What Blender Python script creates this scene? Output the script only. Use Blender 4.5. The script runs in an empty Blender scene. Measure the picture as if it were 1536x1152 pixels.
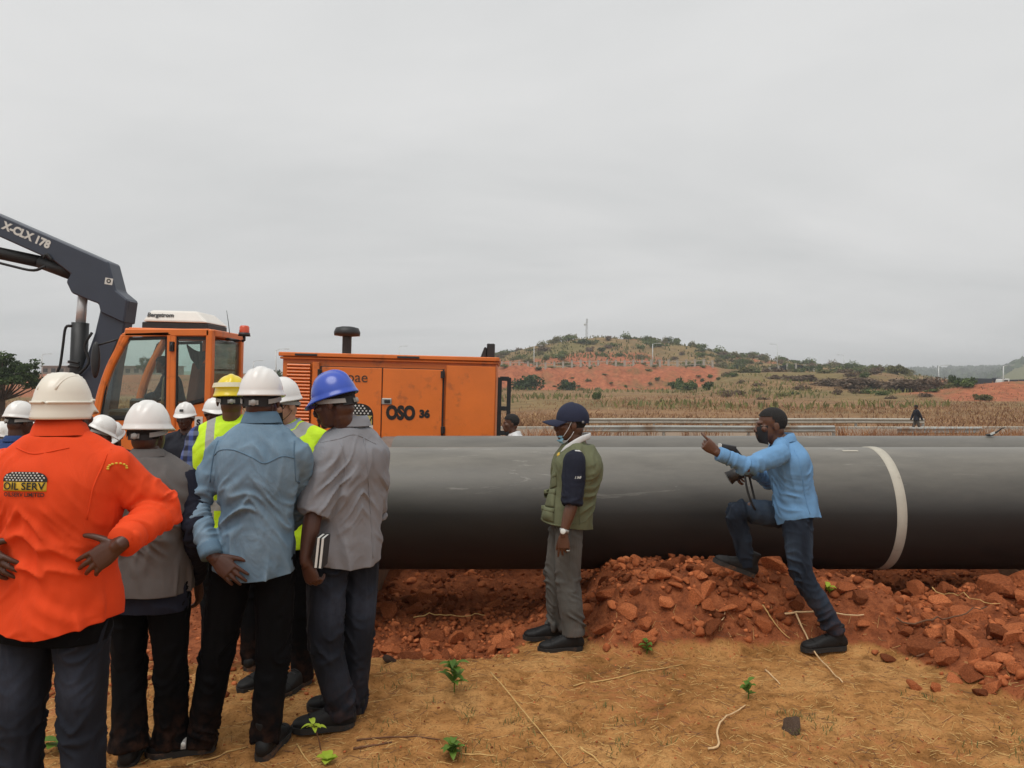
import bpy, bmesh, math, random
import numpy as np
from mathutils import Vector, Matrix, noise as mnoise
from mathutils.bvhtree import BVHTree
random.seed(7); RNG = np.random.default_rng(7)
SC = bpy.context.scene; COL = SC.collection
R_ = math.radians
# ------------------------------------------------------------------ camera, sky, sun, exposure
FPX, CX, CY, CAMZ = 1150.0, 768.0, 576.0, 1.73
cam = bpy.data.cameras.new('camera'); camo = bpy.data.objects.new('camera', cam); COL.objects.link(camo)
cam.sensor_width = 36.0; cam.lens = 36.0*FPX/1536.0; cam.clip_end = 9000; cam.clip_start = 0.05
camo.location = (0, 0, CAMZ); camo.rotation_euler = (R_(90), 0, 0)
SC.camera = camo
world = bpy.data.worlds.new('World'); SC.world = world; world.use_nodes = True
def build_sky():
    nt = world.node_tree; N = nt.nodes; L = nt.links; N.clear()
    out = N.new('ShaderNodeOutputWorld'); bg = N.new('ShaderNodeBackground')
    tc = N.new('ShaderNodeTexCoord'); sep = N.new('ShaderNodeSeparateXYZ')
    L.new(tc.outputs['Generated'], sep.inputs[0])
    # flat cloud deck: project the direction on to a plane overhead
    mx = N.new('ShaderNodeMath'); mx.operation = 'MAXIMUM'; mx.inputs[1].default_value = 0.0
    L.new(sep.outputs[2], mx.inputs[0])
    ad = N.new('ShaderNodeMath'); ad.operation = 'ADD'; ad.inputs[1].default_value = 0.16; L.new(mx.outputs[0], ad.inputs[0])
    dx = N.new('ShaderNodeMath'); dx.operation = 'DIVIDE'; L.new(sep.outputs[0], dx.inputs[0]); L.new(ad.outputs[0], dx.inputs[1])
    dy = N.new('ShaderNodeMath'); dy.operation = 'DIVIDE'; L.new(sep.outputs[1], dy.inputs[0]); L.new(ad.outputs[0], dy.inputs[1])
    cb = N.new('ShaderNodeCombineXYZ'); L.new(dx.outputs[0], cb.inputs[0]); L.new(dy.outputs[0], cb.inputs[1])
    mp = N.new('ShaderNodeMapping'); mp.inputs['Scale'].default_value = (0.55, 1.0, 1.0); mp.inputs['Rotation'].default_value = (0, 0, 0.5)
    L.new(cb.outputs[0], mp.inputs[0])
    nz = N.new('ShaderNodeTexNoise'); nz.inputs['Scale'].default_value = 0.75; nz.inputs['Detail'].default_value = 5; nz.inputs['Roughness'].default_value = 0.55
    nz.inputs['Distortion'].default_value = 0.6
    L.new(mp.outputs[0], nz.inputs[0])
    cr = N.new('ShaderNodeValToRGB')
    cr.color_ramp.elements[0].position = 0.30; cr.color_ramp.elements[0].color = (0.545, 0.553, 0.555, 1)
    cr.color_ramp.elements[1].position = 0.68; cr.color_ramp.elements[1].color = (0.680, 0.680, 0.678, 1)
    L.new(nz.outputs[0], cr.inputs[0])
    # overcast skies brighten slowly from the horizon to the zenith
    gr = N.new('ShaderNodeMapRange'); gr.inputs[1].default_value = 0.0; gr.inputs[2].default_value = 1.0; gr.inputs[3].default_value = 0.93; gr.inputs[4].default_value = 1.22
    L.new(mx.outputs[0], gr.inputs[0])
    vm = N.new('ShaderNodeVectorMath'); vm.operation = 'SCALE'; L.new(cr.outputs[0], vm.inputs[0]); L.new(gr.outputs[0], vm.inputs['Scale'])
    L.new(vm.outputs[0], bg.inputs[0]); bg.inputs[1].default_value = 1.0
    L.new(bg.outputs[0], out.inputs[0])
build_sky()
sun = bpy.data.lights.new('sun', 'SUN'); sun.energy = 1.5; sun.angle = R_(40); sun.color = (1.0, 0.97, 0.92)
suno = bpy.data.objects.new('sun', sun); COL.objects.link(suno)
suno.rotation_euler = (R_(22), R_(-14), 0)      # high, a little behind and to the left of the camera
SC.view_settings.view_transform = 'Standard'; SC.view_settings.look = 'None'
SC.view_settings.gamma = 1.0; SC.view_settings.exposure = 0.20; SC.view_settings.use_curve_mapping = False
SC.cycles.use_denoising = True; SC.cycles.max_bounces = 6; SC.cycles.transparent_max_bounces = 12
SC.cycles.volume_bounces = 0

# ------------------------------------------------------------------ helpers
def W(px, py, d):
    return Vector(((px-CX)/FPX*d, d, CAMZ+(CY-py)/FPX*d))
def S(r, g, b):
    f = lambda c: ((c/255+0.055)/1.055)**2.4 if c/255 > 0.04045 else c/255/12.92
    return (f(r), f(g), f(b))
_perm = np.random.default_rng(3).permutation(256); _perm = np.concatenate([_perm, _perm, _perm])
_g = np.random.default_rng(4).normal(size=(256, 3)); _g /= np.linalg.norm(_g, axis=1)[:, None]
def pn(p, seed=0):
    p = np.asarray(p, float) + seed*17.31
    i = np.floor(p).astype(int); f = p-i; u = f*f*f*(f*(f*6-15)+10); i &= 255
    def gr(dx, dy, dz):
        h = _perm[_perm[_perm[(i[:, 0]+dx) & 255]+((i[:, 1]+dy) & 255)]+((i[:, 2]+dz) & 255)]
        g = _g[h]; return g[:, 0]*(f[:, 0]-dx)+g[:, 1]*(f[:, 1]-dy)+g[:, 2]*(f[:, 2]-dz)
    l = lambda a, b, t: a+(b-a)*t
    x00 = l(gr(0,0,0), gr(1,0,0), u[:,0]); x10 = l(gr(0,1,0), gr(1,1,0), u[:,0])
    x01 = l(gr(0,0,1), gr(1,0,1), u[:,0]); x11 = l(gr(0,1,1), gr(1,1,1), u[:,0])
    return l(l(x00, x10, u[:,1]), l(x01, x11, u[:,1]), u[:,2])*1.6
def fbm(p, o=4, seed=0, gain=.5):
    s = 0; a = 1
    p = np.asarray(p, float)
    for k in range(o): s = s+a*pn(p, seed+k); p = p*2.03; a *= gain
    return s
def sst(x, a, b):
    t = np.clip((np.asarray(x, float)-a)/(b-a), 0, 1); return t*t*(3-2*t)

def tag(o, label=None, cat=None, group=None, kind=None):
    if label: o['label'] = label
    if cat: o['category'] = cat
    if group: o['group'] = group
    if kind: o['kind'] = kind
    return o
def link(name, me, mat=None, parent=None, smooth=True):
    me.name = name
    o = bpy.data.objects.new(name, me); COL.objects.link(o)
    if mat is not None and len(me.materials) == 0:
        for m in (mat if isinstance(mat, (list, tuple)) else [mat]): me.materials.append(m)
    if parent is not None: o.parent = parent
    if smooth: me.polygons.foreach_set('use_smooth', np.ones(len(me.polygons), bool))
    return o
def empty(name, loc, rot=(0, 0, 0)):
    o = bpy.data.objects.new(name, None); COL.objects.link(o); o.location = loc; o.rotation_euler = rot; o.empty_display_size = .2
    return o
def copy_tree(o, parent=None):
    c = o.copy(); COL.objects.link(c); c.parent = parent
    for ch in o.children: copy_tree(ch, c)
    return c

class MB:
    def __init__(s): s.v = []; s.f = []; s.m = []; s.cm = 0
    def add(s, vf):
        v, f = vf; n = len(s.v)
        s.v.extend([tuple(x) for x in v]); s.f.extend([tuple(i+n for i in q) for q in f]); s.m.extend([s.cm]*len(f)); return s
    def mesh(s, name='m'):
        me = bpy.data.meshes.new(name); me.from_pydata(s.v, [], s.f); me.update()
        if any(s.m): me.polygons.foreach_set('material_index', s.m)
        return me
    def build(s, name, mat, parent=None, smooth=False, bevel=0, seg=1):
        me = s.mesh(name)
        if bevel:
            bm = bmesh.new(); bm.from_mesh(me)
            es = [e for e in bm.edges if len(e.link_faces) == 2 and e.calc_face_angle(0) > .5]
            bmesh.ops.bevel(bm, geom=es, offset=bevel, segments=seg, affect='EDGES', profile=.5)
            bm.to_mesh(me); bm.free()
        return link(name, me, mat, parent, smooth)
def box(c, s, rot=None):
    c = Vector(c); h = [x/2 for x in s]
    v = [Vector((x*h[0], y*h[1], z*h[2])) for x in (-1, 1) for y in (-1, 1) for z in (-1, 1)]
    if rot is not None: v = [rot @ q for q in v]
    return [c+q for q in v], [(0,1,3,2), (4,6,7,5), (0,4,5,1), (2,3,7,6), (0,2,6,4), (1,5,7,3)]
def bar(a, b, w, h, up=(0, 0, 1)):
    a = Vector(a); b = Vector(b); t = (b-a); L = t.length; t.normalize()
    u = Vector(up); s = t.cross(u)
    if s.length < 1e-4: s = t.cross(Vector((1, 0, 0)))
    s.normalize(); u = s.cross(t)
    return box((a+b)/2, (L, w, h), Matrix((t, s, u)).transposed())
def prism(poly, y0, y1):
    """poly: list of (x, z); extruded from y0 to y1"""
    n = len(poly); v = [(x, y0, z) for x, z in poly]+[(x, y1, z) for x, z in poly]
    f = [tuple(range(n-1, -1, -1)), tuple(range(n, 2*n))]
    ar = sum(poly[i][0]*poly[(i+1) % n][1]-poly[(i+1) % n][0]*poly[i][1] for i in range(n))
    for i in range(n): j = (i+1) % n; f.append((i, j, j+n, i+n))
    if ar > 0: f = [tuple(reversed(q)) for q in f]
    return v, [tuple(reversed(q)) for q in f]
def cr_path(pts, m):
    """Catmull-Rom resample; pts list of arrays (any dim)"""
    P = np.array(pts, float); n = len(P)
    if m <= 1: return P
    out = []
    for i in range(n-1):
        p0 = P[i-1] if i else 2*P[0]-P[1]; p1 = P[i]; p2 = P[i+1]; p3 = P[i+2] if i+2 < n else 2*P[-1]-P[-2]
        for k in range(m):
            t = k/m
            out.append(.5*((2*p1)+(-p0+p2)*t+(2*p0-5*p1+4*p2-p3)*t*t+(-p0+3*p1-3*p2+p3)*t**3))
    out.append(P[-1]); return np.array(out)
def tube(pts, rads, ref=None, n=14, m=4, cap=True, sq=2.0):
    """closed tube along pts; rads scalars or (a,b): a along ref, b across; sq superellipse power"""
    rr = [(r, r) if np.isscalar(r) else r for r in rads]
    data = cr_path([tuple(p)+tuple(r) for p, r in zip(pts, rr)], m)
    C = data[:, :3]; Rd = np.maximum(data[:, 3:5], 1e-4)
    T = np.gradient(C, axis=0); T /= (np.linalg.norm(T, axis=1)[:, None]+1e-12)
    if ref is None:
        ref = np.array((1., 0, 0)) if abs(T.mean(0)[0]) < .8 else np.array((0, 1., 0))
    ref = np.array(ref, float); V = []; k = len(C)
    a = np.arange(n)/n*2*np.pi; ca = np.cos(a); sa = np.sin(a)
    if sq != 2.0:
        ca = np.sign(ca)*np.abs(ca)**(2/sq); sa = np.sign(sa)*np.abs(sa)**(2/sq)
    for i in range(k):
        u = ref-ref.dot(T[i])*T[i]; u /= np.linalg.norm(u)+1e-12; w = np.cross(T[i], u)
        V.append(C[i]+np.outer(ca*Rd[i, 0], u)+np.outer(sa*Rd[i, 1], w))
    V = np.concatenate(V); F = []
    for i in range(k-1):
        for j in range(n):
            q = (j+1) % n; F.append((i*n+j, i*n+q, (i+1)*n+q, (i+1)*n+j))
    if cap:
        F.append(tuple(range(n-1, -1, -1))); F.append(tuple((k-1)*n+j for j in range(n)))
    return V, F
def ellip(c, r, ax=None, n=16, m=10):
    c = np.array(c, float); A = np.eye(3) if ax is None else np.array([list(x) for x in ax], float)
    V = [np.array((0, 0, -1.))]; F = []
    for i in range(1, m):
        ph = -math.pi/2+math.pi*i/m
        for j in range(n):
            t = 2*math.pi*j/n; V.append(np.array((math.cos(ph)*math.cos(t), math.cos(ph)*math.sin(t), math.sin(ph))))
    V.append(np.array((0, 0, 1.))); last = len(V)-1
    for j in range(n): F.append((0, 1+(j+1) % n, 1+j)); F.append((last, last-n+j, last-n+(j+1) % n))
    for i in range(m-2):
        for j in range(n):
            a = 1+i*n+j; b = 1+i*n+(j+1) % n; F.append((a, b, b+n, a+n))
    V = np.array(V)*np.array(r)
    return c+V@A, F
def lathe(prof, n=24, c=(0, 0, 0), axis='z'):
    """prof list of (r, z)"""
    V = []; F = []
    for r, z in prof:
        for j in range(n):
            t = 2*math.pi*j/n; x, y = r*math.cos(t), r*math.sin(t)
            p = (x, y, z) if axis == 'z' else ((z, x, y) if axis == 'x' else (y, z, x))
            V.append((p[0]+c[0], p[1]+c[1], p[2]+c[2]))
    for i in range(len(prof)-1):
        for j in range(n):
            q = (j+1) % n; F.append((i*n+j, i*n+q, (i+1)*n+q, (i+1)*n+j))
    return V, F
def remesh(parts, voxel, smooth=3, fac=.5):
    mb = MB()
    for p in parts: mb.add(p)
    me = mb.mesh('tmp'); o = bpy.data.objects.new('tmp', me); COL.objects.link(o)
    r = o.modifiers.new('r', 'REMESH'); r.mode = 'VOXEL'; r.voxel_size = voxel; r.adaptivity = 0
    if smooth: s = o.modifiers.new('s', 'SMOOTH'); s.factor = fac; s.iterations = smooth
    dg = bpy.context.evaluated_depsgraph_get()
    res = bpy.data.meshes.new_from_object(o.evaluated_get(dg))
    bpy.data.objects.remove(o); bpy.data.meshes.remove(me)
    return res
def getco(me):
    a = np.empty(len(me.vertices)*3); me.vertices.foreach_get('co', a); return a.reshape(-1, 3)
def getno(me):
    a = np.empty(len(me.vertices)*3); me.vertices.foreach_get('normal', a); return a.reshape(-1, 3)
def setco(me, a):
    me.vertices.foreach_set('co', np.ascontiguousarray(a).ravel()); me.update()
def joinmeshes(ms):
    bm = bmesh.new()
    for m in ms: bm.from_mesh(m)
    me = bpy.data.meshes.new('j'); bm.to_mesh(me); bm.free()
    for m in ms: bpy.data.meshes.remove(m)
    return me
def cut_below(me, z, no=(0, 0, -1), co=None):
    bm = bmesh.new(); bm.from_mesh(me)
    bmesh.ops.bisect_plane(bm, geom=bm.verts[:]+bm.edges[:]+bm.faces[:], plane_co=co or (0, 0, z), plane_no=no, clear_outer=True)
    bm.to_mesh(me); bm.free(); me.update()

# ------------------------------------------------------------------ materials
def nodes(name):
    m = bpy.data.materials.new(name); m.use_nodes = True
    nt = m.node_tree; b = nt.nodes['Principled BSDF']; return m, nt, b
def _noise(nt, scale, detail=4, rough=.55, vec=None, dist=0):
    n = nt.nodes.new('ShaderNodeTexNoise'); n.inputs['Scale'].default_value = scale; n.inputs['Detail'].default_value = detail
    n.inputs['Roughness'].default_value = rough; n.inputs['Distortion'].default_value = dist
    if vec is not None: nt.links.new(vec, n.inputs[0])
    return n
def _ramp(nt, fac, cols):
    r = nt.nodes.new('ShaderNodeValToRGB'); e = r.color_ramp.elements
    while len(e) < len(cols): e.new(.5)
    for q, (p, c) in zip(e, cols): q.position = p; q.color = tuple(c)+((1,) if len(c) == 3 else ())
    nt.links.new(fac, r.inputs[0]); return r
def _coord(nt, kind='Object', scale=None):
    t = nt.nodes.new('ShaderNodeTexCoord'); o = t.outputs[kind]
    if scale is not None:
        mp = nt.nodes.new('ShaderNodeMapping'); mp.inputs['Scale'].default_value = scale; nt.links.new(o, mp.inputs[0]); o = mp.outputs[0]
    return o
def _mix(nt, fac, a, b, mode='MIX'):
    n = nt.nodes.new('ShaderNodeMix'); n.data_type = 'RGBA'; n.blend_type = mode
    for sock, v in ((n.inputs[0], fac), (n.inputs[6], a), (n.inputs[7], b)):
        if hasattr(v, 'is_linked'): nt.links.new(v, sock)
        elif np.isscalar(v): sock.default_value = v
        else: sock.default_value = tuple(v)+((1,) if len(v) == 3 else ())
    return n.outputs[2]
def _bump(nt, b, h, strength=.3, dist=.01, prev=None):
    n = nt.nodes.new('ShaderNodeBump'); n.inputs['Strength'].default_value = strength; n.inputs['Distance'].default_value = dist
    nt.links.new(h, n.inputs['Height'])
    if prev is not None: nt.links.new(prev, n.inputs['Normal'])
    nt.links.new(n.outputs[0], b.inputs['Normal']); return n.outputs[0]
def sc(c, k): return tuple(min(1, x*k) for x in c)
def plain(name, col, rough=.5, metal=0, var=.12, scale=8, bump=0, bscale=40, spec=.5, coat=0, dirt=None):
    m, nt, b = nodes(name); v = _coord(nt)
    n = _noise(nt, scale, 5, .6, v)
    r = _ramp(nt, n.outputs[0], [(.3, sc(col, 1-var)), (.7, sc(col, 1+var))])
    o = r.outputs[0]
    if dirt:
        n2 = _noise(nt, dirt[1], 6, .65, v); r2 = _ramp(nt, n2.outputs[0], [(dirt[2], (0, 0, 0)), (dirt[2]+.2, (1, 1, 1))])
        o = _mix(nt, r2.outputs[0], o, dirt[0])
    nt.links.new(o, b.inputs['Base Color'])
    b.inputs['Roughness'].default_value = rough; b.inputs['Metallic'].default_value = metal; b.inputs['Specular IOR Level'].default_value = spec
    if coat: b.inputs['Coat Weight'].default_value = coat; b.inputs['Coat Roughness'].default_value = .12
    if bump: _bump(nt, b, _noise(nt, bscale, 4, .6, v).outputs[0], bump, .01)
    return m
def cloth(name, col, var=.12, fold=.35, fscale=9, weave=300, rough=.85, fade=None, spec=.25, dust=False):
    m, nt, b = nodes(name); v = _coord(nt)
    n = _noise(nt, 5, 5, .6, v); r = _ramp(nt, n.outputs[0], [(.3, sc(col, 1-var)), (.7, sc(col, 1+var))]); o = r.outputs[0]
    if fade is not None:
        a = nt.nodes.new('ShaderNodeAttribute'); a.attribute_name = 'fade'
        fn = _noise(nt, 14, 4, .7, v)
        mu = nt.nodes.new('ShaderNodeMath'); mu.operation = 'MULTIPLY'; nt.links.new(a.outputs['Fac'], mu.inputs[0])
        rr = _ramp(nt, fn.outputs[0], [(.25, (.45,)*3), (.7, (1,)*3)]); nt.links.new(rr.outputs[0], mu.inputs[1])
        o = _mix(nt, mu.outputs[0], o, fade)
    if dust:
        sp = nt.nodes.new('ShaderNodeSeparateXYZ'); nt.links.new(v, sp.inputs[0]); dn = _noise(nt, 16, 5, .7, v)
        mr = nt.nodes.new('ShaderNodeMapRange'); mr.inputs[1].default_value = .30; mr.inputs[2].default_value = .02; mr.inputs[3].default_value = 0; mr.inputs[4].default_value = .20; nt.links.new(sp.outputs[2], mr.inputs[0])
        dr = _ramp(nt, dn.outputs[0], [(.42, (0, 0, 0)), (.68, (1, 1, 1))]); mu = nt.nodes.new('ShaderNodeMath'); mu.operation = 'MULTIPLY'; nt.links.new(mr.outputs[0], mu.inputs[0]); nt.links.new(dr.outputs[0], mu.inputs[1])
        o = _mix(nt, mu.outputs[0], o, S(128, 84, 58))
    nt.links.new(o, b.inputs['Base Color']); b.inputs['Roughness'].default_value = rough; b.inputs['Specular IOR Level'].default_value = spec
    f1 = _noise(nt, fscale, 3, .5, _coord(nt, 'Object', (1, 1, .45)), 1.2)
    p = _bump(nt, b, f1.outputs[0], fold, .03)
    f2 = _noise(nt, weave, 2, .5, v); _bump(nt, b, f2.outputs[0], .12, .002, p)
    return m

# ------------------------------------------------------------------ ground
RIDGE_U = [560, 650, 745, 790, 840, 900, 960, 1040, 1100, 1140, 1200, 1260, 1300, 1370, 1420, 1500]
RIDGE_Y = [566, 556, 537, 525, 515, 509, 511, 523, 535, 542, 547, 551, 555, 564, 570, 575]
_FP = []
_fr = random.Random(12)
for _i in range(26):
    _x = _fr.uniform(-2.2, 3.0); _y = _fr.uniform(2.9, 5.0); _a = _fr.uniform(0, 3.14)
    for _s in (-1, 1): _FP.append((_x+_s*.09*math.sin(_a)+_s*.2*math.cos(_a), _y-_s*.09*math.cos(_a)+_s*.2*math.sin(_a), _a))
def zones(X, Y):
    X = np.asarray(X, float); Y = np.asarray(Y, float)
    wob = .10*np.sin(X*2.3+1)+.07*np.sin(X*5.1)
    pit = sst(X, -2.1, -1.2)*(1-sst(X, -.40+.25*np.clip(Y-5.2, 0, 2), .20+.25*np.clip(Y-5.2, 0, 2)))*sst(Y+wob, 4.85, 5.65)*(1-.8*sst(Y, 6.7, 7.9))
    mound = sst(X, .42, .85)*(1-.45*sst(X, 1.9, 2.5)-.55*sst(X, 2.4, 3.0))*sst(Y+wob*.6, 4.95, 5.52)*(1-sst(Y, 6.1, 7.0))
    pile = sst(X-(2.32+(5.2-Y)*.36)+wob*.5, 0, .55)*(1-sst(Y, 5.7, 6.6))*sst(Y, 3.7, 4.2)
    return pit, mound, pile
def hgt(X, Y, fine=True):
    X = np.atleast_1d(np.asarray(X, float)); Y = np.atleast_1d(np.asarray(Y, float))
    pit, mound, pile = zones(X, Y)
    z = -.085*sst(Y, 4.0, 5.6)-.04*sst(Y, 6.5, 8)
    z = z-.20*pit+.41*mound+pile*(.17+.10*sst(X, 2.9, 3.6))
    z = z-.13*sst(-X, 2.2, 3.2)*sst(Y, 6.2, 7.4)*(1-sst(Y, 9, 10))
    dis = np.clip(pit+mound+pile+sst(Y, 5.5, 6.2), 0, 1)*(1-sst(Y, 9, 12))
    if fine:
        for fx, fy, fa in _FP:                      # old shoe prints trodden into the sand
            ux = (X-fx)*math.cos(fa)+(Y-fy)*math.sin(fa); uy = -(X-fx)*math.sin(fa)+(Y-fy)*math.cos(fa); rr = (ux/.15)**2+(uy/.058)**2
            z = z+(1-dis)*(.009*np.exp(-((rr-1.6)/.8)**2)-.016*np.exp(-rr**2))
        near = 1-sst(Y, 9, 14)
        P = np.stack([X, Y, X*0], 1)
        z = z+near*(.022*fbm(P*1.3, 3, 1)+.015*fbm(P*6, 3, 5)*(1-.5*dis))
        rid = 1-np.abs(fbm(P*3.6, 4, 9))*1.5
        z = z+near*dis*(.075*rid-.045+.035*np.abs(fbm(P*11, 3, 13))-.01)+near*(1-dis)*(.007*np.abs(fbm(P*16, 2, 15)))
    Yc = np.maximum(Y, 5.0); u = CX+FPX*X/Yc
    z = z-.80*sst(Y, 18, 32)
    z = z+1.2*sst(Y, 60, 190)
    z = z+4.4*sst(Y, 80, 250)*(1-sst(u, 380, 540))
    e = sst(u, 640, 720)*(1-sst(u, 1045, 1108))
    z = z+6.0*sst(Y, 187, 203)*e
    r = sst(u, 1030, 1115)*(1-sst(u, 1330, 1425))
    z = z+4.6*sst(Y, 110, 212)*r
    Hz = CAMZ+(CY-np.interp(u, RIDGE_U, RIDGE_Y))/FPX*330
    hw = sst(u, 560, 640)*(1-sst(u, 1400, 1500))
    up = sst(Y, 216, 330)*(1-sst(Y, 350, 520))
    z = z+hw*up*np.maximum(Hz-z, 0)
    z = z-hw*sst(Y, 350, 520)*4
    P2 = np.stack([X*.02, Y*.02, X*0], 1)
    if fine:
        z = z+sst(Y, 60, 200)*(.5*fbm(P2*2.2, 3, 21))+e*sst(Y, 186, 192)*(1-sst(Y, 201, 206))*1.5*fbm(P2*9, 3, 27) + hw*sst(Y, 185, 240)*1.3*fbm(P2*3.1, 3, 23)
    fh = np.interp(u, [-400, 200, 1000, 1370, 1440, 1500, 1560, 2200], [16, 20, 20, 33, 35, 34, 36, 30])
    z = z+sst(Y, 800, 1800)*(fh+7*fbm(P2*.35, 3, 31))
    z = z+sst(Y, 620, 980)*(1-sst(Y, 1100, 1500))*sst(u, 1470, 1545)*25
    # heap of red earth beyond the road
    hx = (X-78)/13.0; hy = (Y-118)/9.0
    z = z+2.6*np.exp(-(hx*hx+hy*hy))
    return z
def hz(x, y): return float(hgt([x], [y])[0])

def gp(px, py):
    """first point of the ground seen in that direction"""
    dd = np.arange(2.2, 9.0, .012); X = (px-CX)/FPX*dd; zr = CAMZ+(CY-py)/FPX*dd; zg = hgt(X, dd); k = int(np.argmax(zr <= zg)); k = max(k, 1)
    return np.array((X[k], dd[k], zg[k]))
def axis(c0, c1, step, g, lo, hi):
    c = list(np.arange(c0, c1+1e-6, step)); a = c[-1]; s = step
    while a < hi: s = step+g*(a-c1); a += s; c.append(a)
    a = c[0]; left = []
    while a > lo: s = step+g*(c0-a); a -= s; left.append(a)
    return np.array(left[::-1]+c)
def grid_mesh(xs, ys, zf):
    X, Y = np.meshgrid(xs, ys); z = zf(X.ravel(), Y.ravel())
    V = np.stack([X.ravel(), Y.ravel(), z], 1); nx, ny = len(xs), len(ys)
    i = np.arange(nx*ny).reshape(ny, nx)
    F = np.stack([i[:-1, :-1], i[:-1, 1:], i[1:, 1:], i[1:, :-1]], -1).reshape(-1, 4)
    me = bpy.data.meshes.new('g'); me.vertices.add(len(V)); me.vertices.foreach_set('co', V.ravel())
    me.loops.add(len(F)*4); me.loops.foreach_set('vertex_index', F.ravel().astype(np.int32))
    me.polygons.add(len(F)); me.polygons.foreach_set('loop_start', np.arange(len(F), dtype=np.int32)*4)
    me.update(calc_edges=True); return me, V

def ground_material():
    m, nt, b = nodes('soil'); v = _coord(nt)
    a = nt.nodes.new('ShaderNodeVertexColor'); a.layer_name = 'soil'
    sp = nt.nodes.new('ShaderNodeSeparateColor'); nt.links.new(a.outputs[0], sp.inputs[0])
    n1 = _noise(nt, 1.6, 6, .62, v); n2 = _noise(nt, 11, 6, .7, v); n3 = _noise(nt, 70, 4, .7, v)
    sand = _ramp(nt, n1.outputs[0], [(.28, S(156, 108, 60)), (.5, S(185, 132, 78)), (.72, S(205, 156, 99))]).outputs[0]
    sp2 = _ramp(nt, n2.outputs[0], [(.30, (.40, .36, .30)), (.55, (1, 1, 1))]).outputs[0]
    n4 = _noise(nt, 3.2, 6, .7, v, .5); sand = _mix(nt, .55, sand, _ramp(nt, n4.outputs[0], [(.34, (.48, .44, .36)), (.5, (1, 1, 1)), (.66, (1, 1, 1)), (.8, (1.1, 1.08, 1.0))]).outputs[0], 'MULTIPLY')
    sand = _mix(nt, .9, sand, sp2, 'MULTIPLY')
    sp3 = _ramp(nt, n3.outputs[0], [(.33, (.35, .28, .22)), (.45, (1, 1, 1)), (.66, (1, 1, 1)), (.75, (1.35, 1.25, 1.1))]).outputs[0]
    sand = _mix(nt, .85, sand, sp3, 'MULTIPLY')
    red = _ramp(nt, n2.outputs[0], [(.25, S(84, 48, 32)), (.45, S(134, 75, 47)), (.62, S(162, 95, 60)), (.8, S(188, 122, 82))]).outputs[0]
    red = _mix(nt, .6, red, sp3, 'MULTIPLY')
    # ragged border between the swept sand and the dug earth
    ma = nt.nodes.new('ShaderNodeMath'); ma.operation = 'ADD'; nt.links.new(sp.outputs[0], ma.inputs[0])
    mm = nt.nodes.new('ShaderNodeMath'); mm.operation = 'MULTIPLY_ADD'; mm.inputs[1].default_value = .9; mm.inputs[2].default_value = -.45
    nt.links.new(n2.outputs[0], mm.inputs[0]); nt.links.new(mm.outputs[0], ma.inputs[1])
    rr = _ramp(nt, ma.outputs[0], [(.38, (0, 0, 0)), (.62, (1, 1, 1))]).outputs[0]
    near = _mix(nt, rr, sand, red)
    f1 = _noise(nt, .16, 6, .65, v); f2 = _noise(nt, .9, 5, .7, v)
    dry = _ramp(nt, f1.outputs[0], [(.3, S(112, 86, 64)), (.5, S(142, 110, 80)), (.7, S(162, 130, 94))]).outputs[0]
    dry = _mix(nt, .6, dry, _ramp(nt, f2.outputs[0], [(.3, (.55, .5, .45)), (.6, (1, 1, 1))]).outputs[0], 'MULTIPLY')
    grn = _ramp(nt, f2.outputs[0], [(.3, S(74, 78, 50)), (.6, S(116, 112, 66))]).outputs[0]
    rfar = _ramp(nt, f2.outputs[0], [(.28, S(104, 66, 50)), (.45, S(152, 92, 66)), (.6, S(170, 104, 74)), (.75, S(186, 132, 100))]).outputs[0]
    far = _mix(nt, sp.outputs[2], dry, grn)
    rf2 = _ramp(nt, f1.outputs[0], [(.34, (.25,)*3), (.5, (1,)*3)]).outputs[0]; rfm = nt.nodes.new('ShaderNodeMath'); rfm.operation = 'MULTIPLY'; nt.links.new(rr, rfm.inputs[0]); nt.links.new(rf2, rfm.inputs[1]); far = _mix(nt, rfm.outputs[0], far, rfar)
    o = _mix(nt, sp.outputs[1], near, far)
    nt.links.new(o, b.inputs['Base Color']); b.inputs['Roughness'].default_value = .95; b.inputs['Specular IOR Level'].default_value = .12
    p = _bump(nt, b, n2.outputs[0], .8, .05); p = _bump(nt, b, n3.outputs[0], .7, .010, p)
    _bump(nt, b, _noise(nt, 260, 3, .6, v).outputs[0], .35, .003, p)
    return m
M_SOIL = ground_material()
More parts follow.
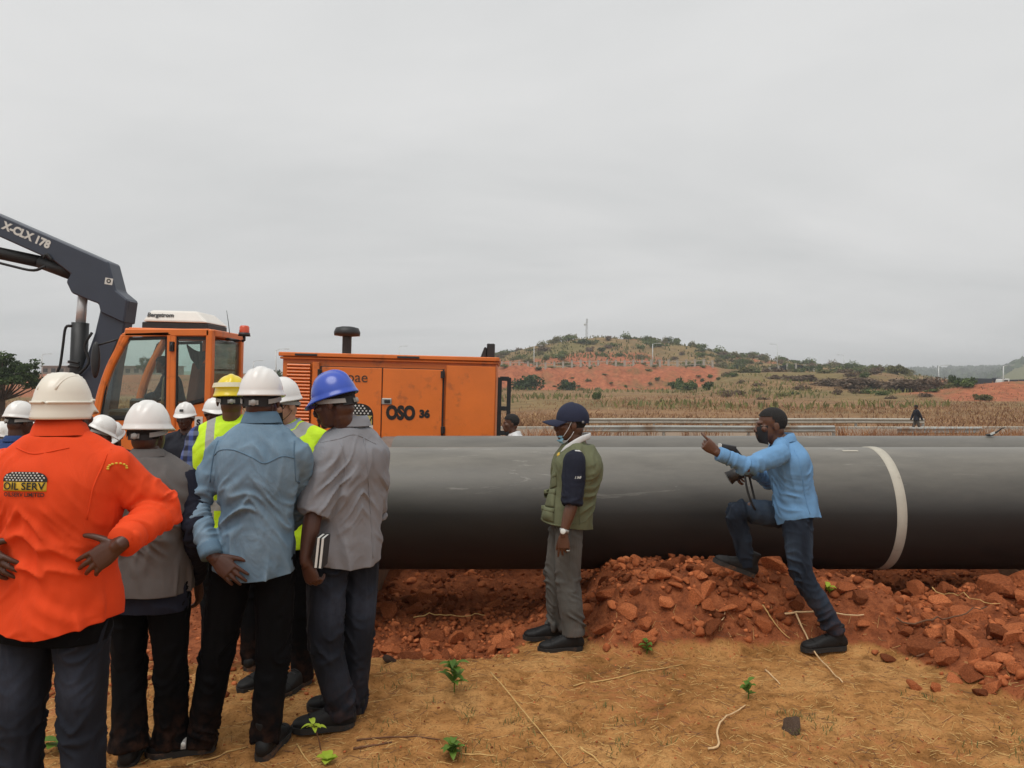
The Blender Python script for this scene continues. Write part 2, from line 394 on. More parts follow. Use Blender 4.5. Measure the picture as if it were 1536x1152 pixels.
def build_ground():
    xs = axis(-2.8, 4.0, .027, .034, -3000, 3000); ys = axis(2.6, 7.6, .027, .021, -60, 3200)
    me, V = grid_mesh(xs, ys, hgt)
    X, Y = V[:, 0], V[:, 1]; u = CX+FPX*X/np.maximum(Y, 5)
    pit, mound, pile = zones(X, Y)
    P = np.stack([X, Y, X*0], 1)
    red = np.clip(1.6*pit+3.2*mound+2.4*pile+sst(Y, 5.45, 6.0)*(1-sst(Y, 18, 24)), 0, 1)
    red = np.maximum(red, .75*sst(-X, .9, 1.6)*sst(Y, 4.3, 5.2)*(1-sst(Y, 18, 24)))
    red = np.maximum(red, .30+.22*pn(P*.9, 3))*(1-sst(Y, 20, 26))
    far = sst(Y, 16, 24)
    e = sst(u, 640, 720)*(1-sst(u, 1055, 1100))
    fr = e*sst(Y, 181, 189)*(1-sst(Y, 206, 214)); fr = np.maximum(fr, sst(u, 640, 720)*(1-sst(u, 960, 1050))*sst(Y, 222, 240)*(1-sst(Y, 262, 280))*.8)
    fr = np.maximum(fr, (1-sst(u, 330, 460))*sst(Y, 95, 120)*(1-sst(Y, 250, 270))*.62)
    fr = np.maximum(fr, sst(u, 1380, 1450)*sst(Y, 98, 108)*(1-sst(Y, 150, 170)))
    fr = np.maximum(fr, np.exp(-(((X-78)/16)**2+((Y-118)/12)**2))*1.4)
    fr = np.maximum(fr, .62*sst(Y, 215, 235)*sst(pn(P*.03, 8), -.3, .4)*(1-sst(Y, 450, 600)))
    gr = sst(Y, 90, 150)*.18+.18*sst(Y, 225, 300)+sst(pn(P*.035, 5), 0, .5)*.4*sst(Y, 50, 90)+sst(Y, 500, 800)
    colr = np.stack([np.where(Y > 24, np.clip(fr, 0, 1), red), far, np.clip(gr, 0, 1), np.ones_like(X)], 1)
    at = me.color_attributes.new('soil', 'FLOAT_COLOR', 'POINT'); at.data.foreach_set('color', colr.ravel())
    o = link('ground', me, M_SOIL); return tag(o, kind='structure')
GROUND = build_ground()

# ------------------------------------------------------------------ road, guardrails, field
M_ASPH = plain('dusty_asphalt', S(132, 112, 92), .9, var=.15, scale=.7, bump=.3, bscale=30)
M_GALV = plain('galvanised_steel', S(166, 168, 164), .5, .5, var=.1, scale=1.5, dirt=(S(132, 108, 84), .9, .52))
M_CONC = plain('concrete', S(168, 162, 150), .85, var=.12, scale=4, bump=.2, bscale=60, dirt=(S(128, 104, 84), 3, .55))
M_STEELP = plain('painted_steel_pole', S(196, 198, 196), .5, .3, var=.05)
M_DSTEEL = plain('dark_steel', S(44, 46, 48), .5, .4, var=.2, scale=12)
me, _ = grid_mesh(np.linspace(-160, 160, 60), np.linspace(38.2, 44.2, 5), lambda x, y: hgt(x, y, False)*0-.862)
tag(link('road', me, M_ASPH), kind='structure')
mb = MB(); mb.add(box((0, 44.4, -.86), (320, .25, .26)))
tag(mb.build('kerb', M_CONC, None, bevel=.02), kind='structure')

def guardrail(px0, px1, Y, ztop, label, step=4.0, mat=M_GALV):
    x0 = (px0-CX)/FPX*Y; x1 = (px1-CX)/FPX*Y
    g = hz((x0+x1)/2, Y); root = empty('guardrail', ((x0+x1)/2, Y, g)); tag(root, label, 'guardrail')
    c = (x0+x1)/2; zt = ztop-g
    prof = [(0, 0), (-.03, -.02), (-.08, -.05), (-.08, -.09), (-.01, -.13), (-.01, -.19), (-.08, -.23), (-.08, -.27), (-.03, -.30), (0, -.32)]
    v = []; f = []; n = len(prof)
    xs = np.arange(x0, x1+.01, 4.0)
    for i, x in enumerate(xs):
        for y, z in prof: v.append((x-c, y, zt+z+.012*math.sin(i*2.1)))
    for i in range(len(xs)-1):
        for j in range(n-1): f.append((i*n+j, (i+1)*n+j, (i+1)*n+j+1, i*n+j+1))
    mb = MB(); mb.add((v, f)); mb.add(([(p[0], p[1]+.006, p[2]) for p in v], [tuple(reversed(q)) for q in f]))
    mb.build('beam', mat, root)
    post = None
    for x in xs[1:]:
        if post is None:
            mb = MB(); mb.add(box((0, .07, (zt-.04)/2), (.12, .12, zt-.04))); post = mb.build('post', M_GALV, root, bevel=.008)
            post.location.x = x-c
        else:
            q = post.copy(); COL.objects.link(q); q.parent = root; q.location.x = x-c
    return root
guardrail(868, 1268, 36, -.22, 'galvanised crash barrier along the near edge of the road, behind the pipes')
guardrail(1345, 1560, 36, -.30, 'dirty crash barrier length half buried in dry grass near the walking man')
guardrail(880, 1480, 45.5, -.30, 'low weathered crash barrier along the far edge of the road, below the field', mat=M_CONC)

def blades(pts, h, w, lean, seed, bend=.35, two=True):
    """thin grass blades: pts Nx3 bases"""
    r = np.random.default_rng(seed); n = len(pts)
    a = r.uniform(0, 2*np.pi, n); hh = h*r.uniform(.5, 1.25, n); ww = w*r.uniform(.6, 1.4, n)
    dx = np.cos(a); dy = np.sin(a); le = lean*r.uniform(.2, 1.4, n)*hh
    la = r.uniform(0, 2*np.pi, n)
    side = np.stack([dx*ww, dy*ww, 0*a], 1)
    mid = pts+np.stack([np.cos(la)*le*.35, np.sin(la)*le*.35, hh*.6], 1)
    tip = pts+np.stack([np.cos(la)*le, np.sin(la)*le, hh*(1-.3*bend*r.random(n))], 1)
    V = np.stack([pts-side, pts+side, mid+side*.7, mid-side*.7, tip], 1).reshape(-1, 3)
    b = np.arange(n)*5
    F4 = np.stack([b, b+1, b+2, b+3], 1); F3 = np.stack([b+3, b+2, b+4], 1)
    me = bpy.data.meshes.new('b'); me.vertices.add(len(V)); me.vertices.foreach_set('co', V.ravel())
    lo = np.concatenate([F4.ravel(), F3.ravel()]).astype(np.int32)
    me.loops.add(len(lo)); me.loops.foreach_set('vertex_index', lo)
    me.polygons.add(2*n); me.polygons.foreach_set('loop_start', np.concatenate([np.arange(n)*4, 4*n+np.arange(n)*3]).astype(np.int32))
    me.update(calc_edges=True); return me
def leafmat(name, cols, rough=.7, scale=1.5, trans=.25):
    m, nt, b = nodes(name); g = nt.nodes.new('ShaderNodeNewGeometry')
    n = _noise(nt, scale, 3, .6, _coord(nt))
    ad = nt.nodes.new('ShaderNodeMath'); ad.operation = 'MULTIPLY_ADD'; ad.inputs[1].default_value = .55
    nt.links.new(g.outputs['Random Per Island'], ad.inputs[0])
    m2 = nt.nodes.new('ShaderNodeMath'); m2.operation = 'MULTIPLY_ADD'; m2.inputs[1].default_value = .9; m2.inputs[2].default_value = -.22
    nt.links.new(n.outputs[0], m2.inputs[0]); nt.links.new(m2.outputs[0], ad.inputs[2])
    k = len(cols); r = _ramp(nt, ad.outputs[0], [(.12+.76*i/(k-1), c) for i, c in enumerate(cols)])
    nt.links.new(r.outputs[0], b.inputs['Base Color']); b.inputs['Roughness'].default_value = rough; b.inputs['Specular IOR Level'].default_value = .25
    if trans:
        tr = nt.nodes.new('ShaderNodeBsdfTranslucent'); nt.links.new(r.outputs[0], tr.inputs[0])
        mx = nt.nodes.new('ShaderNodeMixShader'); mx.inputs[0].default_value = trans
        out = [q for q in nt.nodes if q.type == 'OUTPUT_MATERIAL'][0]
        nt.links.new(b.outputs[0], mx.inputs[1]); nt.links.new(tr.outputs[0], mx.inputs[2]); nt.links.new(mx.outputs[0], out.inputs[0])
    return m
M_DRY = leafmat('dry_grass', [S(100, 70, 54), S(138, 102, 74), S(160, 126, 92), S(188, 158, 118)], .8, .12)
M_DRY2 = leafmat('dry_stalks', [S(110, 70, 46), S(150, 102, 66), S(188, 142, 98)], .8, .5)
M_GRN = leafmat('green_weeds', [S(86, 88, 54), S(116, 116, 68), S(146, 140, 86)], .7, .1)
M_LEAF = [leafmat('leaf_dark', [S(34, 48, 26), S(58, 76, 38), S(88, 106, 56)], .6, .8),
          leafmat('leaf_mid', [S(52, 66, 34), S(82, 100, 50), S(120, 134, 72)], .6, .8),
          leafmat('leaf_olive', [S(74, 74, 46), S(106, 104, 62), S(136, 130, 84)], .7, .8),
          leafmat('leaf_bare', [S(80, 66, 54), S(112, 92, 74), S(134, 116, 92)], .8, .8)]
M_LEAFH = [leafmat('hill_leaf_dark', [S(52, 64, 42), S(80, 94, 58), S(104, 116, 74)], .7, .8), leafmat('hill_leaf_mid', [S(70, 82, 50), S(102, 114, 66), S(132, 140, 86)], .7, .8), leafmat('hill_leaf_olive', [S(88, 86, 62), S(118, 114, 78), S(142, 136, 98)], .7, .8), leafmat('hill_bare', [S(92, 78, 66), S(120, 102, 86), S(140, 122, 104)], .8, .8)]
M_BARK = plain('bark', S(84, 66, 52), .9, var=.25, scale=6, bump=.6, bscale=30)

def scatter(n, y0, y1, u0, u1, seed, power=1.0, dens=None):
    r = np.random.default_rng(seed)
    Y = y0*(y1/y0)**(r.random(n)**power); u = r.uniform(u0, u1, n); X = (u-CX)/FPX*Y
    if dens is not None:
        k = r.random(n) < dens(X, Y, u); X, Y = X[k], Y[k]
    return np.stack([X, Y, hgt(X, Y)-.03], 1)
clump = lambda X, Y: sst(pn(np.stack([X*.35, Y*.12, X*0], 1), 2), -.35, .35)
p = scatter(76000, 46.5, 175, -100, 1640, 11, 1.15, lambda X, Y, u: (.25+.75*clump(X, Y))*(.12+.88*sst(pn(np.stack([X*.05, Y*.035, X*0], 1), 12), -.3, .25)))
tag(link('dry_grass', blades(p, .36, .04, 1.0, 1), M_DRY, None, False), 'brown dry grass covering the field beyond the road', 'grass', kind='stuff')
p = scatter(5000, 75, 182, 745, 1430, 12, .6, lambda X, Y, u: sst(pn(np.stack([X*.06, Y*.05, X*0], 1), 4), -.05, .35))
tag(link('green_weeds', blades(p, .8, .12, .6, 2), M_GRN, None, False), 'green weeds growing among the dry field grass', 'weeds', kind='stuff')
p = np.concatenate([scatter(2600, 12.5, 30, 748, 900, 13, 1, lambda X, Y, u: clump(X*3, Y*3)), scatter(2600, 30, 35.5, 1255, 1536, 14, 1, lambda X, Y, u: .2+.8*clump(X*2, Y*2)),
                    scatter(1500, 22, 35, 700, 1536, 15, 1, lambda X, Y, u: .5*clump(X*2, Y*2)), scatter(2200, 36.6, 38, 870, 1536, 16, 1, lambda X, Y, u: .6*clump(X*2, Y*2)),
                    scatter(2400, 14, 60, -60, 420, 17, 1, lambda X, Y, u: .3*clump(X, Y))])
hh = np.where(p[:, 1] < 30, 1.25, .6)
tag(link('dry_stalks', blades(p, .85, .012, .5, 3, .8), M_DRY2, None, False), 'tall straw coloured stalks standing on the road verge', 'grass', kind='stuff')

# ------------------------------------------------------------------ shrubs and trees
def leaf_cloud(n, rad, leaf, seed, lumps=7, base=.25):
    """lumpy crown: many small leaf quads spread through several lobes; returns mesh with origin at base"""
    r = np.random.default_rng(seed); rad = np.array(rad)
    c = r.normal(size=(lumps, 3)); c /= np.linalg.norm(c, axis=1)[:, None]; c *= r.uniform(.25, .72, (lumps, 1)); c[:, 2] = np.abs(c[:, 2])*.9-.15
    lr = r.uniform(.25, .5, lumps)
    k = r.integers(0, lumps, n); d = r.normal(size=(n, 3)); d /= np.linalg.norm(d, axis=1)[:, None]
    q = c[k]+d*(lr[k]*(r.random(n)**.45))[:, None]
    q = q*(1+.22*pn(q*3, seed)[:, None])
    q *= rad; q[:, 2] += rad[2]*base+rad[2]*.3
    q = q[q[:, 2] > .02]; n = len(q)
    a = r.normal(size=(n, 3)); a /= np.linalg.norm(a, axis=1)[:, None]; b = np.cross(a, r.normal(size=(n, 3))); b /= np.linalg.norm(b, axis=1)[:, None]
    s = leaf*r.uniform(.55, 1.4, n)[:, None]
    V = np.stack([q-a*s, q+b*s*.55, q+a*s, q-b*s*.55], 1).reshape(-1, 3)
    me = bpy.data.meshes.new('lc'); me.vertices.add(len(V)); me.vertices.foreach_set('co', V.ravel())
    me.loops.add(4*n); me.loops.foreach_set('vertex_index', np.arange(4*n, dtype=np.int32)); me.polygons.add(n)
    me.polygons.foreach_set('loop_start', np.arange(n, dtype=np.int32)*4); me.update(calc_edges=True); return me, c*rad+np.array((0, 0, rad[2]*(base+.3)))
def woody(tips, h0, r0, seed, stems=1):
    r = random.Random(seed); mb = MB()
    for t in tips:
        t = np.array(t); s = np.array((r.uniform(-.1, .1), r.uniform(-.1, .1), -.1))
        fork = np.array((t[0]*.12, t[1]*.12, h0))
        mb.add(tube([s, fork*.5+s*.5, fork, (fork+t)/2+np.array((0, 0, .08*h0)), t], [r0, r0*.85, r0*.6, r0*.35, r0*.1], n=6, m=2))
    return mb.mesh('wood')
_cloud = {}
def shrub(name, px, py_base, Y, wpx, hpx, mat, label, seed, cat='bush', group=None, n=900, trunk=.25, z=None):
    """a bush whose base stands on the ground at distance Y; size from its usual look"""
    w = wpx/FPX*Y/2; h = hpx/FPX*Y; x = (px-CX)/FPX*Y; g = hz(x, Y) if z is None else z
    root = empty(name, (x, Y, g-.05)); tag(root, label, cat, group)
    key = (seed, n, round(trunk, 2))
    if key not in _cloud: 
        cm, tips = leaf_cloud(n, (1, 1, 1-trunk*.6), .085 if n > 700 else .11, seed, 8, trunk)
        _cloud[key] = (cm, woody(tips[:6], max(.1, trunk), .05, seed))
    cm, wd = _cloud[key]
    c = bpy.data.objects.new('foliage', cm if len(cm.materials) == 0 else cm); COL.objects.link(c); c.parent = root
    if len(cm.materials) == 0: cm.materials.append(mat)
    if cm.materials[0] is not mat:
        c.material_slots[0].link = 'OBJECT'; c.material_slots[0].material = mat
    t = bpy.data.objects.new('trunk', wd); COL.objects.link(t); t.parent = root
    if len(wd.materials) == 0: wd.materials.append(M_BARK)
    zs = h/1.55
    for q in (c, t): q.scale = (w, w, zs)
    root.rotation_euler.z = seed*1.7+px*.13
    return root
_BUSH = [(850, 186, 40, 30, 0, 'round dark green bush at the foot of the red bank'),
         (785, 178, 62, 40, 0, 'wide leafy bush beside the generator at the foot of the bank'),
         (1017, 182, 26, 34, 1, 'pale green bush growing up the red bank'),
         (1062, 150, 28, 24, 0, 'small round dark bush at the end of the red bank'),
         (895, 112, 19, 24, 1, 'small green bush standing alone in the dry field'),
         (1033, 168, 40, 26, 1, 'broad light green bush below the red bank'),
         (1345, 200, 40, 26, 2, 'grey green bush at the end of the scrub slope'),
         (1432, 150, 34, 44, 0, 'tall dark tree by the lamp post at the far works yard'),
         (1410, 130, 40, 28, 2, 'olive bush in front of the tall dark tree'),
         (1450, 118, 44, 26, 1, 'mid green bush beside the orange earth heap'),
         (1475, 105, 36, 18, 2, 'low dull bush on the orange earth'),
         (1178, 250, 16, 22, 1, 'young tree behind the post fence on the slope'),
         (1228, 240, 16, 24, 1, 'slim young tree past the end of the post fence'),
         (1288, 230, 10, 12, 0, 'little dark shrub on top of the bare slope'),
         (352, 120, 46, 52, 0, 'dark green tree rising behind the rear of the cab'),
         (408, 160, 34, 30, 0, 'dark bushy tree between the cab and the generator'),
         (380, 150, 40, 26, 2, 'brownish scrub behind the men in helmets'),
         (482, 190, 26, 50, 0, 'tree top showing above the generator roof by the exhaust'),
         (645, 210, 12, 40, 1, 'small tree top above the generator roof'),
         (666, 200, 22, 46, 0, 'round dark tree top above the generator roof')]
for i, (px, Y, w, h, mi, lab) in enumerate(_BUSH):
    shrub('tree' if 'tree' in lab else 'bush', px, 0, Y, w, h, M_LEAF[mi], lab, 40+i % 7, 'tree' if 'tree' in lab else 'bush', None, 1500, .3 if 'tree' in lab else .05)
_BARE = [(1300, 142, 96, 26), (1352, 132, 100, 33), (1392, 126, 64, 30), (1250, 150, 70, 20), (1200, 165, 60, 16)]
for i, (px, Y, w_, h_) in enumerate(_BARE):
    lab = ['wide brown leafless thicket below the crest lamp', 'tall brown leafless thicket behind the walking man', 'brown leafless thicket beside the tall dark tree', 'low brown thicket in the middle of the scrub slope', 'low brown thicket below the young tree by the fence'][i]
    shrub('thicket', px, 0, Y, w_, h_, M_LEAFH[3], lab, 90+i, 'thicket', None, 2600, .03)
r = random.Random(15)
for i in range(34):
    px = r.uniform(750, 1090); Y = r.uniform(183, 203); k = r.choice([0, 1, 2, 2])
    lab = ['dark leafy', 'mid green', 'olive dry'][k]+' small weed clump growing on the red bank'
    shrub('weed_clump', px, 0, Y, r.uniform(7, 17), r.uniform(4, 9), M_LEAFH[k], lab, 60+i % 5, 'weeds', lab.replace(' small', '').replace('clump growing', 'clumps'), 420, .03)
r = random.Random(5)
for i in range(210):
    while True:
        px = r.uniform(742, 1360); Y = r.uniform(226, 338)
        if r.random() < (.35+.65*(Y > 300 or px > 1040)): break
    k = r.choice([0, 1, 1, 2, 2, 3])
    lab = ['dark leafy shrub scattered over the red hill', 'mid green shrub scattered over the red hill', 'olive dry shrub scattered over the red hill', 'leafless brown shrub scattered over the red hill'][k]
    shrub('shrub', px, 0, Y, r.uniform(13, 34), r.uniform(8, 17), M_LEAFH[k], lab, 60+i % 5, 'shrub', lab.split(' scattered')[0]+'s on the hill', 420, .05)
for i in range(42):
    px = r.uniform(1080, 1400); Y = r.uniform(105, 205); k = r.choice([2, 3, 3, 3, 1])
    lab = {1: 'mid green bush', 2: 'olive bush', 3: 'brown leafless bush'}[k]+' in the scrub below the slope'
    shrub('shrub', px, 0, Y, r.uniform(18, 40), r.uniform(8, 17), M_LEAF[k], lab, 60+i % 5, 'shrub', lab.split(' in the')[0]+'es of the scrub slope', 420, .03)
p = scatter(6500, 216, 345, 735, 1400, 31, .8, lambda X, Y, u: .15+.85*sst(pn(np.stack([X*.05, Y*.03, X*0], 1), 6), -.2, .3))
tag(link('hill_scrub', blades(p, 1.1, .28, .5, 6), M_LEAF[2], None, False), 'low scrub and weeds covering the hill', 'scrub', kind='stuff')
p = scatter(5000, 900, 1900, 1150, 1640, 32, .8)
tag(link('far_woods', blades(p, 9, 5.5, .3, 7), M_LEAF[0], None, False), 'distant woods on the hazy hills', 'woods', kind='stuff')

# spreading tree on the left
def acacia(px, Y, h, w, label, seed=3, n=11000):
    x = (px-CX)/FPX*Y; g = hz(x, Y); root = empty('tree', (x, Y, g-.05)); tag(root, label, 'tree')
    r = np.random.default_rng(seed); tips = []
    ms = []
    for k in range(26):
        a = r.uniform(0, 2*np.pi); q = w*.46*math.sqrt(r.random()); zz = h*(.36+.52*(1-(q/(w*.5))**2)*r.uniform(.25, 1))
        c = np.array((math.cos(a)*q, math.sin(a)*q, zz)); tips.append(c)
        m_, _ = leaf_cloud(n//26, (w*.19, w*.19, h*.14), .12, seed*31+k, 5, 0)
        co = getco(m_); setco(m_, co+c-np.array((0, 0, h*.04))); ms.append(m_)
    link('crown', joinmeshes(ms), M_LEAF[0], root, False)
    mb = MB(); fork = np.array((.1, 0, h*.33))
    mb.add(tube([(0, 0, -.3), (.05, 0, h*.15), fork, fork+np.array((0, 0, .3))], [.26, .2, .17, .1], n=8, m=3))
    for c in tips: mb.add(tube([fork-np.array((0, 0, .3)), fork*.5+c*.5+np.array((0, 0, -.05*h)), c], [.11, .06, .02], n=5, m=3))
    link('trunk', mb.mesh(), M_BARK, root); return root
acacia(2, 56, 5.6, 6.6, 'spreading dark green tree on the bare ground left of the crane boom')
acacia(222, 170, 6.5, 6.0, 'flat topped tree seen through the cab windows', 5, 2600)

# ------------------------------------------------------------------ far furniture
def lamp(px, py_top, Y, side, label, hgt_m=None):
    x = (px-CX)/FPX*Y; g = hz(x, Y); zt = CAMZ+(CY-py_top)/FPX*Y
    root = empty('street_lamp', (x, Y, g-.1)); tag(root, label, 'street lamp', 'street lamps'); H = zt-g+.1
    mb = MB(); mb.add(tube([(0, 0, 0), (0, 0, H*.5), (0, 0, H)], [.16, .13, .09], n=8, m=1)); mb.build('pole', M_STEELP, root, True)
    mb = MB(); mb.add(tube([(0, 0, H-.15), (side*.7, 0, H+.15), (side*1.7, 0, H+.22)], [.06, .05, .045], n=6, m=3)); mb.build('arm', M_STEELP, root, True)
    mb = MB(); mb.add(box((side*2.0, 0, H+.2), (.9, .3, .14))); mb.build('lamp_head', M_STEELP, root, bevel=.04)
    return root
lamp(801, 519, 222, 1, 'white street lamp on the hill road above the shorter end of the bank')
lamp(979, 516, 222, 1, 'white street lamp on the hill road in front of the dense green shrubs')
lamp(1166, 517, 240, -1, 'street lamp beside the fenced slope and young tree')
lamp(1266, 533, 260, -1, 'street lamp on the crest of the bare slope')
lamp(1408, 549, 180, 1, 'street lamp next to the tall dark tree')
lamp(1505, 549, 170, 1, 'street lamp standing over the works yard trucks')
lamp(599, 520, 230, 1, 'street lamp showing above the middle of the generator roof')
lamp(414, 525, 140, 1, 'tall street lamp at the left of the generator')
lamp(380, 542, 190, 1, 'street lamp between the cab and the generator')
lamp(63, 532, 190, 1, 'street lamp beside the spreading tree')

def tower(px, py_top, Y, label):
    x = (px-CX)/FPX*Y; g = hz(x, Y); H = CAMZ+(CY-py_top)/FPX*Y-g
    root = empty('radio_mast', (x, Y, g)); tag(root, label, 'mast'); mb = MB()
    for sx, sy in ((-1, -1), (1, -1), (0, 1)): mb.add(tube([(sx*.5, sy*.5, 0), (sx*.22, sy*.22, H)], [.07, .06], n=5, m=1))
    for k in range(9):
        z0, z1 = H*k/9, H*(k+1)/9; w0 = .5-.28*k/9; w1 = .5-.28*(k+1)/9; s = -1 if k % 2 else 1
        mb.add(tube([(-w0*s, -w0, z0), (w1*s, -w1, z1)], [.04, .04], n=4, m=1)); mb.add(tube([(w0*s, -w0, z0), (0, w1, z1)], [.04, .04], n=4, m=1))
    mb.build('lattice', M_GALV, root)
    mb = MB(); mb.add(lathe([(0, -.3), (.45, -.12), (.5, .05), (0, .06)], 12, (-.75, -.2, H*.72), 'y')); mb.build('dish', M_STEELP, root)
    mb = MB(); mb.add(box((.45, 0, H*.9), (.16, .16, 1.6))); mb.build('antenna', M_STEELP, root, bevel=.02)
    return root
tower(880, 478, 330, 'lattice radio mast on top of the hill')

def post_fence(u0, u1, Y, hgt_m, gap, label, panel=None):
    root = empty('post_fence', ((u0-CX)/FPX*Y, Y, 0)); tag(root, label, 'fence'); x0 = root.location.x; x1 = (u1-CX)/FPX*Y
    xs = np.arange(x0, x1, gap); root.location.z = hz(x0, Y)
    mb = MB(); mb.add(box((0, 0, hgt_m/2-.1), (.5, .5, hgt_m+.2))); mb.add(box((0, 0, hgt_m+.05), (.6, .6, .12))); pm = mb.mesh(); pm.materials.append(M_CONC)
    zz = [hz(x, Y)-root.location.z for x in xs]
    for x, z in zip(xs, zz):
        o = bpy.data.objects.new('post', pm); COL.objects.link(o); o.parent = root; o.location = (x-x0, 0, z)
    for i in range(len(xs)-1):
        a = Vector((xs[i]-x0, 0, zz[i])); b = Vector((xs[i+1]-x0, 0, zz[i+1]))
        mb = MB()
        if panel: mb.add(bar(a+Vector((0, 0, hgt_m*.45)), b+Vector((0, 0, hgt_m*.45)), .08, hgt_m*.75))
        else:
            mb.add(bar(a+Vector((0, 0, hgt_m*.8)), b+Vector((0, 0, hgt_m*.8)), .12, .14)); mb.add(bar(a+Vector((0, 0, hgt_m*.25)), b+Vector((0, 0, hgt_m*.25)), .12, .14))
        mb.build('panel' if panel else 'rail', panel or M_CONC, root)
post_fence(726, 1072, 205, 1.7, 2.35, 'row of pale concrete posts along the top of the red bank')
post_fence(1128, 1222, 236, 1.9, 2.7, 'concrete post fence with dark panels on the scrub slope', M_DSTEEL)

M_WALLC = plain('grey_render', S(150, 138, 126), .9, var=.12, scale=.8); M_DARKW = plain('window_dark', S(52, 50, 48), .4, var=.1)
M_ROOFR = plain('rusty_roof', S(140, 92, 74), .7, var=.15, scale=1.2); M_WHT = plain('white_sheet', S(214, 214, 210), .6, var=.05)
def long_house(u0, u1, Y, h, roofm, label, win=6, wallm=None, fl=0):
    x0 = (u0-CX)/FPX*Y; x1 = (u1-CX)/FPX*Y; c = (x0+x1)/2; L = x1-x0; g = hz(c, Y)-.4+fl
    root = empty('house', (c, Y, g)); tag(root, label, 'building'); D = 7.0
    mb = MB(); mb.add(box((0, D/2, h/2), (L, D, h))); mb.build('wall', wallm or M_WALLC, root)
    mb = MB(); mb.add(prism([(-L/2-.5, h+.02), (L/2+.5, h+.02), (L/2+.5, h+.18), (-L/2-.5, h+.18)], -.7, D+.7)); mb.build('roof', roofm, root)
    for i in range(win):
        x = -L/2+(i+.5)*L/win; w = min(2.2, L/win*.55)
        mb = MB(); mb.add(box((x, -.03, h*.56), (w, .12, h*.42))); o = mb.build('window', M_DARKW, root)
        mb = MB(); mb.add(box((x, -.12, h*.33), (w+.2, .14, .12))); mb.build('sill', M_CONC, o)
    return root
long_house(62, 98, 250, 3.1, M_WALLC, 'low grey building with dark openings behind the spreading tree', 3)
long_house(104, 152, 246, 4.2, M_ROOFR, 'taller reddish building behind the crane boom', 4, M_ROOFR)
long_house(160, 262, 252, 3.3, M_WALLC, 'long grey building with a row of dark windows seen through the cab', 8)
def tank_house():
    Y = 320; x = (350-CX)/FPX*Y; g = hz(x, Y); root = empty('water_tank', (x, Y, g)); tag(root, 'white raised water tank far behind the cab', 'water tank')
    zb = CAMZ+(CY-546)/FPX*Y-g; zt = CAMZ+(CY-529)/FPX*Y-g
    mb = MB(); mb.add(lathe([(0, zb), (2.2, zb), (2.3, zb+.2), (2.3, zt-.6), (1.6, zt-.1), (0, zt)], 20)); mb.build('tank', M_WHT, root, True)
    for a in range(4):
        mb = MB(); mb.add(tube([(1.7*math.cos(a*1.57+.8), 1.7*math.sin(a*1.57+.8), -.2), (1.5*math.cos(a*1.57+.8), 1.5*math.sin(a*1.57+.8), zb+.1)], [.14, .14], n=6, m=1)); mb.build('leg', M_GALV, root)
tank_house()
# works yard on the right: parked trucks, far off
M_TRK = plain('dark_truck_paint', S(40, 44, 54), .5, var=.2, scale=2); M_TYRE = plain('tyre_rubber', S(30, 29, 28), .9, var=.2)
def truck(px, Y, flip, label, bodym, cabm):
    x = (px-CX)/FPX*Y; root = empty('truck', (x, Y, hz(x, Y)), (0, 0, math.pi if flip else 0)); tag(root, label, 'truck')
    mb = MB(); mb.add(box((0, 0, .95), (7.2, 2.2, .3))); mb.build('chassis', M_DSTEEL, root)
    mb = MB(); mb.add(prism([(-3.6, 1.15), (2.0, 1.15), (2.0, 2.6), (-3.7, 2.75)], -1.2, 1.2)); mb.build('load_bed', bodym, root, bevel=.05)
    mb = MB(); mb.add(prism([(2.2, .7), (4.0, .7), (4.05, 1.7), (3.75, 2.8), (2.2, 2.85)], -1.2, 1.2)); c = mb.build('cab', cabm, root, bevel=.08)
    mb = MB(); mb.add(prism([(2.6, 1.75), (3.7, 1.75), (3.5, 2.55), (2.6, 2.55)], -1.23, 1.23)); mb.build('window', M_DARKW, c)
    for wx in (-2.6, -1.3, 3.1):
        for sy in (-1, 1):
            mb = MB(); mb.add(lathe([(0, -.16), (.3, -.16), (.5, -.14), (.53, 0), (.5, .14), (.3, .16), (0, .16)], 14, (wx, sy*1.02, .53), 'y')); mb.build('wheel', M_TYRE, root, True)
truck(1478, 175, False, 'dark tipper truck parked in the far works yard behind the orange earth', M_TRK, M_TRK)
truck(1524, 172, True, 'dark truck with a white cab parked by the yard lamp post', M_TRK, M_WHT)

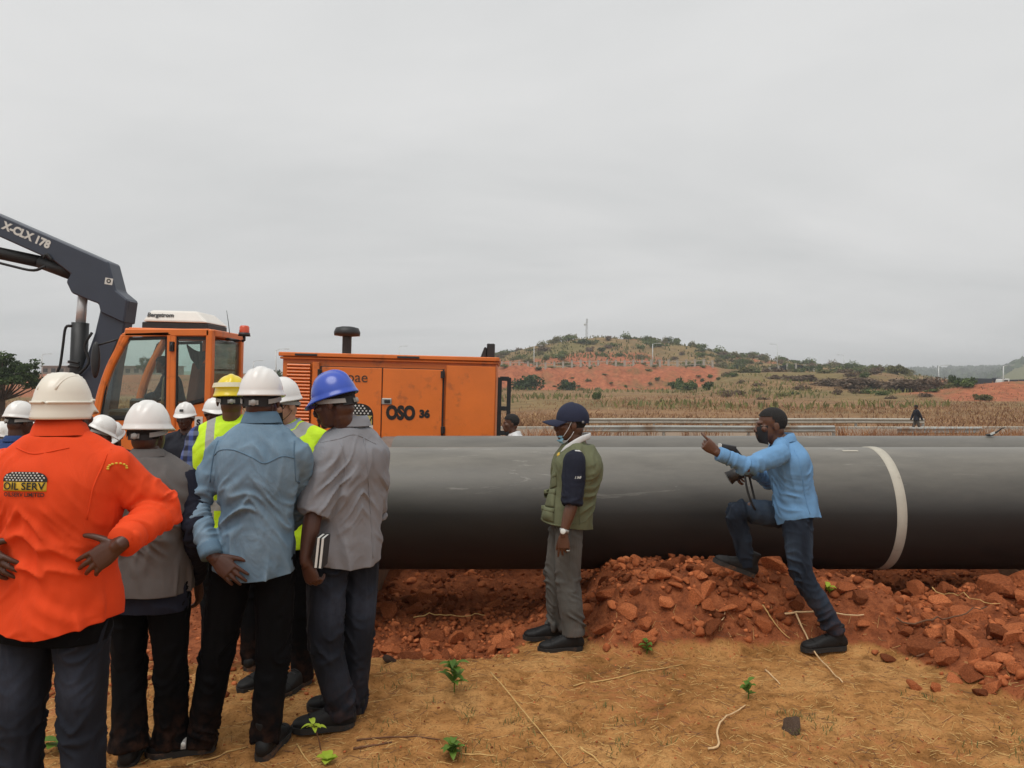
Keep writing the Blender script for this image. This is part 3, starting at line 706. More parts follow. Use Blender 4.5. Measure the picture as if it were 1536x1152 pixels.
# ------------------------------------------------------------------ steel pipes
def pipe_mat(name, dust):
    m, nt, b = nodes(name); v = _coord(nt)
    n1 = _noise(nt, 1.1, 6, .65, _coord(nt, 'Object', (.5, 1.6, 1.6)), .4); n2 = _noise(nt, 9, 5, .7, _coord(nt, 'Object', (.25, 1, 1))); n3 = _noise(nt, 60, 3, .6, v)
    base = _ramp(nt, n1.outputs[0], [(.3, S(26, 26, 26)), (.7, S(40, 40, 39))]).outputs[0]
    # pale dust on upward faces, with the sky's sheen painted into the same colour
    g = nt.nodes.new('ShaderNodeNewGeometry'); sp = nt.nodes.new('ShaderNodeSeparateXYZ'); nt.links.new(g.outputs['Normal'], sp.inputs[0])
    mr = nt.nodes.new('ShaderNodeMapRange'); mr.inputs[1].default_value = .05; mr.inputs[2].default_value = 1.0; mr.inputs[3].default_value = .01; mr.inputs[4].default_value = dust
    nt.links.new(sp.outputs[2], mr.inputs[0])
    mu = nt.nodes.new('ShaderNodeMath'); mu.operation = 'MULTIPLY'; nt.links.new(mr.outputs[0], mu.inputs[0])
    rr = _ramp(nt, n2.outputs[0], [(.2, (.55,)*3), (.75, (1,)*3)]); nt.links.new(rr.outputs[0], mu.inputs[1])
    o = _mix(nt, mu.outputs[0], base, S(168, 162, 150))
    sn = _noise(nt, 3.0, 7, .75, _coord(nt, 'Object', (.35, 2.2, 2.2)), 1.0); sr = _ramp(nt, sn.outputs[0], [(.61, (0, 0, 0)), (.70, (1, 1, 1))]); sm = nt.nodes.new('ShaderNodeMath'); sm.operation = 'MULTIPLY'; nt.links.new(sr.outputs[0], sm.inputs[0]); nt.links.new(mr.outputs[0], sm.inputs[1]); o = _mix(nt, sm.outputs[0], o, S(206, 202, 192))
    nt.links.new(o, b.inputs['Base Color'])
    ro = nt.nodes.new('ShaderNodeMapRange'); ro.inputs[3].default_value = .36; ro.inputs[4].default_value = .56; nt.links.new(n2.outputs[0], ro.inputs[0]); nt.links.new(ro.outputs[0], b.inputs['Roughness'])
    b.inputs['Specular IOR Level'].default_value = .45
    p = _bump(nt, b, n1.outputs[0], .12, .02); _bump(nt, b, n3.outputs[0], .06, .003, p)
    return m
M_PIPE = pipe_mat('black_pipe_coating', .52); M_PIPE2 = pipe_mat('darker_pipe_coating', .40); M_BARE = plain('bare_steel', S(120, 100, 88), .55, .5, var=.2, scale=10); M_BAND = plain('pale_joint_band', S(178, 172, 158), .7, var=.08, scale=10, dirt=(S(120, 108, 92), 14, .6))  # second coating has a weaker painted top sheen, so the near edge reads brighter
PR = .511
def pipe(Y, Z, x0, x1, label, mat=None):
    root = empty('steel_pipe', ((x0+x1)/2, Y, Z)); tag(root, label, 'pipe'); h = (x1-x0)/2
    mb = MB(); mb.add(lathe([(PR-.005, -h+.14), (PR, -h+.16)]+[(PR, t) for t in np.linspace(-h+.5, h-.5, 12)]+[(PR, h-.16), (PR-.005, h-.14)], 96, axis='x')); mb.build('coating', mat or M_PIPE, root, True)
    mb = MB(); ri = PR-.03
    mb.add(lathe([(ri, h), (PR-.016, h), (PR-.006, h-.02), (PR-.006, h-.15)], 64, axis='x')); mb.add(lathe([(PR-.006, -h+.15), (PR-.006, -h+.02), (PR-.016, -h), (ri, -h)], 64, axis='x'))
    mb.add(lathe([(ri, -h), (ri, h)], 64, axis='x')); mb.build('steel_wall', M_BARE, root, True)
    return root
PIPE1 = pipe(6.52, .68, -1.62, 10.4, 'thick black coated steel pipe with a pale band, the nearer of the two')
mb = MB(); bx = 3.06-(10.4-1.62)/2
mb.add(lathe([(PR, -.040), (PR+.005, -.037), (PR+.006, 0), (PR+.005, .037), (PR, .040)], 96, (bx, 0, 0), 'x')); mb.build('joint_band', M_BAND, PIPE1, True)
mb = MB(); a0 = 1.27
for k in range(2):
    a = a0-.06*k
mb.add(([((2.0 if i in (0, 3) else 2.13)-(10.4-1.62)/2+.75, -(PR+.003)*math.cos(a0+(.0 if i < 2 else .05)), (PR+.003)*math.sin(a0+(.0 if i < 2 else .05))) for i in range(4)], [(0, 1, 2, 3)]))
mb.build('paint_mark', M_BAND, PIPE1)
PIPE2 = pipe(7.96, .68, -1.35, 10.8, 'black coated steel pipe lying behind the banded one', M_PIPE2)
# timber skids and soil bags that carry the pipes
M_TIMB = plain('weathered_timber', S(120, 88, 62), .9, var=.25, scale=14, bump=.4, bscale=50)
for x in (-1.36, 4.9, 8.6):
    mb = MB(); g = min(hz(x, 6.6), hz(x, 8))-.1; zt = .68-PR-.002
    root = empty('timber_skid', (x, 7.25, g)); tag(root, {-1.36: 'squared timber stack under the open pipe ends, behind the man with the notebook', 4.9: 'squared timber stack under both pipes past the pale band', 8.6: 'squared timber stack under the far run of both pipes'}[x], 'timber', 'timber skids under the pipes')
    n = max(1, int(round((zt-g)/.2))); hh = (zt-g)/n
    for k in range(n):
        mb = MB(); mb.add(box((.012*((k*7) % 3-1), .02*((k*5) % 3-1), hh*(k+.5)), (.24, 2.5, hh-.004))); mb.build('beam', M_TIMB, root, bevel=.008)

# ------------------------------------------------------------------ lettering helper
def text_mesh(s, size, bold=0.0, extrude=.002, align='CENTER', shear=0, space=1.0):
    cu = bpy.data.curves.new('t', 'FONT'); cu.body = s; cu.size = size; cu.align_x = align; cu.align_y = 'CENTER'; cu.extrude = extrude
    cu.offset = bold; cu.shear = shear; cu.space_character = space; cu.resolution_u = 4
    o = bpy.data.objects.new('t', cu); COL.objects.link(o)
    dg = bpy.context.evaluated_depsgraph_get(); me = bpy.data.meshes.new_from_object(o.evaluated_get(dg))
    bpy.data.objects.remove(o); bpy.data.curves.remove(cu); return me
def squeeze(me, kx_, ky_): c = getco(me); setco(me, c*np.array((kx_, ky_, 1))); return me
def place_text(me, origin, xdir, updir):
    """text plane: x along xdir, y along updir"""
    x = Vector(xdir).normalized(); y = Vector(updir).normalized(); z = x.cross(y)
    co = getco(me); A = np.array([list(x), list(y), list(z)]); setco(me, co@A+np.array(origin)); return me

# ------------------------------------------------------------------ orange pipeline carrier: cab, boom, generator
M_ORNG = plain('orange_paint', S(220, 114, 38), .42, var=.08, scale=2.5, dirt=(S(146, 80, 44), 4, .57), coat=.15, bump=.03, bscale=6)
M_NAVY = plain('navy_boom_paint', S(50, 58, 72), .45, var=.1, scale=3, coat=.1, dirt=(S(92, 92, 92), 4, .68))
M_BLACKP = plain('black_paint', S(34, 35, 36), .5, var=.15, scale=8)
M_CHROME = plain('chrome_rod', S(205, 205, 205), .35, .35, var=.03)
M_LETTERW = plain('white_lettering', S(206, 206, 200), .6, var=.04)
M_LETTERK = plain('black_lettering', S(24, 22, 20), .5, var=.05)
M_LETTERF = plain('faded_lettering', S(70, 50, 34), .6, var=.3, scale=30)
M_YEL = plain('yellow_print', S(214, 176, 52), .6, var=.06); M_YELP = plain('pale_yellow_print', S(190, 176, 96), .6, var=.06)
M_ACW = plain('white_plastic', S(222, 218, 210), .45, var=.03)
M_RUBBER = plain('rubber_seal', S(28, 28, 28), .7, var=.1)
M_AMBER = plain('orange_lens', S(206, 74, 34), .25, var=.05, coat=.4)
M_SEAT = plain('brown_seat_cloth', S(120, 70, 52), .85, var=.2, scale=10); M_TAN = plain('tan_trim', S(120, 104, 80), .7, var=.1)
def glass_mat(name, tint, k=.16, rough=.03):
    m, nt, b = nodes(name); nt.nodes.remove(b)
    out = [q for q in nt.nodes if q.type == 'OUTPUT_MATERIAL'][0]
    t = nt.nodes.new('ShaderNodeBsdfTransparent'); t.inputs[0].default_value = tuple(tint)+(1,)
    g = nt.nodes.new('ShaderNodeBsdfGlossy'); g.inputs['Roughness'].default_value = rough
    lw = nt.nodes.new('ShaderNodeLayerWeight'); lw.inputs[0].default_value = .5; pw = nt.nodes.new('ShaderNodeMath'); pw.operation = 'POWER'; pw.inputs[1].default_value = 4.0; nt.links.new(lw.outputs['Facing'], pw.inputs[0]); fr = nt.nodes.new('ShaderNodeMath'); fr.operation = 'MULTIPLY_ADD'; fr.inputs[1].default_value = .6; fr.inputs[2].default_value = .035; nt.links.new(pw.outputs[0], fr.inputs[0])
    d = nt.nodes.new('ShaderNodeBsdfDiffuse'); d.inputs[0].default_value = (.35, .33, .28, 1)
    n = _noise(nt, 5, 5, .7, _coord(nt)); rr = _ramp(nt, n.outputs[0], [(.4, (.02,)*3), (.75, (k,)*3)])
    m1 = nt.nodes.new('ShaderNodeMixShader'); nt.links.new(rr.outputs[0], m1.inputs[0]); nt.links.new(t.outputs[0], m1.inputs[1]); nt.links.new(d.outputs[0], m1.inputs[2])
    m2 = nt.nodes.new('ShaderNodeMixShader'); nt.links.new(fr.outputs[0], m2.inputs[0]); nt.links.new(m1.outputs[0], m2.inputs[1]); nt.links.new(g.outputs[0], m2.inputs[2])
    nt.links.new(m2.outputs[0], out.inputs[0]); return m
M_GLASS = glass_mat('green_tinted_glass', (.87, .94, .91), .05); M_GLASSD = glass_mat('dusty_dark_glass', (.5, .51, .48), .35)

MY = 10.4
CR = empty('pipeline_carrier', (-2.6, 11.3, hz(-2.6, 11.3)), (0, R_(1.5), 0))
tag(CR, 'orange tracked carrier with glazed cab, folded navy crane boom and generator housing', 'crane carrier')
CRI = (Matrix.Translation(CR.location) @ Matrix.Rotation(R_(1.5), 4, 'Y')).inverted()
def K(px, py, d=MY): return CRI @ W(px, py, d)
def kx(px, py, d=MY): q = K(px, py, d); return (q.x, q.z)
def ky(d): return d-11.3
def carrier():
    y0 = ky(MY)
    # undercarriage: two tracks and a deck
    for s, yy in ((-1, y0+.35), (1, y0+2.3)):
        t = MB(); R = .42; L0, L1 = -3.3, 2.4; n = 14
        prof = [(L0+R*math.cos(a), R+R*math.sin(a)) for a in np.linspace(math.pi/2, 3*math.pi/2, n)]+[(L1+R*math.cos(a), R+R*math.sin(a)) for a in np.linspace(-math.pi/2, math.pi/2, n)]
        t.add(prism(prof, yy-.26, yy+.26)); tr = t.build('track', M_RUBBER, CR)
        for k in range(7):
            w = MB(); w.add(lathe([(0, -.3), (.16, -.3), (.27, -.28), (.27, .28), (.16, .3), (0, .3)], 20, (L0+(L1-L0)*k/6, yy, .40), 'y')); w.build('roller', M_BLACKP, tr, True)
    d = MB(); d.add(box((-.4, y0+1.35, .72), (6.2, 2.6, .2))); d.add(box((-.4, y0+1.35, .52), (5.0, 1.3, .3))); d.build('deck', M_BLACKP, CR, bevel=.02)
    # ---- generator housing
    xl, zt = kx(422, 533); xr, _ = kx(746, 541); zb = .84; yb = y0+1.35
    h = MB(); h.add(box(((xl+xr)/2, (y0+yb)/2+.02, (zb+zt)/2), (xr-xl-.02, yb-y0-.04, zt-zb))); H = h.build('generator_housing', M_ORNG, CR, bevel=.012)
    r = MB(); r.add(box(((xl+xr)/2, (y0+yb)/2, zt+.02), (xr-xl+.06, yb-y0+.07, .055))); r.add(box(((xl+xr)/2, (y0+yb)/2, zt-.03), (xr-xl+.03, yb-y0+.03, .03))); r.build('roof_lid', M_ORNG, H, bevel=.008)
    for px in (452, 605):
        c = K(px+8, 538); q = MB(); q.add(box((c.x, y0-.03, zt+.015), (.30, .03, .03))); q.build('lifting_rail', M_BLACKP, H, bevel=.004)
    def panel(pa, pb, za, zb_, name):
        xa = kx(pa, 560)[0]; xb = kx(pb, 560)[0]; q = MB()
        q.add(box(((xa+xb)/2, y0-.008, (za+zb_)/2), (xb-xa-.014, .022, zb_-za))); return q.build(name, M_ORNG, H, bevel=.006), xa, xb
    z0, z1 = zb+.05, zt-.14
    for a, b in ((482, 574), (574, 665)): panel(a, b, z0, z1, 'door')
    sh = MB(); xa, xb = kx(480.5, 560)[0], kx(666.5, 560)[0]; sh.add(box(((xa+xb)/2, y0-.001, (z0+z1)/2), (xb-xa, .006, z1-z0+.02))); sh.build('door_gap', M_RUBBER, H)
    q, _, _ = panel(669, 744, z0, z1+.06, 'side_panel'); q, _, _ = panel(468, 480, z0, z1+.06, 'corner_panel')
    xa, xb = kx(431, 560)[0], kx(466, 560)[0]
    fr = MB(); fr.add(box(((xa+xb)/2, y0-.001, (z0+z1+.04)/2), (xb-xa, .01, z1+.04-z0))); fr.build('vent_recess', M_RUBBER, H)
    zz = z0+.03
    first = None
    while zz < z1+.03:
        if first is None:
            m_ = MB(); m_.add(box((0, 0, 0), (xb-xa, .035, .028), Matrix.Rotation(R_(-38), 3, 'X'))); first = m_.build('louvre', M_ORNG, H, bevel=.003)
            first.location = ((xa+xb)/2, y0-.016, zz)
        else:
            o = first.copy(); COL.objects.link(o); o.parent = H; o.location = ((xa+xb)/2, y0-.016, zz)
        zz += .0455
    for px, py in ((480.5, 559), (664.5, 562), (664.5, 645)):
        c = K(px, py); m_ = MB(); m_.add(box((c.x, y0-.03, c.z), (.055, .03, .095))); m_.add(tube([(c.x, y0-.05, c.z-.05), (c.x, y0-.05, c.z+.05)], [.014, .014], n=8, m=1)); m_.build('hinge', M_BLACKP, H, bevel=.004)
    c = K(580.5, 602); m_ = MB(); m_.add(box((c.x, y0-.028, c.z), (.135, .02, .085))); hd = m_.build('latch', M_GALV, H, bevel=.008)
    m_ = MB(); m_.add(box((c.x+.01, y0-.042, c.z), (.08, .014, .045))); m_.build('latch_handle', M_BLACKP, H, bevel=.004)
    # lettering
    a = K(599, 620); link('lettering', place_text(squeeze(text_mesh('OSO', .215, .0135), .86, 1.15), (a.x+.02, y0-.022, a.z), (1, 0, 0), (0, 0, 1)), M_LETTERK, H, False)
    a = K(637, 620); link('lettering', place_text(text_mesh('36', .14, .009), (a.x, y0-.022, a.z-.012), (1, 0, 0), (0, 0, 1)), M_LETTERK, H, False)
    a = K(523, 566); link('faded_lettering', place_text(text_mesh('Cnoae', .20, .000), (a.x, y0-.022, a.z), (1, 0, 0), (0, 0, 1)), M_LETTERF, H, False)
    # logo decal: black dotted arch, pale name panel
    a = K(530, 640); lw = .54
    arch = [(-lw/2, 0)]+[(-lw/2*math.cos(t)**.6 if math.cos(t) > 0 else lw/2*abs(math.cos(t))**.6, .12+.17*math.sin(t)) for t in np.linspace(.02, math.pi-.02, 18)]+[(lw/2, 0)]
    zb2 = a.z+.03
    m_ = MB(); m_.add(prism([(a.x+x, zb2+z) for x, z in arch], y0-.022, y0-.0195)); lg = m_.build('logo', M_LETTERK, H)
    m_ = MB(); m_.add(box((a.x, y0-.0235, zb2+.06), (lw-.03, .003, .13))); m_.build('logo_panel', M_YELP, H)
    m_ = MB(); m_.add(box((a.x, y0-.0225, zb2-.045), (lw, .003, .085))); m_.build('logo_strip', M_LETTERW, H)
    link('lettering', place_text(text_mesh('OIL SERV', .128, .002), (a.x, y0-.0275, zb2+.06), (1, 0, 0), (0, 0, 1)), M_LETTERK, H, False)
    link('lettering', place_text(text_mesh('OILSERV LIMITED', .058, .003), (a.x, y0-.027, zb2-.035), (1, 0, 0), (0, 0, 1)), M_LETTERK, H, False)
    m_ = MB()
    for rr_ in range(4):
        for k in range(-5, 6):
            x = (k+.5*(rr_ % 2))*.05; z = .155+rr_*.034
            if (abs(x)/(lw/2-.02))**2+((z-.12)/.165)**2 < 1: m_.add(lathe([(0, -.003), (.0125, -.003), (.0125, 0)], 8, (a.x+x, y0-.0215, zb2+z), 'y'))
    m_.build('logo_dots', M_LETTERW, H)
    # exhaust with rain cap, small stack, steel ladder frame
    c = K(520, 530, MY+.5); m_ = MB(); m_.add(lathe([(.065, zt), (.065, c.z+.27)], 20, (c.x, ky(MY+.5), 0))); m_.add(lathe([(.09, c.z+.24), (.18, c.z+.25), (.185, c.z+.30), (.16, c.z+.36), (.08, c.z+.38), (0, c.z+.38)], 24, (c.x, ky(MY+.5), 0)))
    m_.add(lathe([(0, c.z+.245), (.09, c.z+.24)], 24, (c.x, ky(MY+.5), 0))); m_.build('air_intake', M_BLACKP, H, True)
    c = K(734, 533, MY+.4); m_ = MB(); m_.add(box((c.x+.02, ky(MY+.4), zt+.12), (.11, .2, .26))); m_.add(prism([(c.x-.13, zt+.03), (c.x-.04, zt+.03), (c.x-.04, zt+.2), (c.x-.07, zt+.2)], ky(MY+.3), ky(MY+.5))); m_.build('exhaust_stack', M_BLACKP, H, bevel=.01)
    m_ = MB(); xa = kx(749, 600)[0]; xb = kx(763, 600)[0]
    za = kx(749, 566)[1]
    for x in (xa, xb): m_.add(box((x, y0+.1, (za+.8)/2), (.055, .06, za-.8)))
    for py in (568, 613, 650): z = kx(756, py)[1]; m_.add(box(((xa+xb)/2, y0+.101, z), (xb-xa, .05, .06)))
    m_.build('ladder', M_DSTEEL, CR, bevel=.004)
    # ---- cab
    cab = empty('cab', (0, 0, 0)); cab.parent = CR
    y1 = y0+1.12
    def P(px, py, y=None): q = K(px, py); return Vector((q.x, y0 if y is None else y, q.z))
    fl_zb = .9
    # outline of the cab side: roof rear, roof front, windscreen foot, floor
    A = P(192, 497); B = P(316, 499); C_ = P(146, 622); D = Vector((P(143, 650).x, y0, P(143, 690).z)); E = Vector((B.x, y0, D.z)); G1 = P(262, 612); G2 = P(316, 600)
    for nm, yy in (('near', y0), ('far', y1)):
        m_ = MB(); f = lambda v: Vector((v.x, yy, v.z))
        m_.add(tube([f(A)+Vector((.02, 0, -.02)), f(A)*.5+f(C_)*.5+Vector((-.05, 0, .02)), f(C_), f(D)], [.055]*4, ref=(0, 1, 0), n=8, m=5, sq=4))
        m_.add(bar(f(A)+Vector((-.02, 0, -.02)), f(B), .11, .10)); m_.add(bar(f(B)+Vector((0, 0, .04)), f(E), .11, .09)); m_.add(bar(f(D), f(E), .10, .12))
        m_.add(bar(Vector((P(261, 500).x, yy, A.z)), Vector((P(259, 640).x, yy, D.z)), .10, .10))
        m_.build('frame', M_ORNG, cab, bevel=.012)
    m_ = MB()
    for v in (A, B, D, E):
        xx = MB(); xx.add(bar(Vector((v.x, y0, v.z)), Vector((v.x, y1, v.z)), .09, .09)); xx.build('cross_member', M_ORNG, cab, bevel=.01)
    m_.add(box(((A.x+B.x)/2, (y0+y1)/2, A.z+.03), (B.x-A.x, y1-y0, .05))); m_.build('roof', M_ORNG, cab, bevel=.012)
    # lower panels
    g = lambda v, dz=0: (v.x, v.z+dz)
    m_ = MB(); xb_ = P(259, 640).x
    m_.add(prism([(xb_, D.z), (B.x, D.z), g(G2, -.02), (xb_, G1.z-.02)], y0-.02, y0+.02)); m_.add(prism([(D.x, D.z), (xb_, D.z), (xb_, P(250, 630).z), (C_.x+.02, P(150, 631).z)], y0-.02, y0+.02))
    m_.add(box((xb_*.5+B.x*.5, y1, D.z+.35), (B.x-xb_, .04, .7))); m_.add(box((B.x, (y0+y1)/2, D.z+.3), (.04, y1-y0, .6)))
    m_.build('side_panel', M_ORNG, cab, bevel=.006)
    def pane(pts, y, mat, name='window', seal=.022, off=.0):
        n = len(pts); c = [sum(p[0] for p in pts)/n, sum(p[1] for p in pts)/n]
        m_ = MB(); m_.add(prism(pts, y-.004, y+.004)); o = m_.build(name, mat, cab)
        s = MB()
        for i in range(n): a, b = pts[i], pts[(i+1) % n]; s.add(bar((a[0], y-.006, a[1]), (b[0], y-.006, b[1]), .02, seal*2, (0, 0, 1)))
        s.build('seal', M_RUBBER, o); return o
    gl = [P(180, 509), P(252, 507), P(250, 624), P(152, 626), P(158, 585), P(168, 540)]
    pane([(v.x, v.z) for v in gl], y0-.02, M_GLASS, 'door_glass'); pane([(v.x, v.z) for v in gl], y1+.02, M_GLASS, 'far_door_glass')
    gl = [P(266, 506), P(312, 508), P(311, 598), P(265, 610)]
    pane([(v.x, v.z) for v in gl], y0-.02, M_GLASS); pane([(v.x, v.z) for v in gl], y1+.02, M_GLASS)
    # windscreen and rear pane
    m_ = MB(); m_.add(([(A.x-.02, y0+.06, A.z-.06), (A.x-.02, y1-.06, A.z-.06), (C_.x, y1-.06, C_.z), (C_.x, y0+.06, C_.z)], [(0, 1, 2, 3)])); m_.build('windscreen', M_GLASS, cab)
    m_ = MB(); m_.add(box((B.x+.01, (y0+y1)/2, (B.z+D.z+.6)/2-.03), (.012, y1-y0-.1, B.z-D.z-.7))); m_.build('rear_glass', M_GLASSD, cab)
    # door frame and handles
    m_ = MB(); df = [P(186, 503), P(256, 501), P(254, 632), P(148, 632)]
    m_.add(bar(df[0]+Vector((0, -.03, 0)), df[1]+Vector((0, -.03, 0)), .05, .05)); m_.add(bar(df[1]+Vector((0, -.03, 0)), df[2]+Vector((0, -.03, 0)), .05, .05))
    m_.add(tube([df[0]+Vector((0, -.03, 0)), df[0]*.5+df[3]*.5+Vector((-.05, -.03, .02)), df[3]+Vector((0, -.03, 0))], [.026]*3, n=6, m=4, sq=4)); m_.build('door_frame', M_ORNG, cab, bevel=.006)
    m_ = MB(); q = P(257, 520); m_.add(box((q.x+.04, y0-.07, q.z), (.05, .05, .13))); m_.add(tube([(q.x+.05, y0-.08, q.z+.06), (q.x+.04, y0-.1, q.z), (q.x+.05, y0-.08, q.z-.06)], [.012]*3, n=6, m=3)); m_.build('door_hinge', M_BLACKP, cab)
    m_ = MB(); a = P(244, 568, y0+.05); b = P(241, 605, y0+.05); m_.add(tube([a+Vector((.05, 0, 0)), a, b, b+Vector((.05, 0, 0))], [.018]*4, n=8, m=3)); m_.build('grab_handle', M_TAN, cab, True)
    # interior: seat, console, dark sun cloth
    m_ = MB(); s = P(270, 572); m_.add(box((s.x+.05, y0+.55, s.z-.05), (.14, .5, .62), Matrix.Rotation(R_(8), 3, 'Y'))); m_.add(box((s.x-.2, y0+.55, s.z-.36), (.5, .5, .14))); m_.build('seat', M_SEAT, cab, bevel=.03, seg=2)
    m_ = MB(); s = P(205, 610); m_.add(box((s.x, y0+.75, s.z-.05), (.75, .45, .28))); m_.add(box((s.x-.2, y0+.55, s.z-.3), (.5, .9, .5))); m_.build('console', M_BLACKP, cab, bevel=.03)
    m_ = MB(); n = 12; pts = []; a = P(268, 514, y0+.25); b = P(311, 516, y0+.25)
    v = []; f = []
    for i in range(n+1):
        t = i/n; dz = [0, .12, .26, .33][0]+.30*math.sin(math.pi*min(1, t*1.15))+.03*math.sin(t*17)
        p = a.lerp(b, t); p2 = p+Vector((0, .02*math.sin(t*20), -.03-dz)); p1 = p+Vector((0, 0, -.10*math.sin(math.pi*t)))
        v += [tuple(p1), tuple(p2)]
        if i: f.append((2*i-2, 2*i-1, 2*i+1, 2*i))
    m_.add((v, f)); m_.build('sun_cloth', M_BLACKP, cab)
    m_ = MB(); zz = P(290, 553).z; m_.add(bar((P(266, 553).x, y1+.01, zz), (P(312, 553).x, y1+.01, zz), .03, .03)); m_.build('slide_rail', M_BLACKP, cab)
    # roof unit, beacon, aerial, mirror
    a = P(205, 494); b = P(305, 494); m_ = MB(); zr = A.z+.055
    m_.add(box(((a.x+b.x)/2, y0+.5, zr+.045), (b.x-a.x, .72, .09))); m_.build('air_con_base', M_BLACKP, cab, bevel=.01)
    c = (a.x+b.x)/2; hw = (b.x-a.x)/2; zt2 = zr+.26; zb3 = zr+.095
    v = [(c-hw*.98, y0+.12, zb3), (c+hw*1.02, y0+.12, zb3), (c+hw*1.02, y0+.9, zb3), (c-hw*.98, y0+.9, zb3), (c-hw*.80, y0+.2, zt2), (c+hw*.62, y0+.2, zt2), (c+hw*.62, y0+.82, zt2), (c-hw*.80, y0+.82, zt2)]
    m_.__init__(); m_.add((v, [(3, 2, 1, 0), (4, 5, 6, 7), (0, 1, 5, 4), (1, 2, 6, 5), (2, 3, 7, 6), (3, 0, 4, 7)])); ac = m_.build('air_con', M_ACW, cab, bevel=.03, seg=2)
    up = Vector((0, .08, .17)).normalized(); link('lettering', place_text(text_mesh('Bergstrom', .085, .003, .001), (c-hw*.45, y0+.155, zb3+.095), (1, 0, 0), up), M_LETTERK, ac, False)
    q = P(347, 503, y0+.55); m_ = MB(); m_.add(tube([(B.x+.02, y0+.5, q.z-.02), (q.x-.02, y0+.5, q.z-.05), (q.x, y0+.5, q.z+.02)], [.02]*3, n=8, m=3)); m_.add(lathe([(0, 0), (.085, 0), (.075, .05), (0, .05)], 16, (q.x, y0+.5, q.z+.02))); bc = m_.build('beacon_bracket', M_BLACKP, cab, True)
    m_ = MB(); m_.add(lathe([(.07, .05), (.068, .13), (.05, .15), (0, .152)], 16, (q.x, y0+.5, q.z+.02))); m_.build('beacon', M_AMBER, bc, True)
    a = P(328, 497, y0+.4); m_ = MB(); m_.add(tube([a, a+Vector((-.02, 0, .15)), a+Vector((-.05, 0, .32))], [.006, .005, .003], n=5, m=2)); m_.build('aerial', M_BLACKP, cab)
    a = P(147, 540, y0-.05); m_ = MB(); m_.add(ellip((a.x, y0-.06, a.z), (.06, .05, .25))); m_.add(tube([(a.x+.02, y0-.05, a.z+.2), (A.x-.1, y0, A.z-.1)], [.014, .014], n=6, m=1)); m_.build('mirror', M_BLACKP, cab, True)
    q = P(158, 640); m_ = MB(); m_.add(lathe([(0, -.05), (.13, -.04), (.14, 0), (.11, .05)], 16, (q.x, y0-.06, q.z+.02), 'y')); m_.build('work_light', M_BLACKP, cab, True)
    q = P(299, 634); m_ = MB(); m_.add(box((q.x, y0-.024, q.z), (.11, .004, .17))); m_.build('notice_plate', M_LETTERW, cab)
    link('lettering', place_text(text_mesh('S', .11, .006, .001), (q.x, y0-.029, q.z), (1, 0, 0), (0, 0, 1)), M_LETTERK, cab, False)
    # ---- boom, folded forward over the cab's nose
    yb0 = ky(11.75); bd = 11.9
    def bp(px, py): q = K(px, py, bd); return (q.x, q.z)
    up_ = [(-150, 258), (0, 321), (170, 395), (181, 437), (198, 451), (193, 486), (158, 470), (155, 457), (136, 450), (115, 441), (107, 424), (114, 413), (89, 394), (0, 354), (-150, 300)]
    m_ = MB(); m_.add(prism([bp(*p) for p in up_], yb0, yb0+.36)); bm_ = m_.build('boom', M_NAVY, CR, bevel=.02)
    lo = [(157, 452), (199, 451), (190, 496), (180, 545), (172, 600), (165, 650), (130, 690), (98, 690), (104, 620), (122, 570), (147, 500), (154, 470)]
    m_ = MB(); m_.add(prism([bp(*p) for p in lo], yb0+.05, yb0+.31)); m_.build('lower_boom', M_NAVY, CR, bevel=.02)
    dirv = Vector((bp(170, 395)[0]-bp(0, 321)[0], 0, bp(170, 395)[1]-bp(0, 321)[1])).normalized(); upv = Vector((-dirv.z, 0, dirv.x))
    c = bp(49, 356); t = text_mesh('X-CLX 178', .165, .008, .001); link('lettering', place_text(t, (c[0], yb0-.004, c[1]), dirv, upv), M_LETTERW, bm_, False)
    c = bp(171, 424); m_ = MB(); m_.add(box((c[0], yb0-.003, c[1]), (.12, .004, .10), Matrix.Rotation(R_(8), 3, 'Y'))); st = m_.build('sticker', M_LETTERW, bm_)
    m_ = MB(); m_.add(lathe([(.018, -.004), (.034, -.004), (.034, 0), (.018, 0)], 14, (c[0], yb0-.004, c[1]+.005), 'y')); m_.build('sticker_mark', M_LETTERK, bm_)
    def cyl(p0, p1, r, mat, name, y=yb0+.18): 
        a = bp(*p0); b = bp(*p1); m_ = MB(); m_.add(tube([(a[0], y, a[1]), (b[0], y, b[1])], [r, r], n=18, m=1)); return m_.build(name, mat, CR, True)
    c1 = cyl((119, 484), (112, 640), .125, M_BLACKP, 'lift_cylinder'); cyl((123, 440), (119, 488), .072, M_CHROME, 'lift_rod')
    cyl((-150, 348), (62, 393), .095, M_BLACKP, 'arm_cylinder'); cyl((60, 392), (113, 412), .11, M_BLACKP, 'cylinder_head')
    m_ = MB()
    for pts in ([(117, 490), (108, 493), (104, 520), (100, 548), (96, 560), (99, 590)], [(147, 500), (136, 520), (142, 545), (118, 570)], [(78, 402), (60, 408), (30, 402), (-10, 391), (-60, 372)], [(75, 390), (80, 384), (88, 393)], [(128, 545), (118, 543), (112, 543)], [(128, 551), (119, 550), (112, 550)], [(110, 560), (98, 575), (100, 620)]):
        m_ = MB(); m_.add(tube([(bp(*p)[0], yb0-.02, bp(*p)[1]) for p in pts], [.022]*len(pts), n=6, m=4)); m_.build('hydraulic_hose', M_RUBBER, CR, True)
    m_ = MB(); e = bp(-140, 285); m_.add(prism([bp(-172, 262), bp(-140, 268), bp(-140, 300), bp(-165, 420), bp(-190, 420)], yb0+.08, yb0+.28)); m_.build('arm_tip', M_NAVY, CR, bevel=.02)
carrier()

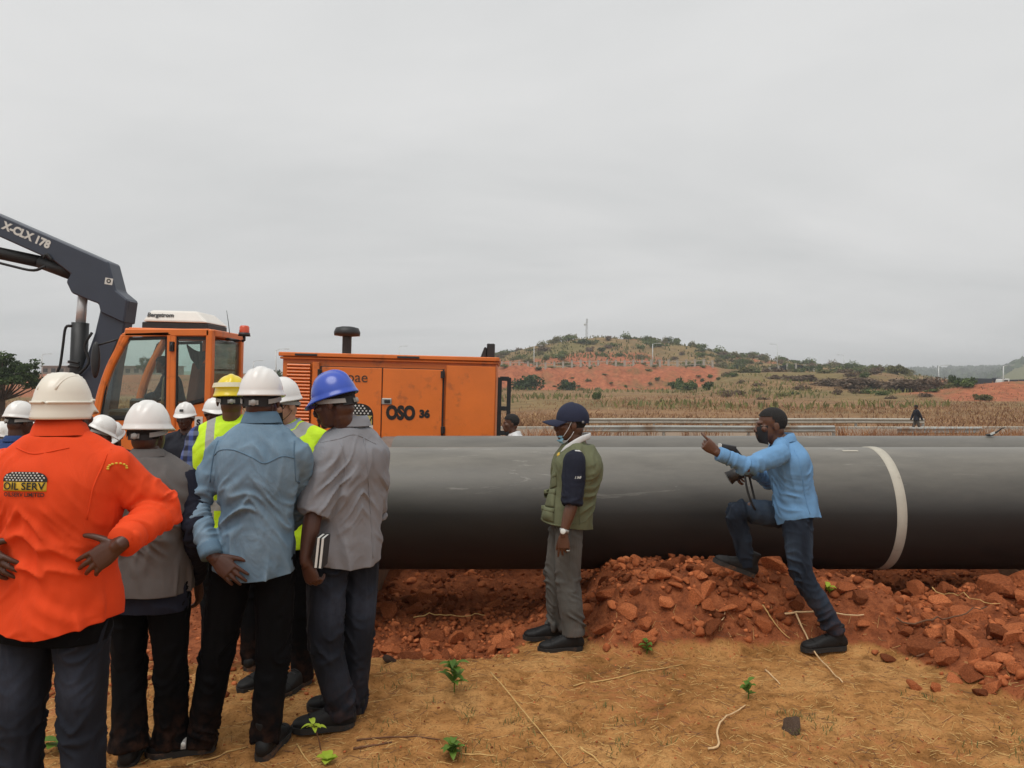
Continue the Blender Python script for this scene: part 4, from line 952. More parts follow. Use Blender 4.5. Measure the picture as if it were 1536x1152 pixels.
# ------------------------------------------------------------------ people
M_SKIN = plain('dark_skin', S(78, 50, 39), .42, var=.12, scale=18, spec=.4, bump=.05, bscale=160)
M_SKINB = plain('brown_skin', S(92, 62, 47), .42, var=.12, scale=18, spec=.4, bump=.05, bscale=160)
M_SKINL = plain('light_skin', S(186, 140, 116), .45, var=.08, scale=18, spec=.4, bump=.05, bscale=160)
M_HAIR = plain('black_hair', S(22, 19, 18), .8, var=.3, scale=90, bump=.8, bscale=220)
M_EYE = plain('eye_white', S(128, 116, 106), .3, var=.02); M_IRIS = plain('eye_dark', S(22, 16, 12), .2, var=.02)
M_HELW = plain('white_helmet', S(226, 224, 220), .28, var=.025, scale=6, coat=.35, dirt=(S(176, 164, 148), 6, .60), bump=.02, bscale=5)
M_HELC = plain('cream_helmet', S(224, 217, 202), .32, var=.03, scale=6, coat=.3, dirt=(S(170, 156, 136), 6, .60))
M_HELY = plain('yellow_helmet', S(226, 200, 24), .3, var=.04, scale=6, coat=.3); M_HELB = plain('blue_helmet', S(40, 74, 176), .28, var=.05, scale=6, coat=.4)
M_STRAP = plain('grey_strap', S(150, 148, 144), .6, var=.06); M_BAND_D = plain('dark_sweatband', S(38, 37, 38), .8, var=.1)
M_BOOT = plain('black_boot_leather', S(24, 23, 23), .6, var=.2, scale=20, spec=.3, dirt=(S(96, 72, 54), 9, .66), bump=.15, bscale=60); M_SOLE = plain('boot_sole', S(40, 38, 36), .8, var=.2, scale=20, dirt=(S(120, 84, 58), 11, .58))
C_ORANGE = cloth('orange_shirt_cotton', S(222, 72, 30), .07, .30, 8); C_DENIMS = cloth('washed_denim_shirt', S(92, 118, 138), .12, .45, 9, fade=S(140, 164, 182)); C_GREY = cloth('grey_shirt_cotton', S(134, 135, 140), .06, .35, 9)
C_VESTG = cloth('grey_vest_fabric', S(98, 94, 92), .14, .4, 7); C_NAVY = cloth('navy_shirt', S(28, 31, 44), .12, .3, 9); C_OLIVE = cloth('olive_vest_fabric', S(100, 103, 78), .1, .4, 9)
C_BLUE = cloth('light_blue_shirt', S(104, 146, 186), .07, .35, 9); C_BLACKT = cloth('black_trousers', S(10, 10, 12), .1, .25, 8, spec=.1, dust=True)
C_JEAN = cloth('dark_blue_jeans', S(20, 23, 31), .12, .4, 8, fade=S(66, 74, 90), dust=True); C_JEANB = cloth('blue_jeans', S(26, 34, 46), .14, .4, 8, fade=S(72, 88, 106), dust=True)
C_GREYT = cloth('grey_trousers', S(82, 80, 76), .08, .35, 9, fade=S(104, 101, 96), dust=True); C_WHITE = cloth('white_cotton', S(206, 206, 206), .04, .3, 9); C_BLUED = cloth('blue_overall', S(42, 64, 110), .1, .3, 8)
C_TANS = cloth('tan_shirt', S(140, 122, 106), .08, .3, 8); C_DARK = cloth('dark_overall', S(40, 42, 50), .1, .3, 8)
def hivis_mat(name, R, zb, w=.032):
    m, nt, b = nodes(name); co = _coord(nt); sp = nt.nodes.new('ShaderNodeSeparateXYZ'); nt.links.new(co, sp.inputs[0])
    dt = nt.nodes.new('ShaderNodeVectorMath'); dt.operation = 'DOT_PRODUCT'; nt.links.new(co, dt.inputs[0]); dt.inputs[1].default_value = tuple(R)
    def band(sock, c, w):
        a = nt.nodes.new('ShaderNodeMath'); a.operation = 'SUBTRACT'; nt.links.new(sock, a.inputs[0]); a.inputs[1].default_value = c
        q = nt.nodes.new('ShaderNodeMath'); q.operation = 'ABSOLUTE'; nt.links.new(a.outputs[0], q.inputs[0])
        l = nt.nodes.new('ShaderNodeMath'); l.operation = 'LESS_THAN'; nt.links.new(q.outputs[0], l.inputs[0]); l.inputs[1].default_value = w; return l.outputs[0]
    ab = nt.nodes.new('ShaderNodeMath'); ab.operation = 'ABSOLUTE'; nt.links.new(dt.outputs['Value'], ab.inputs[0])
    m1 = band(ab.outputs[0], .115, w*.8); mxn = nt.nodes.new('ShaderNodeMath'); mxn.operation = 'MAXIMUM'; nt.links.new(m1, mxn.inputs[0])
    nt.links.new(band(sp.outputs[2], zb, w), mxn.inputs[1])
    n = _noise(nt, 6, 4, .6, co); y = _ramp(nt, n.outputs[0], [(.3, S(176, 214, 10)), (.7, S(206, 240, 30))])
    o = _mix(nt, mxn.outputs[0], y.outputs[0], S(150, 150, 146)); nt.links.new(o, b.inputs['Base Color']); b.inputs['Roughness'].default_value = .7
    _bump(nt, b, _noise(nt, 10, 3, .5, co, 1.2).outputs[0], .3, .03); return m
def plaid_mat():
    m, nt, b = nodes('blue_plaid'); co = _coord(nt); r = None
    ck = nt.nodes.new('ShaderNodeTexWave'); ck.inputs['Scale'].default_value = 5; ck.inputs['Distortion'].default_value = 1.0; nt.links.new(co, ck.inputs[0])
    ck2 = nt.nodes.new('ShaderNodeTexWave'); ck2.bands_direction = 'Z'; ck2.inputs['Scale'].default_value = 5; ck2.inputs['Distortion'].default_value = 1.0; nt.links.new(co, ck2.inputs[0])
    a = _ramp(nt, ck.outputs['Fac'], [(.35, S(30, 34, 58)), (.65, S(56, 78, 150))]).outputs[0]; c = _ramp(nt, ck2.outputs['Fac'], [(.35, S(28, 32, 50)), (.65, S(130, 140, 164))]).outputs[0]
    nt.links.new(_mix(nt, .4, a, c), b.inputs['Base Color']); b.inputs['Roughness'].default_value = .85; return m
M_PLAID = plaid_mat()

def nv(v): v = np.array(v, float); return v/np.linalg.norm(v)
def hand_parts(Wp, D, N, T, curls, thumb=(.6, .7, .3), s=1.0):
    Wp = np.array(Wp, float); D = nv(D); N = nv(np.array(N)-np.dot(N, D)*D); T = nv(np.array(T)-np.dot(T, D)*D-np.dot(T, N)*N)
    P = [tube([Wp-D*.03*s, Wp+D*.015*s, Wp+D*.055*s, Wp+D*.095*s], [(.027*s, .021*s), (.031*s, .020*s), (.041*s, .017*s), (.040*s, .014*s)], ref=T, n=14, m=3, sq=2.4)]
    Ls = [.074, .083, .077, .060]; offs = [.0305, .0105, -.010, -.029]
    for i in range(4):
        p = Wp+D*(.088-(.006 if i in (0, 3) else 0))*s+T*offs[i]*s; pts = [p-D*.01*s]; a = 0
        spread = T*offs[i]*4.5; rad = [.0100, .0098, .0092, .0082, .0072]
        pts.append(p)
        for k, fr in enumerate((.46, .30, .24)):
            a += curls[i][k]; d = D*math.cos(a)+N*math.sin(a)+spread*max(0, math.cos(a)); d = d/np.linalg.norm(d); p = p+d*Ls[i]*fr*s*1.05; pts.append(p)
        P.append(tube(pts, [r*s for r in rad], n=8, m=2)); P.append(ellip(p, (.0068*s,)*3, n=8, m=6))
    p = Wp+D*.018*s+T*.022*s; d = nv(T*thumb[0]+D*thumb[1]+N*thumb[2]); pts = [p]
    for L, k in ((.042, .15), (.034, .25), (.027, .2)):
        p = p+d*L*s; pts.append(p); d = nv(d+k*D+k*.4*N)
    P.append(tube(pts, [.0150*s, .0125*s, .0108*s, .0085*s], n=8, m=2)); P.append(ellip(p, (.008*s,)*3, n=8, m=6))
    return P
RELAX = [(.25, .35, .2), (.35, .45, .25), (.4, .5, .3), (.45, .5, .3)]
FIST = [(1.1, 1.4, .8), (1.2, 1.4, .8), (1.2, 1.4, .8), (1.2, 1.4, .8)]
HIPS = [(.5, .5, .3), (.6, .6, .4), (.7, .7, .4), (.75, .7, .4)]
FLAT = [(.10, .25, .15), (.15, .30, .2), (.2, .35, .2), (.3, .4, .25)]
POINT = [(.15, .30, .15), (1.2, 1.4, .8), (1.25, 1.4, .8), (1.3, 1.4, .8)]
GRIP = [(.7, .9, .5), (.75, .9, .5), (.8, .9, .5), (.85, .9, .5)]

def head_parts(c, f, u, neck, det=True, s=1.0):
    c = np.array(c); f = nv(f); u = nv(np.array(u)-np.dot(u, f)*f); r = np.cross(f, u); ax = (r, f, u)
    q = lambda x, y, z: c+(r*x+f*y+u*z)*s
    E = lambda p, rad: ellip(p, [k*s for k in rad], ax, 18, 12)
    P = [E(q(0, -.014, .035), (.077, .097, .088)), E(q(0, .026, -.030), (.062, .070, .086)), E(q(0, .036, -.083), (.047, .050, .036)), E(q(0, .074, -.100), (.022, .018, .018)),
         E(q(0, -.035, -.035), (.062, .06, .06))]
    if det:
        P += [E(q(0, .084, .018), (.050, .015, .012)), tube([q(0, .092, .008), q(0, .104, -.018), q(0, .112, -.036)], [.009*s, .011*s, .0155*s], n=10, m=3), E(q(0, .107, -.042), (.021, .013, .011)),
              E(q(.045, .062, -.022), (.021, .022, .020)), E(q(-.045, .062, -.022), (.021, .022, .020)), E(q(0, .094, -.066), (.026, .014, .008)), E(q(0, .091, -.080), (.023, .014, .009))]
    for s_ in (-1, 1):
        P.append(ellip(q(s_*.078, -.012, -.008), [.009*s, .021*s, .033*s], (nv(r+f*.25*s_), nv(f-r*.25*s_), u), 10, 8))
    n = np.array(neck); P.append(tube([q(0, -.022, -.02), q(0, -.026, -.075), n*.35+q(0, -.026, -.10)*.65, n, n-np.array((0, 0, .08))], [.052*s, .053*s, .056*s, .064*s, .075*s], n=16, m=3))
    return P, q, (r, f, u)

def helmet(q, ax, mat, root, style='std', s=1.0, logo=False, strap=M_STRAP, tilt=0):
    r, f, u = ax
    if tilt:
        M = Matrix.Rotation(tilt, 3, Vector(r)); f = np.array(M @ Vector(f)); u = np.array(M @ Vector(u))
    s = s*.885; c = np.array(q(0, -.010, .026)); N, M_ = 56, 18; V = []; F = []
    def pt(t, k, inner=0):
        a, bw, H = .128, .110, .142
        ph = k*math.pi/2; rho = math.cos(ph)**.82 if ph < math.pi/2-1e-6 else 0; z = H*math.sin(ph)**1.02
        x = math.sin(t)*rho*bw; y = math.cos(t)*rho*a
        # crown ribs running front to back
        top = max(0, math.sin(ph)-.45)/.55
        rib = 0
        if style == 'std':
            for xc, hw, hh in ((0, .022, .006), (.048, .007, .0035), (-.048, .007, .0035)):
                rib = max(rib, hh*max(0, 1-(abs(x-xc)/hw)**4))
        elif style == 'ridge': rib = .007*max(0, 1-(abs(x)/.018)**4)
        else:
            for xc in (.045, -.045): rib = max(rib, .005*max(0, 1-(abs(x-xc*(1+.4*y/.13))/.008)**2))
        nrm = 1+rib*min(1, top*2)/.12
        x *= nrm; y *= nrm; z *= nrm
        fl = max(0, 1-k/.10)
        ex = .010*fl; pk = .050*max(0, math.cos(t))**1.6*fl
        x += math.sin(t)*ex; y += math.cos(t)*ex+pk
        z += -.016*fl*max(0, math.cos(t))**2 - (.012*fl if style == 'bead' else .004*fl)*(1 if math.cos(t) < .3 else .5)
        if style == 'bead':
            z = z*1.05-.040*max(0, 1-k/.20)*(1 if math.cos(t) < .2 else .35)
            if .10 < k < .17: x *= 1.03; y *= 1.03
        if inner: x *= .965; y *= .965; z -= .004
        return c+(r*x+f*y+u*z)*s
    ks = [0, .02, .05, .08, .11, .13, .16, .19, .25, .32, .4, .48, .56, .64, .72, .8, .88, .95]
    for i, k in enumerate(ks):
        for j in range(N): V.append(pt(2*math.pi*j/N, k))
    V.append(pt(0, 1)); n0 = len(V)
    for i in range(len(ks)-1):
        for j in range(N): a = i*N+j; b = i*N+(j+1) % N; F.append((b, a, a+N, b+N))
    for j in range(N): F.append(((len(ks)-1)*N+(j+1) % N, (len(ks)-1)*N+j, n0-1))
    for i, k in enumerate((0, .05, .15, .4)):
        for j in range(N): V.append(pt(2*math.pi*j/N, k, 1))
    for i in range(3):
        for j in range(N): a = n0+i*N+j; b = n0+i*N+(j+1) % N; F.append((a, b, b+N, a+N))
    for j in range(N): a = j; b = (j+1) % N; F.append((a, b, n0+b, n0+a))
    mb = MB(); mb.add((V, F)); h = mb.build('helmet', mat, root, True)
    if style == 'bead':
        mb = MB(); ring = [pt(t, .135) for t in np.linspace(.55, 2*math.pi-.55, 50)]; ctr = np.mean(ring, axis=0); mb.add(tube([p+nv(p-ctr)*.002 for p in ring], [.0055]*50, n=6, m=1)); mb.build('rim_bead', mat, h, True)
        for sg in (-1, 1):
            ln = []
            for y in np.linspace(-.105, .06, 14):
                x = sg*(.040+.10*(y+.105)*.25+.012*math.sin((y+.1)*18)); zz = .142*1.05*math.sqrt(max(.02, 1-(x/.112)**2-(y/.130)**2)); ln.append(c+(r*x+f*y+u*(zz+.001))*s)
            mb = MB(); mb.add(tube(ln, [.004]*14, n=6, m=1)); mb.build('ridge', mat, h, True)
        return h
    # suspension band and ratchet behind
    mb = MB(); pts = []
    for t in np.linspace(.75, math.pi*2-.75, 30):
        back = .5-.5*math.cos(t); pts.append(q(math.sin(t)*.084, math.cos(t)*.103-.012, .022-.034*back))
    v = []; ff = []
    for i, p in enumerate(pts):
        t = .75+(2*math.pi-1.5)*i/29; w = .012 if abs(t-math.pi) > .75 else .012
        for dz, off in ((w, 0), (-w, 0), (-w, .003), (w, .003)):
            d = (np.array(p)-c); d = d-u*np.dot(d, u); d /= np.linalg.norm(d); v.append(np.array(p)+u*dz*s+d*(off+.002))
    for i in range(29):
        if 10 <= i <= 12 or 16 <= i <= 18: continue
        b0 = i*4
        for k in range(4): ff.append((b0+k, b0+(k+1) % 4, b0+4+(k+1) % 4, b0+4+k))
    mb.add((v, ff)); mb.build('strap', strap, h)
    mb = MB(); pts = [q(math.sin(t)*.082, math.cos(t)*.101-.012, -.008) for t in np.linspace(math.pi-.9, math.pi+.9, 10)]
    v = []; ff = []
    for i, p in enumerate(pts): v += [np.array(p)+u*.02, np.array(p)-u*.022]
    for i in range(9): ff.append((2*i, 2*i+1, 2*i+3, 2*i+2))
    mb.add((v, ff)); mb.build('nape_pad', M_BAND_D, h, True)
    p = np.array(q(0, -.122, -.012)); mb = MB(); mb.add(ellip(p, (.015, .008, .015), (r, f, u), 14, 8)); mb.build('ratchet_knob', strap, h, True)
    if logo:
        mb = MB(); p = c+(f*.130+u*.062)*s; nn = nv(f*.9+u*.35); uu = nv(u-nn*np.dot(u, nn))
        mb.add(box(p, (.036, .003, .024), Matrix((list(r), list(-nn), list(uu))).transposed())); mb.build('badge', M_LETTERK, h)
    return h
def hair(q, ax, root, line=.055, low=-.06, th=1.045):
    r, f, u = ax; c = q(0, -.014, .035); V, F = ellip((0, 0, 0), (.077*th, .097*th, .088*th), None, 40, 28)
    V2, F2 = ellip((0, -.021, -.065), (.060*th, .058*th, .058*th), None, 24, 16)
    keep = [k for k in F if all((V[i][2] > (line-.035 if V[i][1] > .045 else low-.005 if V[i][1] < -.02 else (low-.01)+(V[i][1]+.02)/.065*(line-.035-low+.01))) for i in k)]
    me = MB(); W_ = np.array([c+r*p[0]+f*p[1]+u*p[2] for p in V]); me.add((W_, keep))
    return me.build('hair', M_HAIR, root, True)
def shoe(p, head, root, pitch=0, mat=None, L=1.0, high=True, roll=0):
    """p: point on the sole under the ankle"""
    sec = [(-.088, .018, .018, .045), (-.075, .033, .040, .048), (-.02, .038, .050, .052), (.05, .041, .042, .046), (.105, .049, .032, .038), (.150, .050, .027, .033), (.182, .040, .023, .029), (.203, .018, .014, .024)]
    P = [tube([(x*L, 0, z) for x, a, b, z in sec], [(a, b) for x, a, b, z in sec], ref=(0, 1, 0), n=18, m=3, sq=2.5), ellip((-.085*L, 0, .045), (.02, .03, .03))]
    if high: P.append(tube([(-.03, 0, .05), (-.035, 0, .10), (-.035, 0, .15)], [(.046, .044), (.046, .043), (.05, .047)], ref=(1, 0, 0), n=16, m=2))
    me = remesh(P, .007, 3); co = getco(me); co[:, 2] = np.maximum(co[:, 2], .018)
    up = MB(); out = [(-.095, .0), (-.085, .03), (-.05, .040), (.0, .039), (.05, .042), (.11, .053), (.16, .051), (.195, .034), (.213, 0)]
    poly = [(x*L, y) for x, y in out]+[(x*L, -y) for x, y in reversed(out[1:-1])]; n = len(poly)
    v = [(x, y, 0) for x, y in poly]+[(x*1.005, y*1.04, .026) for x, y in poly]; f = [tuple(range(n-1, -1, -1)), tuple(range(n, 2*n))]+[(i, (i+1) % n, (i+1) % n+n, i+n) for i in range(n)]
    v = [(x, y, z+(.010 if .0 < x < .05 and z == 0 else 0)) for x, y, z in v]
    up.add((v, f)); sm = up.mesh()
    hd = nv((head[0], head[1], 0)); sd = np.array((-hd[1], hd[0], 0.)); uz = np.array((0, 0, 1.))
    ca, sa = math.cos(pitch), math.sin(pitch); X = hd*ca+uz*sa; Z = -hd*sa+uz*ca
    if roll: Mr = Matrix.Rotation(roll, 3, Vector(X)); sd = np.array(Mr @ Vector(sd)); Z = np.array(Mr @ Vector(Z))
    A = np.array([X*1.02, sd*1.06, Z*1.14]); org = np.array(p)+X*.03
    setco(me, co@A+org); setco(sm, getco(sm)@A+org)
    o = link('shoe', me, mat or M_BOOT, root); link('sole', sm, M_SOLE, o, False)
    mb = MB(); arc = [np.array(((.118+.012*math.sin(t))*L, .0505*math.cos(t), .034+.034*math.sin(t)))@A+org for t in np.linspace(.05, math.pi-.05, 14)]; mb.add(tube(arc, [.0028]*14, n=5, m=1)); mb.build('toe_seam', mat or M_BOOT, o, True)
    if high:
        mb = MB()
        for q in range(4):
            xx = .035+.022*q; zz = .098-.010*q; mb.add(tube([np.array((xx*L, yy, zz-abs(yy)*.25))@A+org for yy in (-.028, 0, .028)], [.0028]*3, n=5, m=2))
        mb.build('laces', M_BAND_D, o, True)
    return o

def seg_coord(co, pts):
    """distance to polyline and arc length along it"""
    best = np.full(len(co), 9.); tt = np.zeros(len(co)); acc = 0
    for a, b in zip(pts[:-1], pts[1:]):
        a = np.array(a); b = np.array(b); d = b-a; L = np.linalg.norm(d); t = np.clip(((co-a)@d)/(L*L), 0, 1); dd = np.linalg.norm(co-(a+t[:, None]*d), axis=1)
        k = dd < best; best = np.where(k, dd, best); tt = np.where(k, acc+t*L, tt); acc += L
    return best, tt
def ridged(n): return (1-np.minimum(1, np.abs(n)*2.2))**1.5-.35

class Person:
    """joints are given in world space; meshes are stored relative to the root on the ground"""
    def __init__(s, root, label, F, J, size=1.0, w=1.0, seed=1, cat='person', group=None, vox=.008, deep=1.0):
        s.r0 = np.array(root, float); s.root = empty('person', tuple(root)); tag(s.root, label, cat, group)
        s.F = nv((F[0], F[1], 0)); s.R = np.array((s.F[1], -s.F[0], 0.)); s.size = size; s.w = w; s.seed = seed; s.vox = vox; s.deep = deep
        s.J = {k: np.array(v, float)-s.r0 for k, v in J.items()}; J = s.J
        h = size; up = np.array((0, 0, 1.))
        D = lambda k, v: J.setdefault(k, v)
        D('pel', up*.53*h); D('neck', J['pel']*0+up*.835*h if False else np.array((J['pel'][0], J['pel'][1], .835*h)))
        D('ls', J['neck']-s.R*.112*h*w**.5-up*.035*h); D('rs', J['neck']+s.R*.112*h*w**.5-up*.035*h)
        D('le', J['ls']-s.R*.03*h-up*.18*h); D('re', J['rs']+s.R*.03*h-up*.18*h); D('lw', J['le']-up*.15*h+s.F*.05*h); D('rw', J['re']-up*.15*h+s.F*.05*h)
        D('lh', J['pel']-s.R*.055*h*w-up*.01*h); D('rh', J['pel']+s.R*.055*h*w-up*.01*h)
        D('la', np.array((*(J['lh']-s.R*.01)[:2], .045*h))); D('ra', np.array((*(J['rh']+s.R*.01)[:2], .045*h)))
        D('lk', (J['lh']+J['la'])/2+s.F*.012*h); D('rk', (J['rh']+J['ra'])/2+s.F*.012*h)
        D('head', J['neck']+up*.085*h+s.F*.02)
    # ----- stations of the trunk
    def trunk(s, grow=0, hem=-.12, top=1.0, belly=0, back=0):
        J = s.J; h = s.size/1.75; w = s.w; dp = s.deep
        st = [(-.12, .178, .132), (0, .175, .130), (.14, .165, .122), (.28, .158, .118), (.45, .166, .120), (.62, .180, .126), (.78, .182, .124), (.90, .138, .098), (1.0, .078, .074)]
        pel, nk = J['pel'], J['neck']; ax = nk-pel; pts = []; rad = []; up = np.array((0, 0, 1.))
        for t, a, b in st:
            if t < hem-1e-6 or t > top+1e-6: continue
            sag = s.F*(.012-.035*math.sin(math.pi*min(1, max(0, t)))*0)
            o = -s.F*.02*math.sin(math.pi*np.clip(t, 0, 1))+s.F*belly*math.exp(-((t-.25)/.25)**2)
            pts.append(pel+ax*t+o); rad.append(((a*w+grow)*h, (b*dp*(1+belly*2*math.exp(-((t-.25)/.25)**2))+grow)*h))
        if hem < -.12:
            pts.insert(0, pel+ax*hem); rad.insert(0, rad[0])
        return tube(pts, rad, ref=s.R, n=28, m=4, sq=2.35)
    def shoulders(s, grow=0):
        J = s.J; h = s.size/1.75; P = []
        for k in ('ls', 'rs'):
            P.append(tube([J['neck']-np.array((0, 0, .005)), J['neck']*.5+J[k]*.5+np.array((0, 0, .012)), J[k]+np.array((0, 0, .002))], [(.050+grow)*h, (.050+grow)*h, (.054+grow)*h], n=12, m=3))
        return P
    def arm(s, side, r, upto=1.0):
        """r: radii at shoulder, mid upper, elbow, mid fore, cuff; upto fraction of forearm"""
        J = s.J; a, b, c = J[side+'s'], J[side+'e'], J[side+'w']; c = b+(c-b)*upto; h = s.size/1.75
        inw = (a-J['neck']); inw = inw/np.linalg.norm(inw)
        return tube([a-inw*.04, a, (a+b)/2, b, (b+c)/2, c], [x*h for x in (r[0]*.9, r[0], r[1], r[2], r[3], r[4])], n=14, m=4)
    def fold_shirt(s, me, amp=.007, waist=.28, arms=True, seed=0, flat=None):
        co = getco(me); no = getno(me); J = s.J; pel, nk = J['pel'], J['neck']
        x = co@s.R-pel@s.R; y = co@s.F-pel@s.F; ax = nk-pel; t = ((co-pel)@ax)/(ax@ax); z = co[:, 2]; sd = s.seed+seed
        wt = lambda c, w_: np.exp(-((t-c)/w_)**2)
        d = np.zeros(len(co))
        wx = x+.03*pn(co*6, sd+9); wz = z+.04*pn(co*5, sd+8)
        sgn = np.tanh(x*14)
        mk = lambda k, f=4.5: .15+1.25*sst(pn(co*f, sd+k), -.15, .45)
        d += mk(21)*(1.1*wt(waist, .20)+.25)*ridged(pn(np.stack([wx*4.5, y*4.5, wz*14+wx*sgn*11], 1), sd+1))
        d += mk(22)*(1.0*wt(.60, .28))*ridged(pn(np.stack([(wz+1.3*np.abs(wx))*13, wx*3, y*3], 1), sd+2))
        d += mk(23)*(.9*sst(-t, -.35, .1)+.4)*ridged(pn(np.stack([wx*12, y*12, wz*2.4], 1), sd+3))*.9
        d += .7*pn(co*np.array((7, 7, 5)), sd+4)
        if arms:
            for sdn in ('l', 'r'):
                b, ts = seg_coord(co, [J[sdn+'s'], J[sdn+'e'], J[sdn+'w']]); Lu = np.linalg.norm(J[sdn+'e']-J[sdn+'s'])
                k = np.clip((.085-b)/.03, 0, 1)*sst(ts, .03, .10)
                fa = (.55+1.1*np.exp(-((ts-Lu)/.08)**2))*ridged(pn(np.stack([ts*24+x*9, x*7, y*7+z*3], 1), sd+5))+.5*pn(co*16, sd+6)
                d = d*(1-k)+fa*k
        damp = 1-sst(t, .9, 1.0)*.7
        if flat is not None: damp = damp*(.12+.88*sst(np.linalg.norm((co-np.array(flat[0]))*np.array((1, 0, 1.5)), axis=1), flat[1]*.75, flat[1]*1.5))
        d = np.clip(d, -.75, 1.7)
        setco(me, co+no*(d*amp*1.75*damp)[:, None])
        self_fade = np.clip(.5+d*.5, 0, 1); at = me.attributes.new('fade', 'FLOAT', 'POINT'); at.data.foreach_set('value', self_fade*.8)
    def fold_legs(s, me, amp=.006, seed=0, stack=1.0):
        co = getco(me); no = getno(me); J = s.J; sd = s.seed+40+seed; d = np.zeros(len(co)); fade = np.zeros(len(co)); best = np.full(len(co), 9.)
        for sdn in ('l', 'r'):
            b, ts = seg_coord(co, [J[sdn+'h'], J[sdn+'k'], J[sdn+'a']]); Lu = np.linalg.norm(J[sdn+'k']-J[sdn+'h']); La = Lu+np.linalg.norm(J[sdn+'a']-J[sdn+'k'])
            x = co@s.R; y = co@s.F
            ang = np.arctan2((co-J[sdn+'k'])@s.F, (co-J[sdn+'k'])@s.R)
            w = .35+1.0*np.exp(-((ts-Lu)/.10)**2)+1.5*stack*np.exp(-((ts-La)/.09)**2)+.9*np.exp(-((ts-.05)/.10)**2)
            q = ts+.03*pn(co*8, sd+7)
            mk = .25+1.1*sst(pn(co*5.5, sd+11), -.2, .4)
            f = mk*w*ridged(pn(np.stack([q*17+np.sin(ang)*1.2, np.cos(ang)*.8, np.sin(ang)*.8+sd], 1), sd+1))+.45*ridged(pn(np.stack([x*13, y*13, q*2.5], 1), sd+2))
            k = b < best; d = np.where(k, f, d); best = np.where(k, b, best)
            fd = np.exp(-((ts-Lu*.60)/.11)**2)*.62+np.exp(-((ts-(Lu+.2))/.10)**2)*.30
            fade = np.where(k, fd*np.clip(np.abs(np.sin(ang))*1.3-.25, 0, 1)+.10*np.clip(f, 0, 1), fade)
        setco(me, co+no*(np.clip(d, -1.2, 1.6)*amp*1.35)[:, None])
        at = me.attributes.new('fade', 'FLOAT', 'POINT'); at.data.foreach_set('value', np.clip(fade, 0, 1))
    def trousers(s, mat, r=(.094, .088, .070, .066, .064), amp=.006, top=.22, flare=0, stack=1.0, grow=0):
        J = s.J; h = s.size/1.75; P = []; w = s.w
        pel, nk = J['pel'], J['neck']; ax = nk-pel
        P.append(tube([pel-ax*.10, pel-ax*.04, pel+ax*.08, pel+ax*top], [(.125*w*h, .095*h), (.158*w*h, .115*s.deep*h), (.150*w*h, .110*s.deep*h), (.135*w*h, .098*s.deep*h)], ref=s.R, n=24, m=3, sq=2.3))
        P.append(ellip(pel-s.F*.035-np.array((0, 0, .04)), (.128*w*h, .078*h, .095*h), (s.R, s.F, (0, 0, 1))))
        for k in 'lr':
            a, b, c = J[k+'h'], J[k+'k'], J[k+'a']; sg = -1 if k == 'l' else 1
            e = c+(c-b)/np.linalg.norm(c-b)*.045
            P.append(tube([a-s.R*sg*.004+np.array((0, 0, .0)), a*.6+b*.4, b, b*.45+c*.55, c*.85+b*.15, e], [(r[0]+grow)*h*w**.7, (r[1]+grow)*h*w**.7, (r[2]+grow)*h, (r[3]+grow)*h, (r[4]+grow)*h, (r[4]+flare+grow)*h], n=16, m=4))
        me = remesh(P, s.vox, 4); s.fold_legs(me, amp, 0, stack); return link('trousers', me, mat, s.root)
    def garment(s, name, mat, sleeves=None, grow=0.012, hem=-.15, hemz=None, amp=.007, collar=None, upto=(1, 1), belly=0, armhole=None, tails=.0, extra=None, fold=True, top=1.0, seed=0, arms='lr', smooth=5, flat=None):
        P = [s.trunk(grow, hem-.10, top, belly)]
        if armhole is None: P += s.shoulders(grow*.4)
        if sleeves:
            for k, u in zip('lr', upto):
                if k in arms: P.append(s.arm(k, sleeves, u))
        if extra: P += extra
        me = remesh(P, s.vox, smooth)
        if fold: s.fold_shirt(me, amp, arms=bool(sleeves), seed=seed, flat=flat)
        z = hemz if hemz is not None else (s.J['pel']+(s.J['neck']-s.J['pel'])*hem)[2]
        axn = nv(s.J['neck']-s.J['pel']); co0 = s.J['pel']+(s.J['neck']-s.J['pel'])*hem
        if hemz is not None: cut_below(me, z)
        else: cut_below(me, 0, tuple(-axn), tuple(co0))
        if tails:
            co = getco(me); t = sst(-(co@axn-co0@axn), -.10, 0); ang = np.arctan2((co-co0)@s.F, (co-co0)@s.R); co -= np.outer(t*tails*(.5-.5*np.cos(2*ang))-t*tails*.5, axn); setco(me, co)
        o = link(name, me, mat, s.root)
        sl = o.modifiers.new('thick', 'SOLIDIFY'); sl.thickness = .004; sl.offset = -1
        return o
    def collar(s, parent, mat, h=.035, r=.068, tilt=.25, name='collar'):
        n = s.J['neck']; V = []; F = []; N = 28
        for i, (dz, dr) in enumerate(((-.02, .012), (h*.6, .004), (h, .002), (h*1.02, .008), (h*.4, .020), (-.012, .030))):
            for j in range(N):
                t = 2*math.pi*j/N; rr = r*s.size/1.75+dr; ff = math.cos(t)
                p = n+s.R*math.sin(t)*rr*1.02+s.F*ff*rr*1.0+np.array((0, 0, dz+.012-tilt*max(-.3, ff)*.12)); V.append(p)
        for i in range(5):
            for j in range(N):
                if s_gap(j, N): continue
                F.append((i*N+j, i*N+(j+1) % N, (i+1)*N+(j+1) % N, (i+1)*N+j))
        mb = MB(); mb.add((V, F)); return mb.build(name, mat, parent, True)
    def cuff(s, side, parent, mat, r, upto=1.0, L=.055):
        J = s.J; b, c = J[side+'e'], J[side+'w']; c = b+(c-b)*upto; d = nv(c-b); h = s.size/1.75
        mb = MB(); mb.add(tube([c-d*L, c-d*L*.5, c+d*.008], [r*h+.003, r*h+.0045, r*h+.003], n=18, m=2)); return mb.build('cuff', mat, parent, True)
